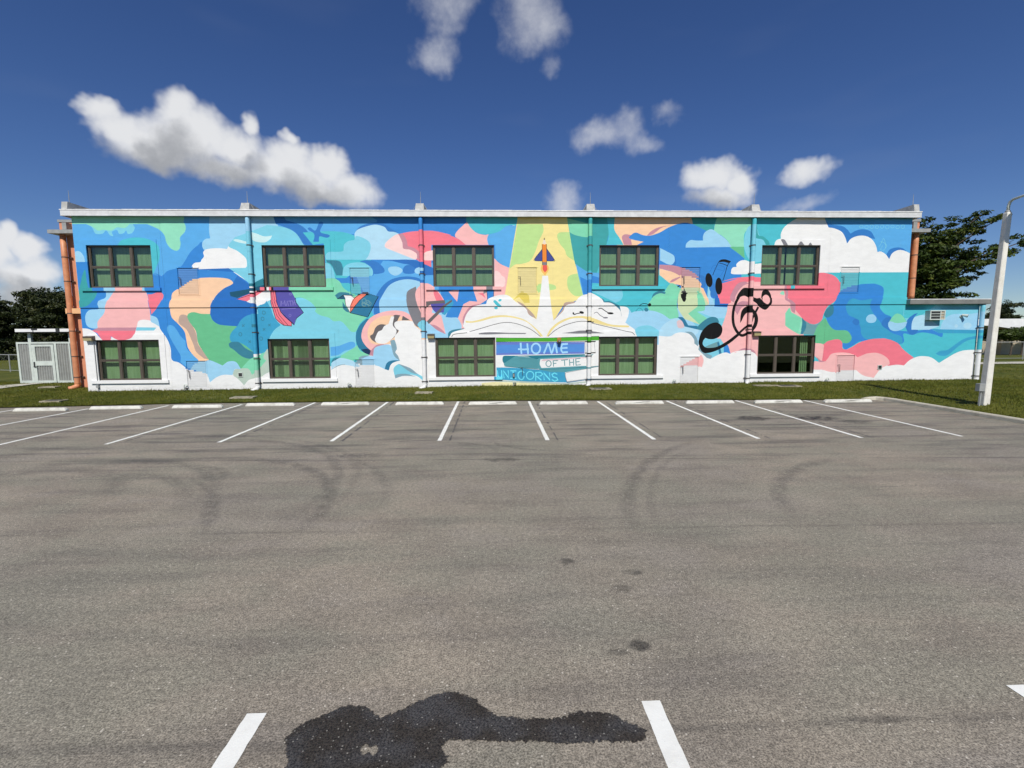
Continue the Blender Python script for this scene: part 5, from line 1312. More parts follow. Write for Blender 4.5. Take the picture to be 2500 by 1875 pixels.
# windows: bronze frame, six panes, blind of vertical vanes
def pane_mesh(w_, h_):
    pg = Geo(); pg.box(0, w_, 0, 0.008, 0, h_)
    return pg.mesh('pane')
F_OUT, F_MUL, F_TR = 0.075, 0.115, 0.13
PW = (WIN_W - 2 * F_OUT - 2 * F_MUL) / 3
def frame_geo(x0, z0, h):
    fg = Geo(); y0, y1 = WY + 0.075, WY + 0.165
    x1 = x0 + WIN_W; z1 = z0 + h; zm = z0 + h * 0.49
    fg.box(x0, x0 + F_OUT, y0, y1, z0, z1); fg.box(x1 - F_OUT, x1, y0, y1, z0, z1)
    fg.box(x0 + F_OUT, x1 - F_OUT, y0 + 0.002, y1, z0, z0 + F_OUT); fg.box(x0 + F_OUT, x1 - F_OUT, y0 + 0.002, y1, z1 - F_OUT, z1)
    for k in (1, 2):
        a = x0 + F_OUT + k * PW + (k - 1) * F_MUL
        fg.box(a, a + F_MUL, y0 - 0.004, y1, z0 + F_OUT, z1 - F_OUT)
    for k in range(3):
        a = x0 + F_OUT + k * (PW + F_MUL)
        fg.box(a, a + PW, y0 + 0.012, y1, zm - 0.052, zm - 0.008)
        fg.box(a, a + PW, y0 + 0.028, y1, zm - 0.008, zm + 0.006)
        fg.box(a, a + PW, y0 + 0.004, y1, zm + 0.006, zm + 0.058)
        # sash rims
        for c, d in ((z0 + F_OUT, zm - 0.052), (zm + 0.058, z1 - F_OUT)):
            fg.box(a, a + 0.025, y0 + 0.02, y1 - 0.01, c, d); fg.box(a + PW - 0.025, a + PW, y0 + 0.02, y1 - 0.01, c, d)
    return fg, zm
PANE_MESHES = {}
def make_window(k):
    x0, x1, z0, z1 = WINDOWS[k]; h = z1 - z0
    fg, zm = frame_geo(x0, z0, h)
    win = fg.build('window', M_BRONZE, building)
    for c, d in ((z0 + F_OUT, zm - 0.052), (zm + 0.058, z1 - F_OUT)):
        for j in range(3):
            a = x0 + F_OUT + j * (PW + F_MUL)
            key = round(d - c, 3)
            if key not in PANE_MESHES: PANE_MESHES[key] = pane_mesh(PW, d - c)
            p = link('pane', PANE_MESHES[key], M_GLASS, win)
            p.matrix_basis = p.matrix_basis @ Matrix.Translation((a, WY + 0.125, c))
    # vertical vanes
    r = random.Random(100 + k)
    vg = Geo(); yb = WY + 0.33; n = 30; pitch_ = (WIN_W + 0.12) / n
    ranges = None
    if k == 9: ranges = (0.80, 0.90)              # drawn open, the vanes bunched at one side
    elif k == 6: ranges = 'ajar'
    for i in range(n):
        t = i / n
        cx = x0 - 0.06 + (i + 0.5) * pitch_
        ang = math.radians(r.uniform(6, 14) if k >= 5 else r.uniform(1, 5))
        if isinstance(ranges, tuple):
            if not (0.78 < t < 0.93): continue
            ang = math.radians(20)
        elif ranges == 'ajar' and (0.08 < t < 0.2 or 0.42 < t < 0.58): ang = math.radians(58)
        elif k == 4 and 0.44 < t < 0.5: continue
        hw = pitch_ * 0.56
        dx, dy = hw * math.cos(ang), hw * math.sin(ang)
        zb, zt = z0 - 0.02, z1 + 0.05
        vg.hexa([(cx - dx, yb - dy, zb), (cx + dx, yb + dy, zb), (cx + dx, yb + dy + 0.004, zb), (cx - dx, yb - dy + 0.004, zb),
                 (cx - dx, yb - dy, zt), (cx + dx, yb + dy, zt), (cx + dx, yb + dy + 0.004, zt), (cx - dx, yb - dy + 0.004, zt)])
    vg.box(x0 - 0.05, x1 + 0.05, yb + 0.03, yb + 0.09, z1 + 0.0, z1 + 0.06)
    vg.build('blind', M_BLIND, win)
for k in range(10):
    make_window(k)

# louvred access panels, painted over with the mural
for k, (x0, x1, z0, z1) in enumerate(PANELS):
    flush = k == 7                              # the lettering runs straight across this one
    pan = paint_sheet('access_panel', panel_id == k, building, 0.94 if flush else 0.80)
    lg = Geo(); nl = 15; hh = (z1 - z0 - 0.06) / nl
    nc = 30; cols_x = np.linspace(x0 + 0.03, x1 - 0.03, nc + 1)
    for i in range(0 if flush else nl):
        zc = z0 + 0.03 + i * hh
        ci, _ = mural_at((cols_x[:-1] + cols_x[1:]) / 2, np.full(nc, zc + hh / 2))
        for j in range(nc):
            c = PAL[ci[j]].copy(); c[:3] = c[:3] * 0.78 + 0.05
            a, b = cols_x[j], cols_x[j + 1]
            lg.face([(a, WY + 0.010, zc), (b, WY + 0.010, zc), (b, WY + 0.019, zc + hh * 0.96), (a, WY + 0.019, zc + hh * 0.96)], c)
    if not flush: tag(lg.build('louvre_slats', M_PAINT, pan), kind='stuff')
    tg = Geo()
    if not flush: painted_bar(tg, x0 - 0.07, x1 + 0.07, WY - 0.018, WY + 0.02, z1, z1 + 0.05)
    if not flush: painted_post(tg, x1, x1 + 0.05, WY - 0.012, WY + 0.02, z0, z1); painted_post(tg, x0 - 0.05, x0, WY - 0.012, WY + 0.02, z0, z1)
    if not flush: painted_bar(tg, x0 - 0.05, x1 + 0.05, WY - 0.012, WY + 0.02, z0 - 0.04, z0)
    if flush: painted_bar(tg, x0 - 0.05, x1 + 0.05, WY - 0.006, WY + 0.02, z1, z1 + 0.02)
    tg.build('frame', M_PAINT, pan)
    hg = Geo()
    hg.tube([(x0 + 0.14, WY - 0.05, z0 + 0.42), (x0 + 0.12, WY - 0.06, z0 + 0.80)], 0.014, 6)
    hg.tube([(x0 + 0.12, WY - 0.05, z0 + 0.80), (x0 + 0.02, WY - 0.04, z0 + 0.78)], 0.010, 6)
    hg.build('handle', M_STRAP, pan)

# roof: slab, aluminium fascia panels with lapped joints, flashing
rg = Geo()
rg.box(X_L - 0.2, X_R + 0.12, WY - 0.20, WY + 9.2, 8.21, 8.40)
rg.box(X_R, X_A + 0.15, WY - 0.20, WY + 8.0, 4.07, 4.22)
roof = rg.build('roof', M_CAP, building)
FX0, FX1 = X_L - 0.26, X_R + 0.22
npan = 38; pl = (FX1 - FX0) / npan
pgm = Geo(); pgm.box(0, pl - 0.002, -0.03, 0.02, 8.17, 8.42); pgm.box(0, pl - 0.002, -0.045, -0.03, 8.17, 8.19)
pme = pgm.mesh('fascia_panel')
lgm = Geo(); lgm.box(-0.012, 0.012, -0.0335, -0.03, 8.195, 8.42); lme = lgm.mesh('lap_joint')
for i in range(npan):
    p = link('fascia_panel', pme, M_FASCIA, roof)
    jig = random.uniform(-0.004, 0.004)
    p.matrix_basis = p.matrix_basis @ Matrix.Translation((FX0 + i * pl, WY - 0.22 + jig, jig))
    if i:
        q_ = link('lap_joint', lme, M_FASCIA, roof)
        q_.matrix_basis = q_.matrix_basis @ Matrix.Translation((FX0 + i * pl, WY - 0.22, 0))
eg = Geo()
eg.box(FX0, FX0 + 0.04, WY - 0.20, WY + 9.2, 8.17, 8.42); eg.box(FX1 - 0.04, FX1, WY - 0.20, WY + 9.2, 8.17, 8.42)
eg.build('end_fascia', M_FASCIA, roof)
xsf = np.linspace(FX0 - 0.02, FX1 + 0.02, 60)
fg_ = Geo()
for a, b in zip(xsf[:-1], xsf[1:]):
    dz = random.uniform(-0.006, 0.012)
    fg_.box(a, b - 0.004, WY - 0.27, WY - 0.05, 8.42, 8.455 + dz)
fg_.build('flashing', M_FLASH, roof)
ag = Geo()
ag.bevel_box(X_R - 0.03, X_A + 0.30, WY - 0.27, WY + 8.0, 4.03, 4.25, 0.012)
annex_fascia = ag.build('annex_fascia', M_ANNEX_FASCIA, building)
ag = Geo(); ag.box(X_R - 0.03, X_A + 0.31, WY - 0.28, WY - 0.02, 4.252, 4.285); ag.build('flashing', M_FLASH, annex_fascia)
# roof upstands (parapet fins) and lightning rods
for i, x in enumerate([-19.42, -11.42, -3.44, 4.58, 12.52, 20.42]):
    cg = Geo(); end = i in (0, 5)
    wd = 0.13 if end else 0.21
    if end:
        cg.hexa([(x - wd, WY - 0.24, 8.44), (x + wd, WY - 0.24, 8.44), (x + wd, WY + 9, 8.44), (x - wd, WY + 9, 8.44),
                 (x - wd, WY - 0.18, 8.80), (x + wd, WY - 0.18, 8.80), (x + wd, WY + 9, 8.76), (x - wd, WY + 9, 8.76)])
    else:
        cg.hexa([(x - wd, WY - 0.24, 8.44), (x + wd, WY - 0.24, 8.44), (x + wd * 0.9, WY + 5, 8.44), (x - wd * 0.9, WY + 5, 8.44),
                 (x - wd * 0.86, WY - 0.12, 8.79), (x + wd * 0.86, WY - 0.12, 8.79), (x + wd * 0.8, WY + 5, 8.70), (x - wd * 0.8, WY + 5, 8.70)])
    up = cg.build('roof_upstand', M_CAP, building)
    rod = Geo(); xr = x + 0.02
    rod.tube([(xr, WY + 0.05, 8.74), (xr, WY + 0.05, 9.06), (xr, WY + 0.05, 9.36)], [0.016, 0.012, 0.006], 6)
    rod.build('lightning_rod', M_GREY_METAL, up)
    if not end:
        wr = Geo()
        wr.tube([(x - 0.36, WY - 0.1, 8.47), (x - 0.27, WY + 0.0, 8.62), (x - 0.17, WY + 0.05, 8.78)], 0.008, 5)
        wr.tube([(x + 0.36, WY - 0.1, 8.47), (x + 0.27, WY + 0.0, 8.62), (x + 0.17, WY + 0.05, 8.78)], 0.008, 5)
        wr.build('ground_wire', M_GREY_METAL, up)

# rain-water downspouts painted with the wall behind them
def downspout(x, ztop, name='downspout'):
    g_ = Geo(); r = 0.097; y = WY - 0.14
    zs = list(np.arange(0.30, ztop - 0.12, 0.07))
    cols = [PAL[c].tolist() for c in mural_at(np.full(len(zs), x), np.array(zs) + 0.035)[0]]
    path = [(x, y, z) for z in zs]
    path += [(x, y, ztop - 0.10), (x, y + 0.02, ztop - 0.05), (x, y + 0.07, ztop - 0.01), (x, y + 0.14, ztop)]
    cols += [cols[-1]] * (len(path) - len(cols))
    g_.tube(path, r, 14, cols)
    o = g_.build(name, M_PAINT, building, True)
    sh = Geo(); sh.tube([(x, y, 0.34), (x, y, 0.24), (x - 0.03, y - 0.05, 0.17), (x - 0.12, y - 0.14, 0.12), (x - 0.2, y - 0.22, 0.10)], [0.1, 0.102, 0.1, 0.095, 0.088], 12, [PAL[MURAL_WHITE].tolist()] * 5)
    sh.build('shoe', M_PAINT, o, True)
    straps = [z for z in (6.88, 5.56, 4.02, 2.86, 1.62, 0.45) if z < ztop]
    for z in straps:
        sg = Geo()
        sg.tube([(x, y, z - 0.025), (x, y, z + 0.025)], 0.107, 14)
        sg.box(x - 0.15, x + 0.15, WY - 0.05, WY - 0.03, z - 0.025, z + 0.025)
        sg.build('strap', M_STRAP, o)
    if ztop > 6:
        cg = Geo(); c = paint_at(x, 6.62).tolist(); cg.tube([(x, y, 6.60), (x, y, 6.66)], 0.106, 14, [c] * 2); cg.build('coupling', M_PAINT, o)
    return o
for x in (-11.36, -3.42, 4.58, 12.50):
    downspout(x, 8.17)
downspout(24.28, 4.03)

# terracotta corner bays with ledges and round downpipes at both ends
def corner_bay(side, xw, y0, zbase, name):
    s = -1 if side == 'L' else 1
    def bx(gg, a, b, y_0, y_1, c, d):
        gg.box(min(xw + s * a, xw + s * b), max(xw + s * a, xw + s * b), y_0, y_1, c, d)
    o = Geo(); bx(o, -0.9, 0.64, y0 + 0.24, y0 + 1.1, zbase, 7.62)
    bay = o.build('corner_bay', M_ORANGE, building)
    o = Geo(); bx(o, -0.9, 0.30, y0 + 0.20, y0 + 0.32, max(4.45, zbase), 6.70); o.build('peach_pilaster', M_PEACH, bay)
    if side == 'L':
        o = Geo(); bx(o, -0.9, 0.82, y0 - 0.02, y0 + 1.1, 3.85, 4.10); o.build('peach_ledge', M_PEACH, bay)
    o = Geo(); bx(o, -0.9, 1.02, y0 - 0.32, y0 + 1.2, 7.62, 7.79); ledge = o.build('ledge', M_GREY_METAL, bay)
    o = Geo(); bx(o, -0.9, 0.80, y0 + 0.1, y0 + 1.1, 7.79, 8.22); o.build('upper_block', M_ORANGE, bay)
    o = Geo(); bx(o, -0.9, 0.84, y0 + 0.06, y0 + 1.14, 8.22, 8.34); o.build('cap', M_GREY_METAL, bay)
    o = Geo()
    bx(o, 0.22, 0.42, y0 - 0.20, y0 + 0.1, 7.82, 8.14); o.build('leader_head', M_GREY_METAL, bay)
    px_, py_ = xw + s * (0.62 if side == 'L' else 0.60), y0 + 0.02
    o = Geo(); zz = [zbase + 0.12] + list(np.linspace(zbase + 0.3, 7.62, 8))
    o.tube([(px_, py_, z) for z in zz], 0.122, 18)
    if side == 'L':
        o.tube([(px_, py_, zbase + 0.2), (px_ - 0.02, py_ - 0.05, zbase + 0.10), (px_ - 0.12, py_ - 0.2, zbase + 0.03), (px_ - 0.2, py_ - 0.3, zbase + 0.02)], [0.124, 0.126, 0.12, 0.11], 16)
    pipe = o.build('downpipe', M_ORANGE_PIPE, bay, True)
    for z in [q for q in (6.55, 5.4, 3.86, 3.0, 1.75, 0.72) if q > zbase + 0.2]:
        sg = Geo(); sg.tube([(px_, py_, z - 0.02), (px_, py_, z + 0.02)], 0.131, 18); sg.box(px_ - 0.22, px_ + 0.22, py_ + 0.12, py_ + 0.2, z - 0.02, z + 0.02)
        sg.build('strap', M_STRAP, bay)
corner_bay('L', -20.18, 24.0, 0.15, 'left')
corner_bay('R', 20.72, 23.55, 4.26, 'right')

# ------------------------------------------------------------------ painted bay lines on the lot
def bay_line(near, far, wd=0.105):
    a, b = Vector(near + (0,)), Vector(far + (0,))
    t = (b - a).normalized(); n = Vector((-t.y, t.x, 0))
    L = (b - a).length; k = max(6, int(L / 0.05)); g_ = Geo()
    rnd = random.Random(int(abs(near[0]) * 100) + 3)
    row = []; jit = 0.35 if near[1] < 5 else 1.0
    for i in range(k + 1):
        p = a + t * (L * i / k)
        row.append((p + n * (wd / 2 + jit * rnd.uniform(-0.009, 0.006)), p - n * (wd / 2 + jit * rnd.uniform(-0.009, 0.006))))
    for (l0, r0), (l1, r1) in zip(row[:-1], row[1:]):
        g_.face([(l0.x, l0.y, 0.004), (r0.x, r0.y, 0.004), (r1.x, r1.y, 0.004), (l1.x, l1.y, 0.004)][::-1])
    return g_.build('parking_line', M_LINE, parking_lot)
NEAR = [(-17.6, 11.95), (-15.0, 11.9), (-12.34, 11.85), (-9.68, 11.78), (-6.95, 11.82), (-4.14, 11.75), (-1.42, 11.64), (1.29, 11.51), (3.97, 11.42), (6.59, 11.34), (9.19, 11.27), (11.8, 11.26)]
FAR = [(-17.9, 17.9), (-15.26, 17.95), (-12.76, 18.59), (-9.97, 18.65), (-7.24, 18.94), (-4.33, 18.82), (-1.5, 18.75), (1.34, 18.55), (4.06, 18.34), (6.79, 18.24), (9.52, 18.12), (12.17, 17.94)]
for a, b in zip(NEAR, FAR):
    bay_line(a, b)
for a, b in (((-1.685, 3.08), (-1.68, -2.4)), ((1.085, 3.07), (1.08, -2.4)), ((3.83, 3.10), (3.82, -2.4))):
    bay_line(a, b, 0.135)
# traces of the old lines, blacked out beside the new ones
M_GHOST = plain('blackout_paint', (84, 81, 80), 0.85, 0.25, 9.0)
for i in range(3, 11):
    a, b = NEAR[i], FAR[i]
    rnd = random.Random(i)
    dx = 0.26 if i < 9 else 0.3
    g_ = Geo(); L = 22
    for k in range(L):
        if rnd.random() < 0.28: continue
        t0, t1 = k / L, (k + 0.9) / L
        p0 = (a[0] + (b[0] - a[0]) * t0 + dx, a[1] + (b[1] - a[1]) * t0); p1 = (a[0] + (b[0] - a[0]) * t1 + dx, a[1] + (b[1] - a[1]) * t1)
        wv = 0.022 + rnd.uniform(-0.008, 0.01)
        g_.face([(p0[0] - wv, p0[1], 0.003), (p0[0] + wv, p0[1], 0.003), (p1[0] + wv, p1[1], 0.003), (p1[0] - wv, p1[1], 0.003)])
    g_.build('old_line_trace', M_GHOST, parking_lot)

# wet patch in the nearest bay
def wet_patch():
    base = [(-1.40, 2.87), (-1.36, 2.96), (-1.28, 3.02), (-1.18, 3.07), (-1.08, 3.13), (-0.95, 3.12), (-0.88, 3.06), (-0.82, 3.01), (-0.72, 3.05), (-0.62, 3.12), (-0.5, 3.19), (-0.4, 3.23), (-0.30, 3.22),
            (-0.16, 3.14), (-0.08, 3.05), (-0.01, 2.99), (0.12, 2.97), (0.34, 2.95), (0.45, 2.96), (0.52, 3.0), (0.66, 3.0), (0.78, 2.97), (0.84, 2.92), (0.99, 2.83), (0.95, 2.76), (0.88, 2.73), (0.7, 2.745), (0.45, 2.735),
            (0.3, 2.76), (0.16, 2.77), (0.0, 2.775), (-0.2, 2.80), (-0.34, 2.80), (-0.37, 2.75), (-0.33, 2.70), (-0.30, 2.64), (-0.36, 2.60), (-0.4, 2.4), (-0.62, 2.15), (-0.95, 2.05), (-1.25, 2.2), (-1.34, 2.5), (-1.30, 2.68), (-1.36, 2.78)]
    rnd = random.Random(4); pts = []
    n = len(base)
    for i in range(n):
        a, b = Vector(base[i]), Vector(base[(i + 1) % n])
        k = max(2, int((b - a).length / 0.012))
        for j in range(k):
            p = a.lerp(b, j / k)
            pts.append((p.x + rnd.gauss(0, 0.006), p.y + rnd.gauss(0, 0.006)))
    # fine grid with a wetness value that falls off towards the ragged outline
    P = np.array(pts); st = 0.012
    gx = np.arange(P[:, 0].min() - 0.05, P[:, 0].max() + 0.05, st); gy = np.arange(P[:, 1].min() - 0.05, P[:, 1].max() + 0.05, st)
    GX, GY = np.meshgrid(gx, gy, indexing='ij'); fx, fy = GX.ravel(), GY.ravel()
    ins = np.zeros(len(fx), bool); dist = np.full(len(fx), 9.0)
    for (x1, y1), (x2, y2) in zip(P, np.roll(P, -1, 0)):
        if y1 != y2:
            ins ^= ((y1 > fy) != (y2 > fy)) & (fx < (x2 - x1) * (fy - y1) / (y2 - y1) + x1)
        dist = np.minimum(dist, (fx - x1) ** 2 + (fy - y1) ** 2)
    dist = np.sqrt(dist) * np.where(ins, 1, -1)
    hole = np.hypot((fx + 0.83) / 1.9 + 0.3 * (fy - 2.755), fy - 2.755) + 0.012 * np.sin(fx * 90)
    wet = np.clip((dist + 0.012) / 0.034, 0, 1) * np.clip((hole - 0.022) / 0.02, 0, 1)
    W2 = wet.reshape(GX.shape); n2 = GX.shape[1]
    V = np.stack([fx, fy, np.full(len(fx), 0.0022)], 1)
    F = [(i * n2 + j, (i + 1) * n2 + j, (i + 1) * n2 + j + 1, i * n2 + j + 1) for i in range(GX.shape[0] - 1) for j in range(n2 - 1) if W2[i:i + 2, j:j + 2].max() > 0]
    used = np.unique(np.array(F)); remap = np.full(len(fx), -1); remap[used] = np.arange(len(used))
    me = bpy.data.meshes.new('wet_patch')
    me.from_pydata(V[used].tolist(), [], remap[np.array(F)].tolist())
    me.attributes.new('wet', 'FLOAT', 'POINT').data.foreach_set('value', wet[used].astype(np.float32))
    m, q, b, o = new_mat('wet_asphalt')
    co = objco(q)
    gr = q.noise(co, 75.0, 2.0, 0.75)
    f = q.mapr(gr, 0.3, 0.7, 0.35, 1.65)
    film = q.noise(co, 3.2, 3.0, 0.5)
    col = q.mix(q.mapr(film, 0.4, 0.65), lin((56, 51, 45)), lin((70, 68, 66)))
    col = q.vm('MULTIPLY', col, q.comb(f, f, f))
    vo = q.add('ShaderNodeTexVoronoi'); vo.inputs['Scale'].default_value = 42.0
    q.link(co, vo.inputs['Vector'])
    chip = q.m('MULTIPLY', q.mapr(vo.outputs['Distance'], 0.12, 0.3, 1.0, 0.0), q.mapr(q.sep(vo.outputs['Color'])[0], 0.80, 0.85))
    col = q.mix(q.m('MULTIPLY', chip, 0.42), col, lin((200, 196, 184)))
    q.link(col, b.inputs['Base Color'])
    q.link(q.mapr(film, 0.42, 0.62, 0.55, 0.34), b.inputs['Roughness'])
    b.inputs['Specular IOR Level'].default_value = 0.32
    bump(q, b, gr, 0.35, 0.006)
    at = q.add('ShaderNodeAttribute', attribute_name='wet')
    cover = q.mapr(q.m('ADD', at.outputs['Fac'], q.m('MULTIPLY', q.m('SUBTRACT', q.noise(co, 42.0, 4.0, 0.75), 0.5), 1.7)), 0.3, 0.7, 0.0, 0.97)
    tr = q.add('ShaderNodeBsdfTransparent'); mx = q.add('ShaderNodeMixShader')
    q.link(cover, mx.inputs[0]); q.link(tr.outputs[0], mx.inputs[1]); q.link(b.outputs[0], mx.inputs[2]); q.link(mx.outputs[0], o.inputs[0])
    o_ = link('wet_patch', me, m)
    return tag(o_, 'dark wet patch on the asphalt between the two nearest white lines', 'puddle')
wet_patch()

# ------------------------------------------------------------------ wheel stops
def stop_mesh():
    L, g_ = 1.85, Geo()
    prof = lambda s, sz: [(-0.085 * s, 0.0), (-0.085 * s, 0.035 * sz), (-0.055 * s, 0.098 * sz), (-0.04 * s, 0.108 * sz), (0.04 * s, 0.108 * sz), (0.055 * s, 0.098 * sz), (0.085 * s, 0.035 * sz), (0.085 * s, 0.0)]
    rings = []
    for x, s, sz in [(-L / 2, 0.93, 0.30), (-L / 2 + 0.03, 1.0, 0.70), (-L / 2 + 0.07, 1, 1.0), (-L / 4, 1, 1), (0, 1, 1.0), (L / 4, 1, 1), (L / 2 - 0.07, 1, 1), (L / 2 - 0.03, 1, 0.70), (L / 2, 0.93, 0.30)]:
        rings.append([(x, y, z) for y, z in prof(s, sz)])
    g_.loft(rings)
    return g_.mesh('wheel_stop')
STOPS = [(-16.62, 17.58, 1, 'leftmost wheel stop, off-white concrete near the left picture edge'), (-14.13, 17.83, 1, 'second wheel stop from the left, plain off-white concrete'), (-11.20, 17.90, 0, 'third wheel stop from the left, pale clean concrete'),
         (-8.65, 18.19, 0, 'fourth wheel stop from the left, clean concrete below the second ground-floor window'), (-5.80, 18.20, 2, 'fifth wheel stop from the left, with grey scuffs on its right half'), (-2.92, 18.03, 0, 'sixth wheel stop from the left, below the downspout left of the painted book stack'),
         (-0.11, 17.87, 2, 'wheel stop below the painted lettering, with a dark tyre mark on its face'), (2.60, 17.70, 1, 'wheel stop right of the two central lines, clean with a faint arc'), (5.49, 17.57, 2, 'fourth wheel stop from the kerb, with a dark slanting scuff'),
         (8.18, 17.48, 0, 'third wheel stop from the kerb, clean white concrete'), (10.79, 17.39, 2, 'second wheel stop from the kerb, with black slanting scuffs'), (13.48, 17.34, 2, 'last wheel stop on the right, beside the kerb corner')]
sm = stop_mesh()
M_SCUFF = plain('tyre_rubber_mark', (62, 58, 54), 0.9, 0.3, 10.0)
rodm = Geo()
rodm.tube([(0, 0, 0.100), (0, 0, 0.111)], 0.016, 8)
rodme = rodm.mesh('anchor_pin')
for i, (x, y, sc, lab) in enumerate(STOPS):
    o = link('wheel_stop', sm, M_STOP)
    o.matrix_basis = Matrix.Translation((x, y, 0.002)) @ Matrix.Rotation(math.radians(random.uniform(-0.8, 0.8)), 4, 'Z')
    tag(o, lab, 'wheel stop', 'wheel stops along the lawn edge')
    if not rodme.materials: rodme.materials.append(M_STRAP)
    for sx in (-0.6, 0.6):
        p = bpy.data.objects.new('anchor_pin', rodme)
        COLL.objects.link(p); p.parent = o; p.location = (sx, 0, 0)
    if sc == 2:
        # smeared rubber on the sloping face
        g_ = Geo(); rnd = random.Random(i); x0 = rnd.uniform(-0.35, -0.1)
        def onface(u, t): return (u, -0.0865 + 0.030 * t - 0.001, 0.035 + 0.063 * t)
        for k in range(9):
            a = x0 + k * 0.075; ta = 0.12 + k * 0.09 + rnd.uniform(-0.03, 0.03); wv = 0.05 + 0.09 * math.sin(k / 8 * math.pi)
            g_.face([onface(a, max(0, ta - wv)), onface(a + 0.085, max(0, ta - wv + 0.06)), onface(a + 0.085, min(1, ta + wv + 0.06)), onface(a, min(1, ta + wv))])
        me = g_.mesh('tyre_mark'); me.materials.append(M_SCUFF)
        s_ = bpy.data.objects.new('tyre_mark', me); COLL.objects.link(s_); s_.parent = o

# ------------------------------------------------------------------ lamp post at the kerb
PX, PY, PZ = 16.36, 15.0, 0.12
TILT = 0.030
lamp = thing('lamp_post', 'square white concrete lamp post standing in the grass behind the kerb', 'lamp post', (PX, PY, PZ))
g_ = Geo(); rings = []
for z, h in ((-0.1, 0.112), (2.0, 0.098), (4.0, 0.090), (6.30, 0.082), (6.34, 0.074)):
    c = 0.018
    rings.append([(PX + a * h + b * (h - c) if False else PX + u, PY + v, PZ + z) for u, v in ((-h + c, -h), (h - c, -h), (h, -h + c), (h, h - c), (h - c, h), (-h + c, h), (-h, h - c), (-h, -h + c))])
g_.loft(rings); g_.build('post', M_POLE, lamp)
g_ = Geo(); g_.tube([(PX, PY, 6.40), (PX, PY, 6.50), (PX, PY, 6.53)], [0.072, 0.072, 0.05], 12); g_.build('tenon_cap', M_GREY_METAL, lamp)
g_ = Geo(); g_.tube([(PX, PY, 6.5), (PX, PY, 6.66), (PX, PY - 0.03, 6.78), (PX, PY - 0.12, 6.84), (PX, PY - 0.5, 6.88), (PX, PY - 1.1, 6.93)], [0.042, 0.042, 0.042, 0.04, 0.036, 0.034], 12); g_.build('arm', M_WHITE_METAL, lamp, True)
g_ = Geo(); rings = []
for y, hw, zt, zb in ((PY - 0.62, 0.10, 6.96, 6.88), (PY - 0.72, 0.17, 7.0, 6.86), (PY - 1.15, 0.21, 7.02, 6.86), (PY - 1.40, 0.18, 6.99, 6.88), (PY - 1.46, 0.10, 6.96, 6.90)):
    rings.append([(PX - hw, y, zb), (PX + hw, y, zb), (PX + hw, y, (zb + zt) / 2), (PX + hw * 0.6, y, zt), (PX - hw * 0.6, y, zt), (PX - hw, y, (zb + zt) / 2)])
g_.loft(rings); lh = g_.build('lamp_head', M_GREY_METAL, lamp)
g_ = Geo(); g_.box(PX - 0.14, PX + 0.14, PY - 1.36, PY - 0.78, 6.845, 6.862); g_.build('lens', M_LENS, lh)
g_ = Geo(); g_.bevel_box(PX - 0.30, PX - 0.108, PY - 0.09, PY + 0.07, 0.66, 0.92, 0.01); jb = g_.build('junction_box', M_GREY_METAL, lamp)
g_ = Geo(); g_.tube([(PX - 0.17, PY - 0.02, 0.66), (PX - 0.17, PY - 0.02, 0.1)], 0.025, 8); g_.build('conduit', M_GREY_METAL, lamp)
lamp.matrix_basis = lamp.matrix_basis @ Matrix.Rotation(TILT, 4, 'Y')      # the post leans a little away from the lot

# ------------------------------------------------------------------ fixtures on the front
def wall_light(x, z, label, wide=0.36, conduit=None):
    t = thing('wall_light', label, 'wall light', (x, WY, z), 'box-shaped security lights')
    g_ = Geo(); h = wide / 2
    g_.hexa([(x - h, WY - 0.20, z + 0.02), (x + h, WY - 0.20, z + 0.02), (x + h, WY - 0.002, z - 0.10), (x - h, WY - 0.002, z - 0.10),
             (x - h, WY - 0.23, z + 0.14), (x + h, WY - 0.23, z + 0.14), (x + h, WY - 0.002, z + 0.17), (x - h, WY - 0.002, z + 0.17)])
    g_.build('housing', M_FIXTURE, t)
    g_ = Geo(); g_.hexa([(x - h + 0.02, WY - 0.225, z - 0.05), (x + h - 0.02, WY - 0.225, z - 0.05), (x + h - 0.02, WY - 0.06, z - 0.085), (x - h + 0.02, WY - 0.06, z - 0.085),
             (x - h + 0.01, WY - 0.236, z + 0.06), (x + h - 0.01, WY - 0.236, z + 0.06), (x + h - 0.01, WY - 0.18, z + 0.06), (x - h + 0.01, WY - 0.18, z + 0.06)])
    g_.build('lens', M_LENS, t)
    if conduit:
        g_ = Geo(); g_.tube([(x + 0.14, WY - 0.05, z - 0.1), (x + 0.14, WY - 0.05, 0.12)], 0.016, 8); g_.box(x + 0.08, x + 0.20, WY - 0.10, WY - 0.002, 0.30, 0.44)
        g_.build('conduit', M_GREY_METAL, t)
wall_light(-18.98, 2.58, 'bronze wall light at the far left corner above a thin conduit', 0.42, True)
wall_light(-3.06, 2.58, 'bronze wall light beside the downspout left of the book stack', 0.34)
wall_light(12.87, 2.60, 'bronze wall light next to the treble clef and dark window', 0.36)
t = thing('wall_light', 'small brass wall lamp on the painted green book edge', 'wall light', (3.12, WY, 2.4))
g_ = Geo(); g_.bevel_box(3.02, 3.22, WY - 0.10, WY - 0.002, 2.28, 2.51, 0.02); g_.build('housing', M_RED_TIP, t)
g_ = Geo(); g_.tube([(3.12, WY - 0.10, 2.34), (3.12, WY - 0.19, 2.30), (3.12, WY - 0.22, 2.28)], [0.07, 0.085, 0.05], 10); g_.build('lamp', M_FIXTURE, t)
t = thing('outlet_box', 'small dark outlet box on the painted letter I', 'outlet box', (0.90, WY, 0.69))
g_ = Geo(); g_.bevel_box(0.85, 0.95, WY - 0.07, WY - 0.002, 0.58, 0.80, 0.015); g_.build('cover', M_DARK_METAL, t)
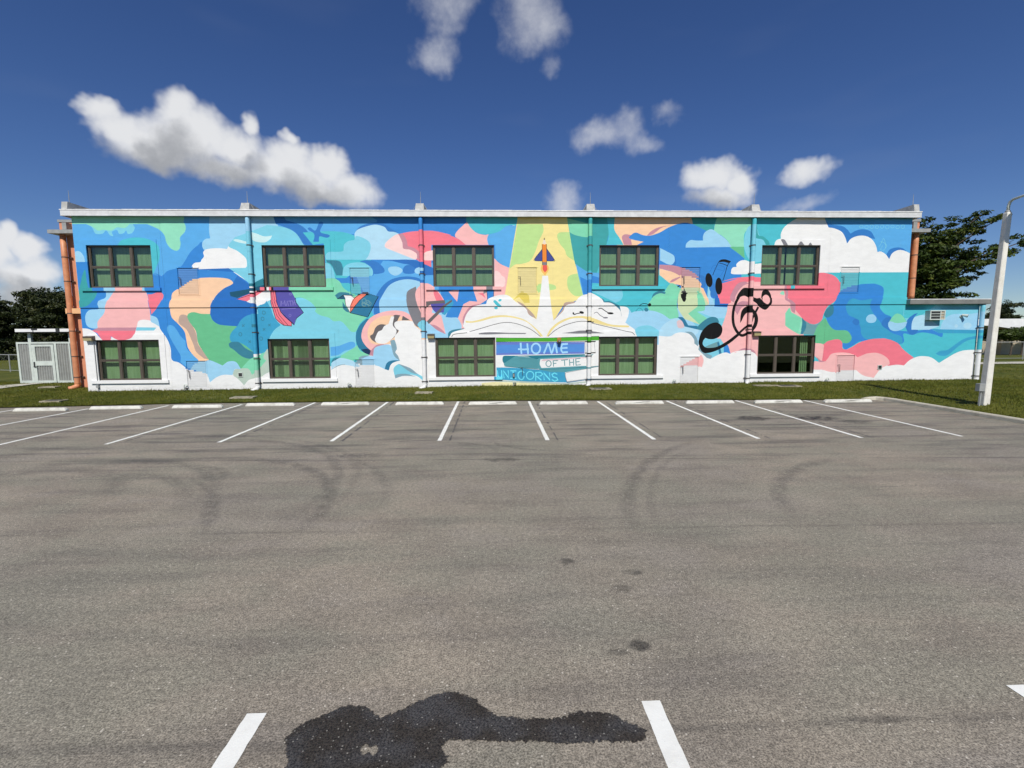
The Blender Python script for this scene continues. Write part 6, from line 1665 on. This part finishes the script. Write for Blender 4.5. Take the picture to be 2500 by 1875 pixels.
g_ = Geo(); g_.box(0.865, 0.935, WY - 0.078, WY - 0.071, 0.62, 0.76); g_.build('flap', M_GREY_METAL, t)
# hose bibs: bent white pipes at the wall foot
for x, lab in ((-14.77, 'white bent pipe stub at the wall foot left of the first ground-floor louvred panel'), (-7.06, 'white bent pipe stub at the wall foot beside the second louvred panel'), (0.92, 'white bent pipe stub below the small outlet box'),
               (8.82, 'white bent pipe stub at the wall foot beside the pink-striped louvred panel'), (16.58, 'white bent pipe stub at the wall foot beside the pink louvred panel')):
    t = thing('hose_bib', lab, 'pipe', (x, WY, 0.1), 'pipe stubs at the wall foot')
    g_ = Geo(); y = WY - 0.10
    g_.tube([(x - 0.05, y, 0.05), (x - 0.05, y, 0.36), (x - 0.02, y, 0.41), (x + 0.05, y, 0.41), (x + 0.08, y, 0.37), (x + 0.08, y, 0.31)], 0.022, 8)
    g_.build('pipe', M_WHITE_METAL, t, True)
    g_ = Geo(); g_.box(x - 0.02, x + 0.06, y + 0.01, WY - 0.002, 0.20, 0.25); g_.build('bracket', M_STRAP, t)
for x, z, lab in ((-12.20, 0.85, 'small square wall vent left of the downspout, low on the painted cloud'), (19.32, 0.92, 'small square wall vent on the pale pink cloud at the right')):
    t = thing('wall_vent', lab, 'vent', (x, WY, z), 'square wall vents')
    g_ = Geo()
    for a, b, c, d in ((x - 0.11, x + 0.11, z + 0.085, z + 0.11), (x - 0.11, x + 0.11, z - 0.11, z - 0.085), (x - 0.11, x - 0.085, z - 0.085, z + 0.085), (x + 0.085, x + 0.11, z - 0.085, z + 0.085)):
        g_.box(a, b, WY - 0.03, WY - 0.002, c, d)
    g_.build('rim', M_WHITE_METAL, t)
    g_ = Geo(); g_.box(x - 0.085, x + 0.085, WY - 0.010, WY - 0.002, z - 0.085, z + 0.085); g_.build('grille', M_DARK_METAL, t)
# through-wall air conditioner
ax0, ax1, az0, az1 = 21.46, 22.24, 3.26, 3.73
ac = thing('air_conditioner', 'white slatted air conditioner sticking out of the low annex wall', 'air conditioner', (21.85, WY, az0))
g_ = Geo(); g_.box(ax0, ax1, WY - 0.24, WY - 0.002, az0, az1); g_.build('case', M_GREY_UNIT, ac)
g_ = Geo()
for a, b, c, d in ((ax0, ax1, az1 - 0.05, az1), (ax0, ax1, az0, az0 + 0.05), (ax0, ax0 + 0.05, az0 + 0.05, az1 - 0.05), (ax1 - 0.05, ax1, az0 + 0.05, az1 - 0.05), (ax0 + 0.52, ax0 + 0.56, az0 + 0.05, az1 - 0.05)):
    g_.box(a, b, WY - 0.285, WY - 0.242, c, d)
fr = g_.build('front_frame', M_WHITE_METAL, ac)
for z in (az0 + 0.165, az0 + 0.29):
    g_ = Geo(); g_.box(ax0 + 0.05, ax1 - 0.05, WY - 0.275, WY - 0.245, z, z + 0.025); g_.build('slat', M_WHITE_METAL, ac)
g_ = Geo(); g_.box(ax0 + 0.05, ax0 + 0.52, WY - 0.25, WY - 0.2405, az0 + 0.05, az1 - 0.05); g_.build('coil', M_DARK_METAL, ac)
g_ = Geo(); g_.box(ax0 + 0.56, ax1 - 0.05, WY - 0.25, WY - 0.2405, az0 + 0.05, az1 - 0.05); g_.build('grille', M_BEIGE, ac)
# twin-head security flood lamp on the annex
t = thing('flood_lamp', 'small white flood lamp on the annex wall right of the air conditioner', 'wall light', (23.35, WY, 3.45))
g_ = Geo(); g_.tube([(23.32, WY - 0.002, 3.44), (23.32, WY - 0.04, 3.44)], 0.07, 12); g_.tube([(23.32, WY - 0.04, 3.44), (23.34, WY - 0.1, 3.46)], 0.02, 8); g_.build('base', M_WHITE_METAL, t)
g_ = Geo(); g_.tube([(23.30, WY - 0.06, 3.50), (23.40, WY - 0.16, 3.47), (23.45, WY - 0.22, 3.44)], [0.05, 0.07, 0.085], 12); g_.build('lamp_head', M_WHITE_METAL, t)
g_ = Geo(); g_.tube([(23.452, WY - 0.222, 3.439), (23.456, WY - 0.227, 3.437)], 0.07, 12); g_.build('lens', M_BLACK, t)
# conduit hugging the left front corner of the annex
# utility covers in the grass
def h_at(x, y): return float(lawn_z(np.array([x]), np.array([y]))[0])
for x, y, sx, sy, rot, lab in ((-18.1, 19.75, 0.75, 0.5, 4, 'flat concrete utility cover in the grass at the far left'), (-10.7, 20.2, 0.95, 0.5, 2, 'concrete splash pad in the grass in front of the leftmost painted downspout'),
                          (-3.15, 20.7, 0.75, 0.45, -2, 'splash pad in the grass before the downspout left of the book stack'), (4.75, 21.0, 0.95, 0.5, 1, 'concrete utility cover in the grass near the book-stack corner'),
                          (12.55, 21.35, 0.85, 0.5, 3, 'weathered flat slab in the grass under the dark window'), (13.45, 21.05, 1.05, 0.6, -6, 'rusty framed utility cover beside a flat slab in the grass'), (-22.4, 24.3, 0.8, 0.4, 2, 'pale slab in the grass near the terracotta downpipe')):
    t = thing('utility_cover', lab, 'utility cover', (x, y, h_at(x, y)), 'covers and pads in the lawn')
    z = h_at(x, y) + 0.045
    def rr(px, py):
        a = math.radians(rot); return (x + px * math.cos(a) - py * math.sin(a), y + px * math.sin(a) + py * math.cos(a))
    g_ = Geo(); q_ = [rr(-sx / 2, -sy / 2), rr(sx / 2, -sy / 2), rr(sx / 2, sy / 2), rr(-sx / 2, sy / 2)]
    g_.hexa([p + (z - 0.12,) for p in q_] + [p + (z,) for p in q_]); g_.build('collar', M_COVER, t)
    g_ = Geo(); q_ = [rr(-sx * 0.3, -sy * 0.28), rr(sx * 0.3, -sy * 0.28), rr(sx * 0.3, sy * 0.28), rr(-sx * 0.3, sy * 0.28)]
    g_.hexa([p + (z + 0.001,) for p in q_] + [p + (z + 0.012,) for p in q_]); g_.build('lid', M_DARK_METAL if 'cover' in lab else M_COVER, t)

# ------------------------------------------------------------------ corrugated enclosure with gate and canopy at the left
enc = thing('corrugated_enclosure', 'pale corrugated metal enclosure with a framed gate and flat canopy beside the building', 'enclosure', (-24.2, 26.3, 0.22))
EY, EZ = 26.1, 0.20
def bar(gg, x0, x1, z0, z1, y0=EY - 0.03, y1=EY + 0.03): gg.box(x0, x1, y0, y1, z0, z1)
def corrugated(name, x0, x1, z0, z1, parent, y=EY):
    g2 = Geo(); pitch_ = 0.13; n = int((x1 - x0) / pitch_ * 8)
    rows = []
    for i in range(n + 1):
        xx = x0 + (x1 - x0) * i / n
        rows.append((xx, y + 0.036 * math.sin((xx - x0) / pitch_ * 2 * math.pi)))
    for (a, ya), (b, yb_) in zip(rows[:-1], rows[1:]):
        g2.face([(a, ya, z0), (b, yb_, z0), (b, yb_, z1), (a, ya, z1)])
    return g2.build(name, M_CORR, parent, True)
g_ = Geo()
bar(g_, -25.56, -25.46, EZ, 2.46); bar(g_, -25.46, -21.2, 2.37, 2.46); bar(g_, -25.46, -24.92, EZ + 0.06, EZ + 0.20); bar(g_, -24.92, -24.80, EZ, 2.37); bar(g_, -23.62, -23.50, EZ, 2.37); bar(g_, -23.50, -21.2, EZ + 0.06, EZ + 0.18)
bar(g_, -22.86, -22.80, EZ + 0.18, 2.37); bar(g_, -21.3, -21.2, EZ, 2.37)
g_.build('frame', M_WHITE_METAL, enc)
corrugated('corrugated_sheet', -25.46, -24.92, EZ + 0.20, 2.37, enc); corrugated('corrugated_sheet', -23.50, -21.3, EZ + 0.18, 2.37, enc)
gt = Geo()
gx0, gx1, gz0, gz1 = -24.78, -23.64, EZ + 0.05, 2.33
bar(gt, gx0, gx0 + 0.18, gz0, gz1, EY - 0.045, EY + 0.03); bar(gt, gx1 - 0.14, gx1, gz0, gz1, EY - 0.045, EY + 0.03); bar(gt, gx0 + 0.18, gx1 - 0.14, gz1 - 0.11, gz1, EY - 0.044, EY + 0.03); bar(gt, gx0 + 0.18, gx1 - 0.14, gz0, gz0 + 0.14, EY - 0.044, EY + 0.03); bar(gt, gx0 + 0.18, gx1 - 0.14, 1.20, 1.44, EY - 0.044, EY + 0.03)
gate = gt.build('gate', M_WHITE_METAL, enc)
corrugated('corrugated_sheet', gx0 + 0.18, gx1 - 0.14, 1.44, gz1 - 0.11, gate); corrugated('corrugated_sheet', gx0 + 0.18, gx1 - 0.14, gz0 + 0.14, 1.20, gate)
g_ = Geo(); g_.box(gx0 + 0.06, gx0 + 0.12, EY - 0.075, EY - 0.045, 1.10, 1.40); g_.tube([(gx0 + 0.09, EY - 0.06, 1.16), (gx0 + 0.09, EY - 0.11, 1.16), (gx0 + 0.24, EY - 0.11, 1.15)], 0.018, 8); g_.build('handle', M_DARK_METAL, gate)
# side and back runs
g_ = Geo(); g_.box(-25.54, -25.48, EY + 0.03, EY + 5.0, 2.37, 2.46); g_.box(-25.54, -25.48, EY + 0.03, EY + 5.0, EZ + 0.06, EZ + 0.2); g_.box(-25.55, -25.47, EY + 5.0, EY + 5.1, EZ, 2.46); g_.build('side_frame', M_WHITE_METAL, enc)
g2 = Geo()
for i in range(60):
    a, b = EY + 0.03 + i * 0.083, EY + 0.03 + (i + 1) * 0.083
    g2.face([(-25.51 + 0.02 * (i % 2), a, EZ + 0.2), (-25.51 + 0.02 * ((i + 1) % 2), b, EZ + 0.2), (-25.51 + 0.02 * ((i + 1) % 2), b, 2.37), (-25.51 + 0.02 * (i % 2), a, 2.37)])
g2.build('corrugated_sheet', M_CORR, enc)
g_ = Geo(); bar(g_, -25.14, -24.98, 2.46, 3.0, EY + 0.2, EY + 0.32); g_.build('canopy_post', M_WHITE_METAL, enc)
g_ = Geo(); bar(g_, -23.02, -22.88, 2.46, 3.0, EY + 0.2, EY + 0.32); g_.build('canopy_post', M_WHITE_METAL, enc)
g_ = Geo(); g_.box(-25.25, -21.1, EY - 0.05, EY + 4.6, 2.95, 3.02); canopy = g_.build('canopy', M_DARK_METAL, enc)
g_ = Geo(); g_.box(-25.45, -24.55, EY - 0.12, EY - 0.06, 3.0, 3.16); g_.box(-24.50, -23.35, EY - 0.12, EY - 0.06, 3.0, 3.16); g_.box(-23.15, -21.1, EY - 0.12, EY - 0.06, 3.0, 3.16); g_.box(-25.45, -21.1, EY - 0.06, EY + 4.7, 3.02, 3.12); g_.build('canopy_edge', M_WHITE_ROOF, enc)
g_ = Geo(); g_.box(-23.33, -23.17, EY - 0.16, EY - 0.06, 2.98, 3.18); g_.box(-24.6, -24.3, EY - 0.14, EY - 0.115, 3.10, 3.17); g_.build('junction_box', M_DARK_METAL, enc)

# ------------------------------------------------------------------ chain-link fences
M_CHAIN = plain('chain_link_wire', (122, 126, 122), 0.5, 0.1)
def chain_fence(p0, p1, h, step, label, wires=True, mesh_step=0.25):
    a, b = Vector(p0), Vector(p1); L = (b - a).length
    t = thing('chain_link_fence', label, 'fence', (p0[0], p0[1], h_at(p0[0], p0[1])))
    n = int(L / step)
    for i in range(n + 1):
        p = a.lerp(b, i / n); z = h_at(p.x, p.y)
        g_ = Geo(); g_.tube([(p.x, p.y, z - 0.1), (p.x, p.y, z + h)], 0.035, 7); g_.build('post', M_GREY_METAL, t)
    za, zb = h_at(a.x, a.y), h_at(b.x, b.y)
    g_ = Geo(); g_.tube([(a.x, a.y, za + h), (b.x, b.y, zb + h)], 0.03, 6); g_.build('top_rail', M_GREY_METAL, t)
    g_ = Geo(); g_.tube([(a.x, a.y, za + 0.12), (b.x, b.y, zb + 0.12)], 0.02, 6); g_.build('bottom_rail', M_GREY_METAL, t)
    if wires:
        g_ = Geo(); k = int(L / mesh_step); d = (b - a).normalized(); w_ = 0.004
        for i in range(k):
            for s in (1, -1):
                p = a + d * (i * mesh_step); q_ = p + d * (h * 0.9 * s)
                if (q_ - a).dot(d) < 0 or (q_ - a).dot(d) > L: continue
                z0 = h_at(p.x, p.y) + 0.12; z1 = z0 + h - 0.12
                g_.face([(p.x - d.x * w_, p.y - d.y * w_, z0), (p.x + d.x * w_, p.y + d.y * w_, z0), (q_.x + d.x * w_, q_.y + d.y * w_, z1), (q_.x - d.x * w_, q_.y - d.y * w_, z1)])
        tag(g_.build('chain_link', M_CHAIN, t), kind='stuff')
chain_fence((-48, 40.5), (-25.7, 31.5), 1.25, 3.2, 'low chain-link fence crossing the grass field at the far left', True, 0.3)
chain_fence((25.2, 37.0), (62, 37.5), 1.45, 3.5, 'chain-link fence on the right behind the lamp post', True, 0.25)

# ------------------------------------------------------------------ far buildings at the right
bl = thing('covered_walkway', 'low beige school block with a sagging white roof edge behind the lamp post', 'building', (52, 46, 0.4))
g_ = Geo(); g_.box(49.6, 51.7, 47.0, 50, 0.2, 2.0); g_.build('wall', M_BEIGE, bl)
g_ = Geo(); g_.box(52.0, 54.2, 46.5, 50, 0.2, 1.9); g_.build('wall', M_BEIGE, bl)
g_ = Geo(); g_.box(54.3, 62, 46.2, 50, 0.2, 3.2); g_.build('brown_wall', M_BRICK, bl)
g_ = Geo(); g_.box(55.2, 56.3, 46.14, 46.19, 0.4, 2.6); g_.build('door', M_DARK_METAL, bl)
g_ = Geo(); g_.box(40, 49.6, 48.2, 50, 0.2, 1.9); g_.build('dark_wall', M_DARK, bl)
rg2 = Geo(); rings = []
for k in range(24):
    x = 40 + k * 1.0
    sag = 0.35 * math.exp(-((x - 52.4) / 1.8) ** 2)
    rings.append([(x, 45.6, 3.35 - sag), (x, 50.5, 3.35 - sag), (x, 50.5, 4.0), (x, 45.6, 4.0)])
rg2.loft(rings); rg2.build('roof_edge', M_WHITE_ROOF, bl)
for x in (44.0, 48.6, 57.5):
    g_ = Geo(); g_.box(x, x + 0.18, 45.9, 46.08, 0.2, 3.3); g_.build('column', M_WHITE_METAL, bl)
hb = thing('far_house', 'small grey roof peeking above the annex roof at the right', 'building', (52, 58, 0.4))
g_ = Geo(); g_.box(46, 58, 58, 64, 0.3, 5.3); g_.build('wall', M_BEIGE, hb)
g_ = Geo(); g_.hexa([(45.4, 57.4, 5.3), (58.6, 57.4, 5.3), (58.6, 64.6, 5.3), (45.4, 64.6, 5.3), (49, 60.5, 6.9), (55, 60.5, 6.9), (55, 61.5, 6.9), (49, 61.5, 6.9)]); g_.build('roof', M_CAP, hb)

# ------------------------------------------------------------------ trees
def leaf_mesh(name, clumps, n, size, seed, flat=0.5):
    """leaf-sized faces scattered through ellipsoid clumps, each with a tone of its own"""
    r = np.random.default_rng(seed)
    wts = np.array([c[3] * c[4] * c[5] for c in clumps]) ** 0.66; wts /= wts.sum()
    which = r.choice(len(clumps), n, p=wts)
    C = np.array([c[:3] for c in clumps])[which]; R = np.array([c[3:6] for c in clumps])[which]
    d = r.normal(size=(n, 3)); d /= np.linalg.norm(d, axis=1)[:, None]
    rad = r.uniform(0.25, 1.0, n) ** 0.45 * r.uniform(0.8, 1.12, n)
    P = C + d * R * rad[:, None]
    tone_c = r.uniform(0.0, 0.7, len(clumps))[which]
    # leaf axes
    nrm = d * 0.6 + r.normal(size=(n, 3)) * 0.6 + np.array([0, 0, flat]); nrm /= np.linalg.norm(nrm, axis=1)[:, None]
    u = np.cross(nrm, r.normal(size=(n, 3))); u /= np.linalg.norm(u, axis=1)[:, None]
    v = np.cross(nrm, u)
    s = size * r.uniform(0.6, 1.4, n)[:, None]
    V = np.stack([P - u * s, P + v * s * 0.45, P + u * s, P - v * s * 0.45], 1).reshape(-1, 3)
    me = bpy.data.meshes.new(name)
    me.vertices.add(4 * n); me.vertices.foreach_set('co', V.ravel())
    me.loops.add(4 * n); me.loops.foreach_set('vertex_index', np.arange(4 * n))
    me.polygons.add(n); me.polygons.foreach_set('loop_start', np.arange(0, 4 * n, 4)); me.polygons.foreach_set('loop_total', np.full(n, 4))
    me.update()
    at = me.attributes.new('tone', 'FLOAT', 'FACE')
    at.data.foreach_set('value', np.clip(tone_c + r.uniform(0, 0.4, n), 0, 1).astype(np.float32))
    return me

def tree_parts(seed, h, spread, kind):
    """returns (trunk+limb Geo, clumps) in local metres"""
    r = random.Random(seed); g_ = Geo(); clumps = []
    lean = Vector((r.uniform(-0.3, 0.3), r.uniform(-0.3, 0.3), 0))
    trunk = [Vector((0, 0, -0.2)) + lean * (t * t) + Vector((0, 0, h * 0.9 * t)) for t in (0, 0.2, 0.45, 0.7, 0.95)]
    g_.tube([tuple(p) for p in trunk], [h * 0.03, h * 0.025, h * 0.018, h * 0.011, h * 0.004], 9)
    nb = 16 if kind == 'conifer' else 14
    for i in range(nb):
        t = 0.22 + 0.72 * (i + r.random()) / nb
        base = Vector((0, 0, h * 0.9 * t)) + lean * (t * t)
        a = i * 2.4 + r.uniform(-0.5, 0.5)
        reach = spread * (1.0 - 0.62 * max(0, (t - 0.35) / 0.65)) * r.uniform(0.65, 1.1)
        if kind == 'conifer': rise = r.uniform(0.0, 0.3) * reach
        else: rise = r.uniform(0.15, 0.5) * reach
        tip = base + Vector((math.cos(a) * reach, math.sin(a) * reach, rise))
        mid = base.lerp(tip, 0.5) + Vector((0, 0, 0.12 * reach))
        g_.tube([tuple(base), tuple(mid), tuple(tip)], [h * 0.010, h * 0.006, h * 0.002], 6)
        for k in range(4):
            p = base.lerp(tip, 0.35 + 0.22 * k) + Vector((r.uniform(-1, 1), r.uniform(-1, 1), r.uniform(-0.3, 0.5))) * (0.12 * spread)
            s_ = spread * r.uniform(0.16, 0.27)
            clumps.append((p.x, p.y, p.z + 0.1 * s_, s_ * 1.15, s_ * 1.15, s_ * (0.5 if kind == 'conifer' else 0.62)))
    top = Vector((0, 0, h * 0.93)) + lean
    clumps.append((top.x, top.y, top.z, spread * 0.22, spread * 0.22, spread * 0.2))
    return g_, clumps

def plant_tree(name, loc, rz, scale, meshes, label, cat, group):
    t = thing(name, label, cat, loc, group)
    t.matrix_basis = Matrix.Translation(loc) @ Matrix.Rotation(rz, 4, 'Z') @ Matrix.Diagonal((scale, scale, scale, 1))
    for nm, me in zip(('trunk', 'crown'), meshes):
        c = bpy.data.objects.new(nm, me); COLL.objects.link(c); c.parent = t
    return t
KINDS = []
for sd in (11, 12, 13):
    tg_, cl = tree_parts(sd, 10.0, 4.4, 'conifer')
    me = tg_.mesh('trunk'); me.materials.append(M_BARK)
    cr = leaf_mesh('crown', cl, 9000, 0.20, sd); cr.materials.append(M_LEAF_DARK)
    KINDS.append((me, cr))
LEFT = [(-64, 60, 0.80, 0, 'dark evergreen at the left picture edge in the far tree line'), (-59.0, 58, 0.80, 1, 'dark evergreen with a flat top, second from the left in the far tree line'), (-54.8, 60, 0.86, 2, 'tall dark evergreen rising just left of the terracotta downpipe'),
        (-50.5, 57, 0.84, 0, 'dark evergreen behind the corrugated enclosure beside the terracotta downpipe'), (-46, 60, 0.85, 1, 'dark evergreen mostly hidden behind the left end of the building'),
        (-61.5, 66, 0.92, 2, 'dark evergreen in the second row at the far left'), (-56.5, 68, 0.90, 1, 'dark evergreen in the second row behind the flat-topped one'), (-51.5, 67, 0.95, 0, 'dark evergreen in the second row above the enclosure canopy'), (-69, 64, 0.9, 1, 'dark evergreen cut by the left picture edge'), (-57, 56, 0.66, 0, 'shorter dark evergreen in front of the far tree line at the left'), (-61.8, 55.5, 0.62, 2, 'short dark evergreen nearest the left picture edge')]
for i, (x, y, s_, k, lab) in enumerate(LEFT):
    plant_tree('evergreen_tree', (x, y, 0.2), i * 1.37, s_, KINDS[k], lab, 'tree', 'dark trees beyond the left field')
# undergrowth closing the foot of the tree line
for i, (x, y) in enumerate(((-66, 57), (-62, 56), (-58, 55.5), (-54.5, 56), (-51, 55), (-47.5, 55.5), (-44, 55))):
    cl = [(dx, dy, 0.7, 1.5, 1.2, 1.1) for dx, dy in ((-1.2, 0), (0, 0.4), (1.2, -0.2))]
    cr = leaf_mesh('foliage', cl, 1800, 0.18, 70 + i); cr.materials.append(M_LEAF_DARK)
    t = thing('bush', ['dark bush at the left picture edge under the tree line', 'dark bush second from the left under the tree line', 'dark bush third from the left under the tree line', 'dark bush left of the enclosure roof under the tree line', 'dark bush behind the enclosure canopy', 'dark bush behind the right end of the enclosure', 'dark bush hidden behind the terracotta downpipe'][i], 'bush', (x, y, 0.25), 'bushes under the far tree line')
    c = bpy.data.objects.new('foliage', cr); COLL.objects.link(c); c.parent = t
    g_ = Geo(); g_.tube([(0, 0, -0.2), (0.05, 0, 0.4), (0.1, 0, 1.0)], [0.08, 0.06, 0.03], 6); me = g_.mesh('stem'); me.materials.append(M_BARK)
    c = bpy.data.objects.new('stem', me); COLL.objects.link(c); c.parent = t

# the spreading tree behind the annex: long, nearly level limbs with leaf pads
def spreading_tree():
    bx_, by_ = 38.3, 42.0
    t = thing('spreading_tree', 'large spreading broadleaf tree with level leafy limbs rising behind the annex', 'tree', (bx_, by_, 0.3))
    r = random.Random(5); g_ = Geo(); cl = []
    def world(dx, dz, dy=0.0): return Vector((bx_ + dx, by_ + dy, dz))
    g_.tube([tuple(world(0, -0.1)), tuple(world(0.2, 2.5)), tuple(world(0.1, 5.5)), tuple(world(0.6, 8.5)), tuple(world(1.2, 11.5))], [0.36, 0.30, 0.24, 0.15, 0.05], 10)
    limbs = [((0.3, 7.0), (9.9, 11.3), 0.9), ((0.3, 6.5), (7.2, 9.9), 0.8), ((0.5, 8.0), (6.8, 12.7), 0.8), ((0.5, 8.5), (4.2, 12.9), 0.8), ((0.3, 8), (0.5, 12.2), 0.9), ((0.2, 5.2), (6.4, 7.9), 0.45), ((0.2, 5.6), (5.2, 8.9), 0.8),
             ((0.2, 4.6), (4.5, 6.0), 0.6), ((0.2, 4.4), (2.8, 5.8), 0.7), ((0.1, 6.0), (-2.2, 9.4), 0.8), ((0.1, 6.8), (-2.8, 11.4), 0.8), ((0.1, 5.0), (-3.5, 8.0), 0.8), ((0.1, 4.5), (-1.5, 6.2), 0.6), ((0.2, 7.5), (2.8, 11.0), 1.0), ((0.2, 7.0), (4.2, 10.4), 1.0), ((0.2, 6.2), (2.4, 8.6), 1.0), ((0.1, 5.5), (0.6, 8.4), 0.8),
             ((0.1, 6), (-5, 10.0), 0.8), ((0.1, 5), (-6, 7.5), 0.8), ((0.1, 4.6), (-3.6, 5.8), 0.8), ((0.2, 6.6), (-1.2, 8.2), 1.0), ((0.2, 5.0), (1.4, 6.9), 1.0)]
    for (a, b, k) in limbs:
        for dyv in ((-1.8, 1.6) if k > 0.7 else (0.0,)):
            p0 = world(a[0], a[1]); p1 = world(b[0] + r.uniform(-0.3, 0.3), b[1] + r.uniform(-0.2, 0.2), dyv * r.uniform(0.5, 1.4))
            mid = p0.lerp(p1, 0.5) + Vector((0, 0, 0.25))
            g_.tube([tuple(p0), tuple(mid), tuple(p1)], [0.10, 0.065, 0.02], 6)
            n = 6
            for i in range(n):
                f = 0.34 + 0.66 * i / (n - 1)
                q_ = (p0.lerp(mid, f * 2) if f < 0.5 else mid.lerp(p1, (f - 0.5) * 2)) + Vector((r.uniform(-0.35, 0.35), r.uniform(-0.8, 0.8), r.uniform(-0.05, 0.35)))
                s_ = r.uniform(0.5, 0.95) * (1.15 - 0.55 * f) * (0.75 + 0.35 * k)
                cl.append((q_.x, q_.y, q_.z, s_ * 1.35, s_ * 1.35, s_ * 0.45))
    me = g_.mesh('trunk'); link('trunk', me, M_BARK, t)
    cr = leaf_mesh('crown', cl, 27000, 0.175, 31, 0.9)
    link('crown', cr, M_LEAF_BROAD, t)
spreading_tree()
for i, (x, y, s_, lab) in enumerate(((58, 62, 0.62, 'dark tree behind the white roof edge at the right'), (66, 60, 0.60, 'dark tree at the right picture edge behind the white roof'), (52.5, 60, 0.55, 'dark tree half hidden by the lamp post'), (74, 66, 0.7, 'farthest dark tree at the right picture edge'))):
    plant_tree('shade_tree', (x, y, 0.3), i * 2.1 + 0.4, s_, KINDS[i % 3], lab, 'tree', 'dark trees beyond the right fence')
# small bushes in front of the far block
for i, (x, y, lab) in enumerate(((52.0, 44.6, 'leafy shrub under the white roof edge'), (50.4, 44.2, 'leafy shrub beside the lamp post under the white roof'), (54.4, 44.8, 'leafy shrub in front of the brown wall'))):
    cl = [(0, 0, 2.1, 1.3, 1.0, 0.6), (0.6, 0.2, 2.4, 0.9, 0.8, 0.5), (-0.7, -0.2, 2.2, 0.8, 0.8, 0.5)]
    cr = leaf_mesh('foliage', cl, 1400, 0.16, 90 + i); cr.materials.append(M_LEAF_BROAD)
    t = thing('shrub', lab, 'shrub', (x, y, 0.3), 'shrubs before the far block')
    c = bpy.data.objects.new('foliage', cr); COLL.objects.link(c); c.parent = t
    g_ = Geo(); g_.tube([(0, 0, -0.1), (0.1, 0, 1.0), (0.0, 0, 2.0)], [0.09, 0.07, 0.03], 6); me = g_.mesh('stem'); me.materials.append(M_BARK)
    c = bpy.data.objects.new('stem', me); COLL.objects.link(c); c.parent = t

# ------------------------------------------------------------------ grass blades on the near lawn
def grass_blades():
    def sample(n, x0, x1, y0, y1, lim):
        x = RNG.uniform(x0, x1, n); y = RNG.uniform(y0, y1, n)
        e = np.interp(x, [p[0] for p in LOT_EDGE], [p[1] for p in LOT_EDGE])
        ok = (y > e + 0.02) if lim else np.ones(n, bool)
        ok &= ~((y > WY - 0.02) & (x > X_L) & (x < X_A))
        return x[ok], y[ok]
    parts = [sample(95000, -30, 15.25, 18.2, WY + 0.0, True), sample(16000, -30, X_L, WY, 27, True), sample(80000, 15.36, 26.5, 8.5, 23.2, False), sample(30000, 24.3, 40, 12, 34, False)]
    # a tufty fringe along the wall foot and the lot edge
    xf = RNG.uniform(X_L, X_A, 5000); parts.append((xf, WY - 0.02 - np.abs(RNG.normal(0, 0.03, 5000))))
    xe = RNG.uniform(-30, 15.2, 9000); parts.append((xe, np.interp(xe, [p[0] for p in LOT_EDGE], [p[1] for p in LOT_EDGE]) + np.abs(RNG.normal(0, 0.05, 9000))))
    x = np.concatenate([p[0] for p in parts]); y = np.concatenate([p[1] for p in parts])
    n = len(x)
    z = lawn_z(x, y)
    fringe = np.zeros(n); fringe[-14000:-9000] = 1
    patch = 0.5 + 0.5 * np.sin(x * 1.7 + np.sin(y * 2.3)) * np.sin(y * 1.9 + 1.3 * np.sin(x * 0.8))
    h = RNG.uniform(0.03, 0.065, n) * (0.7 + 0.6 * patch) * (1 + 0.9 * fringe * (RNG.random(n) > 0.7))
    a = RNG.uniform(0, 2 * np.pi, n); wd = RNG.uniform(0.008, 0.017, n)
    lean = RNG.uniform(0.0, 0.04, n); la = RNG.uniform(0, 2 * np.pi, n)
    dx, dy = np.cos(a) * wd, np.sin(a) * wd
    V = np.stack([np.stack([x - dx, y - dy, z - 0.005], 1), np.stack([x + dx, y + dy, z - 0.005], 1), np.stack([x + np.cos(la) * lean, y + np.sin(la) * lean, z + h], 1)], 1).reshape(-1, 3)
    me = bpy.data.meshes.new('grass')
    me.vertices.add(3 * n); me.vertices.foreach_set('co', V.ravel())
    me.loops.add(3 * n); me.loops.foreach_set('vertex_index', np.arange(3 * n))
    me.polygons.add(n); me.polygons.foreach_set('loop_start', np.arange(0, 3 * n, 3)); me.polygons.foreach_set('loop_total', np.full(n, 3))
    me.update()
    return tag(link('grass', me, M_BLADE), 'short mown grass between the parking lot and the building', 'grass', None, 'stuff')
grass_blades()
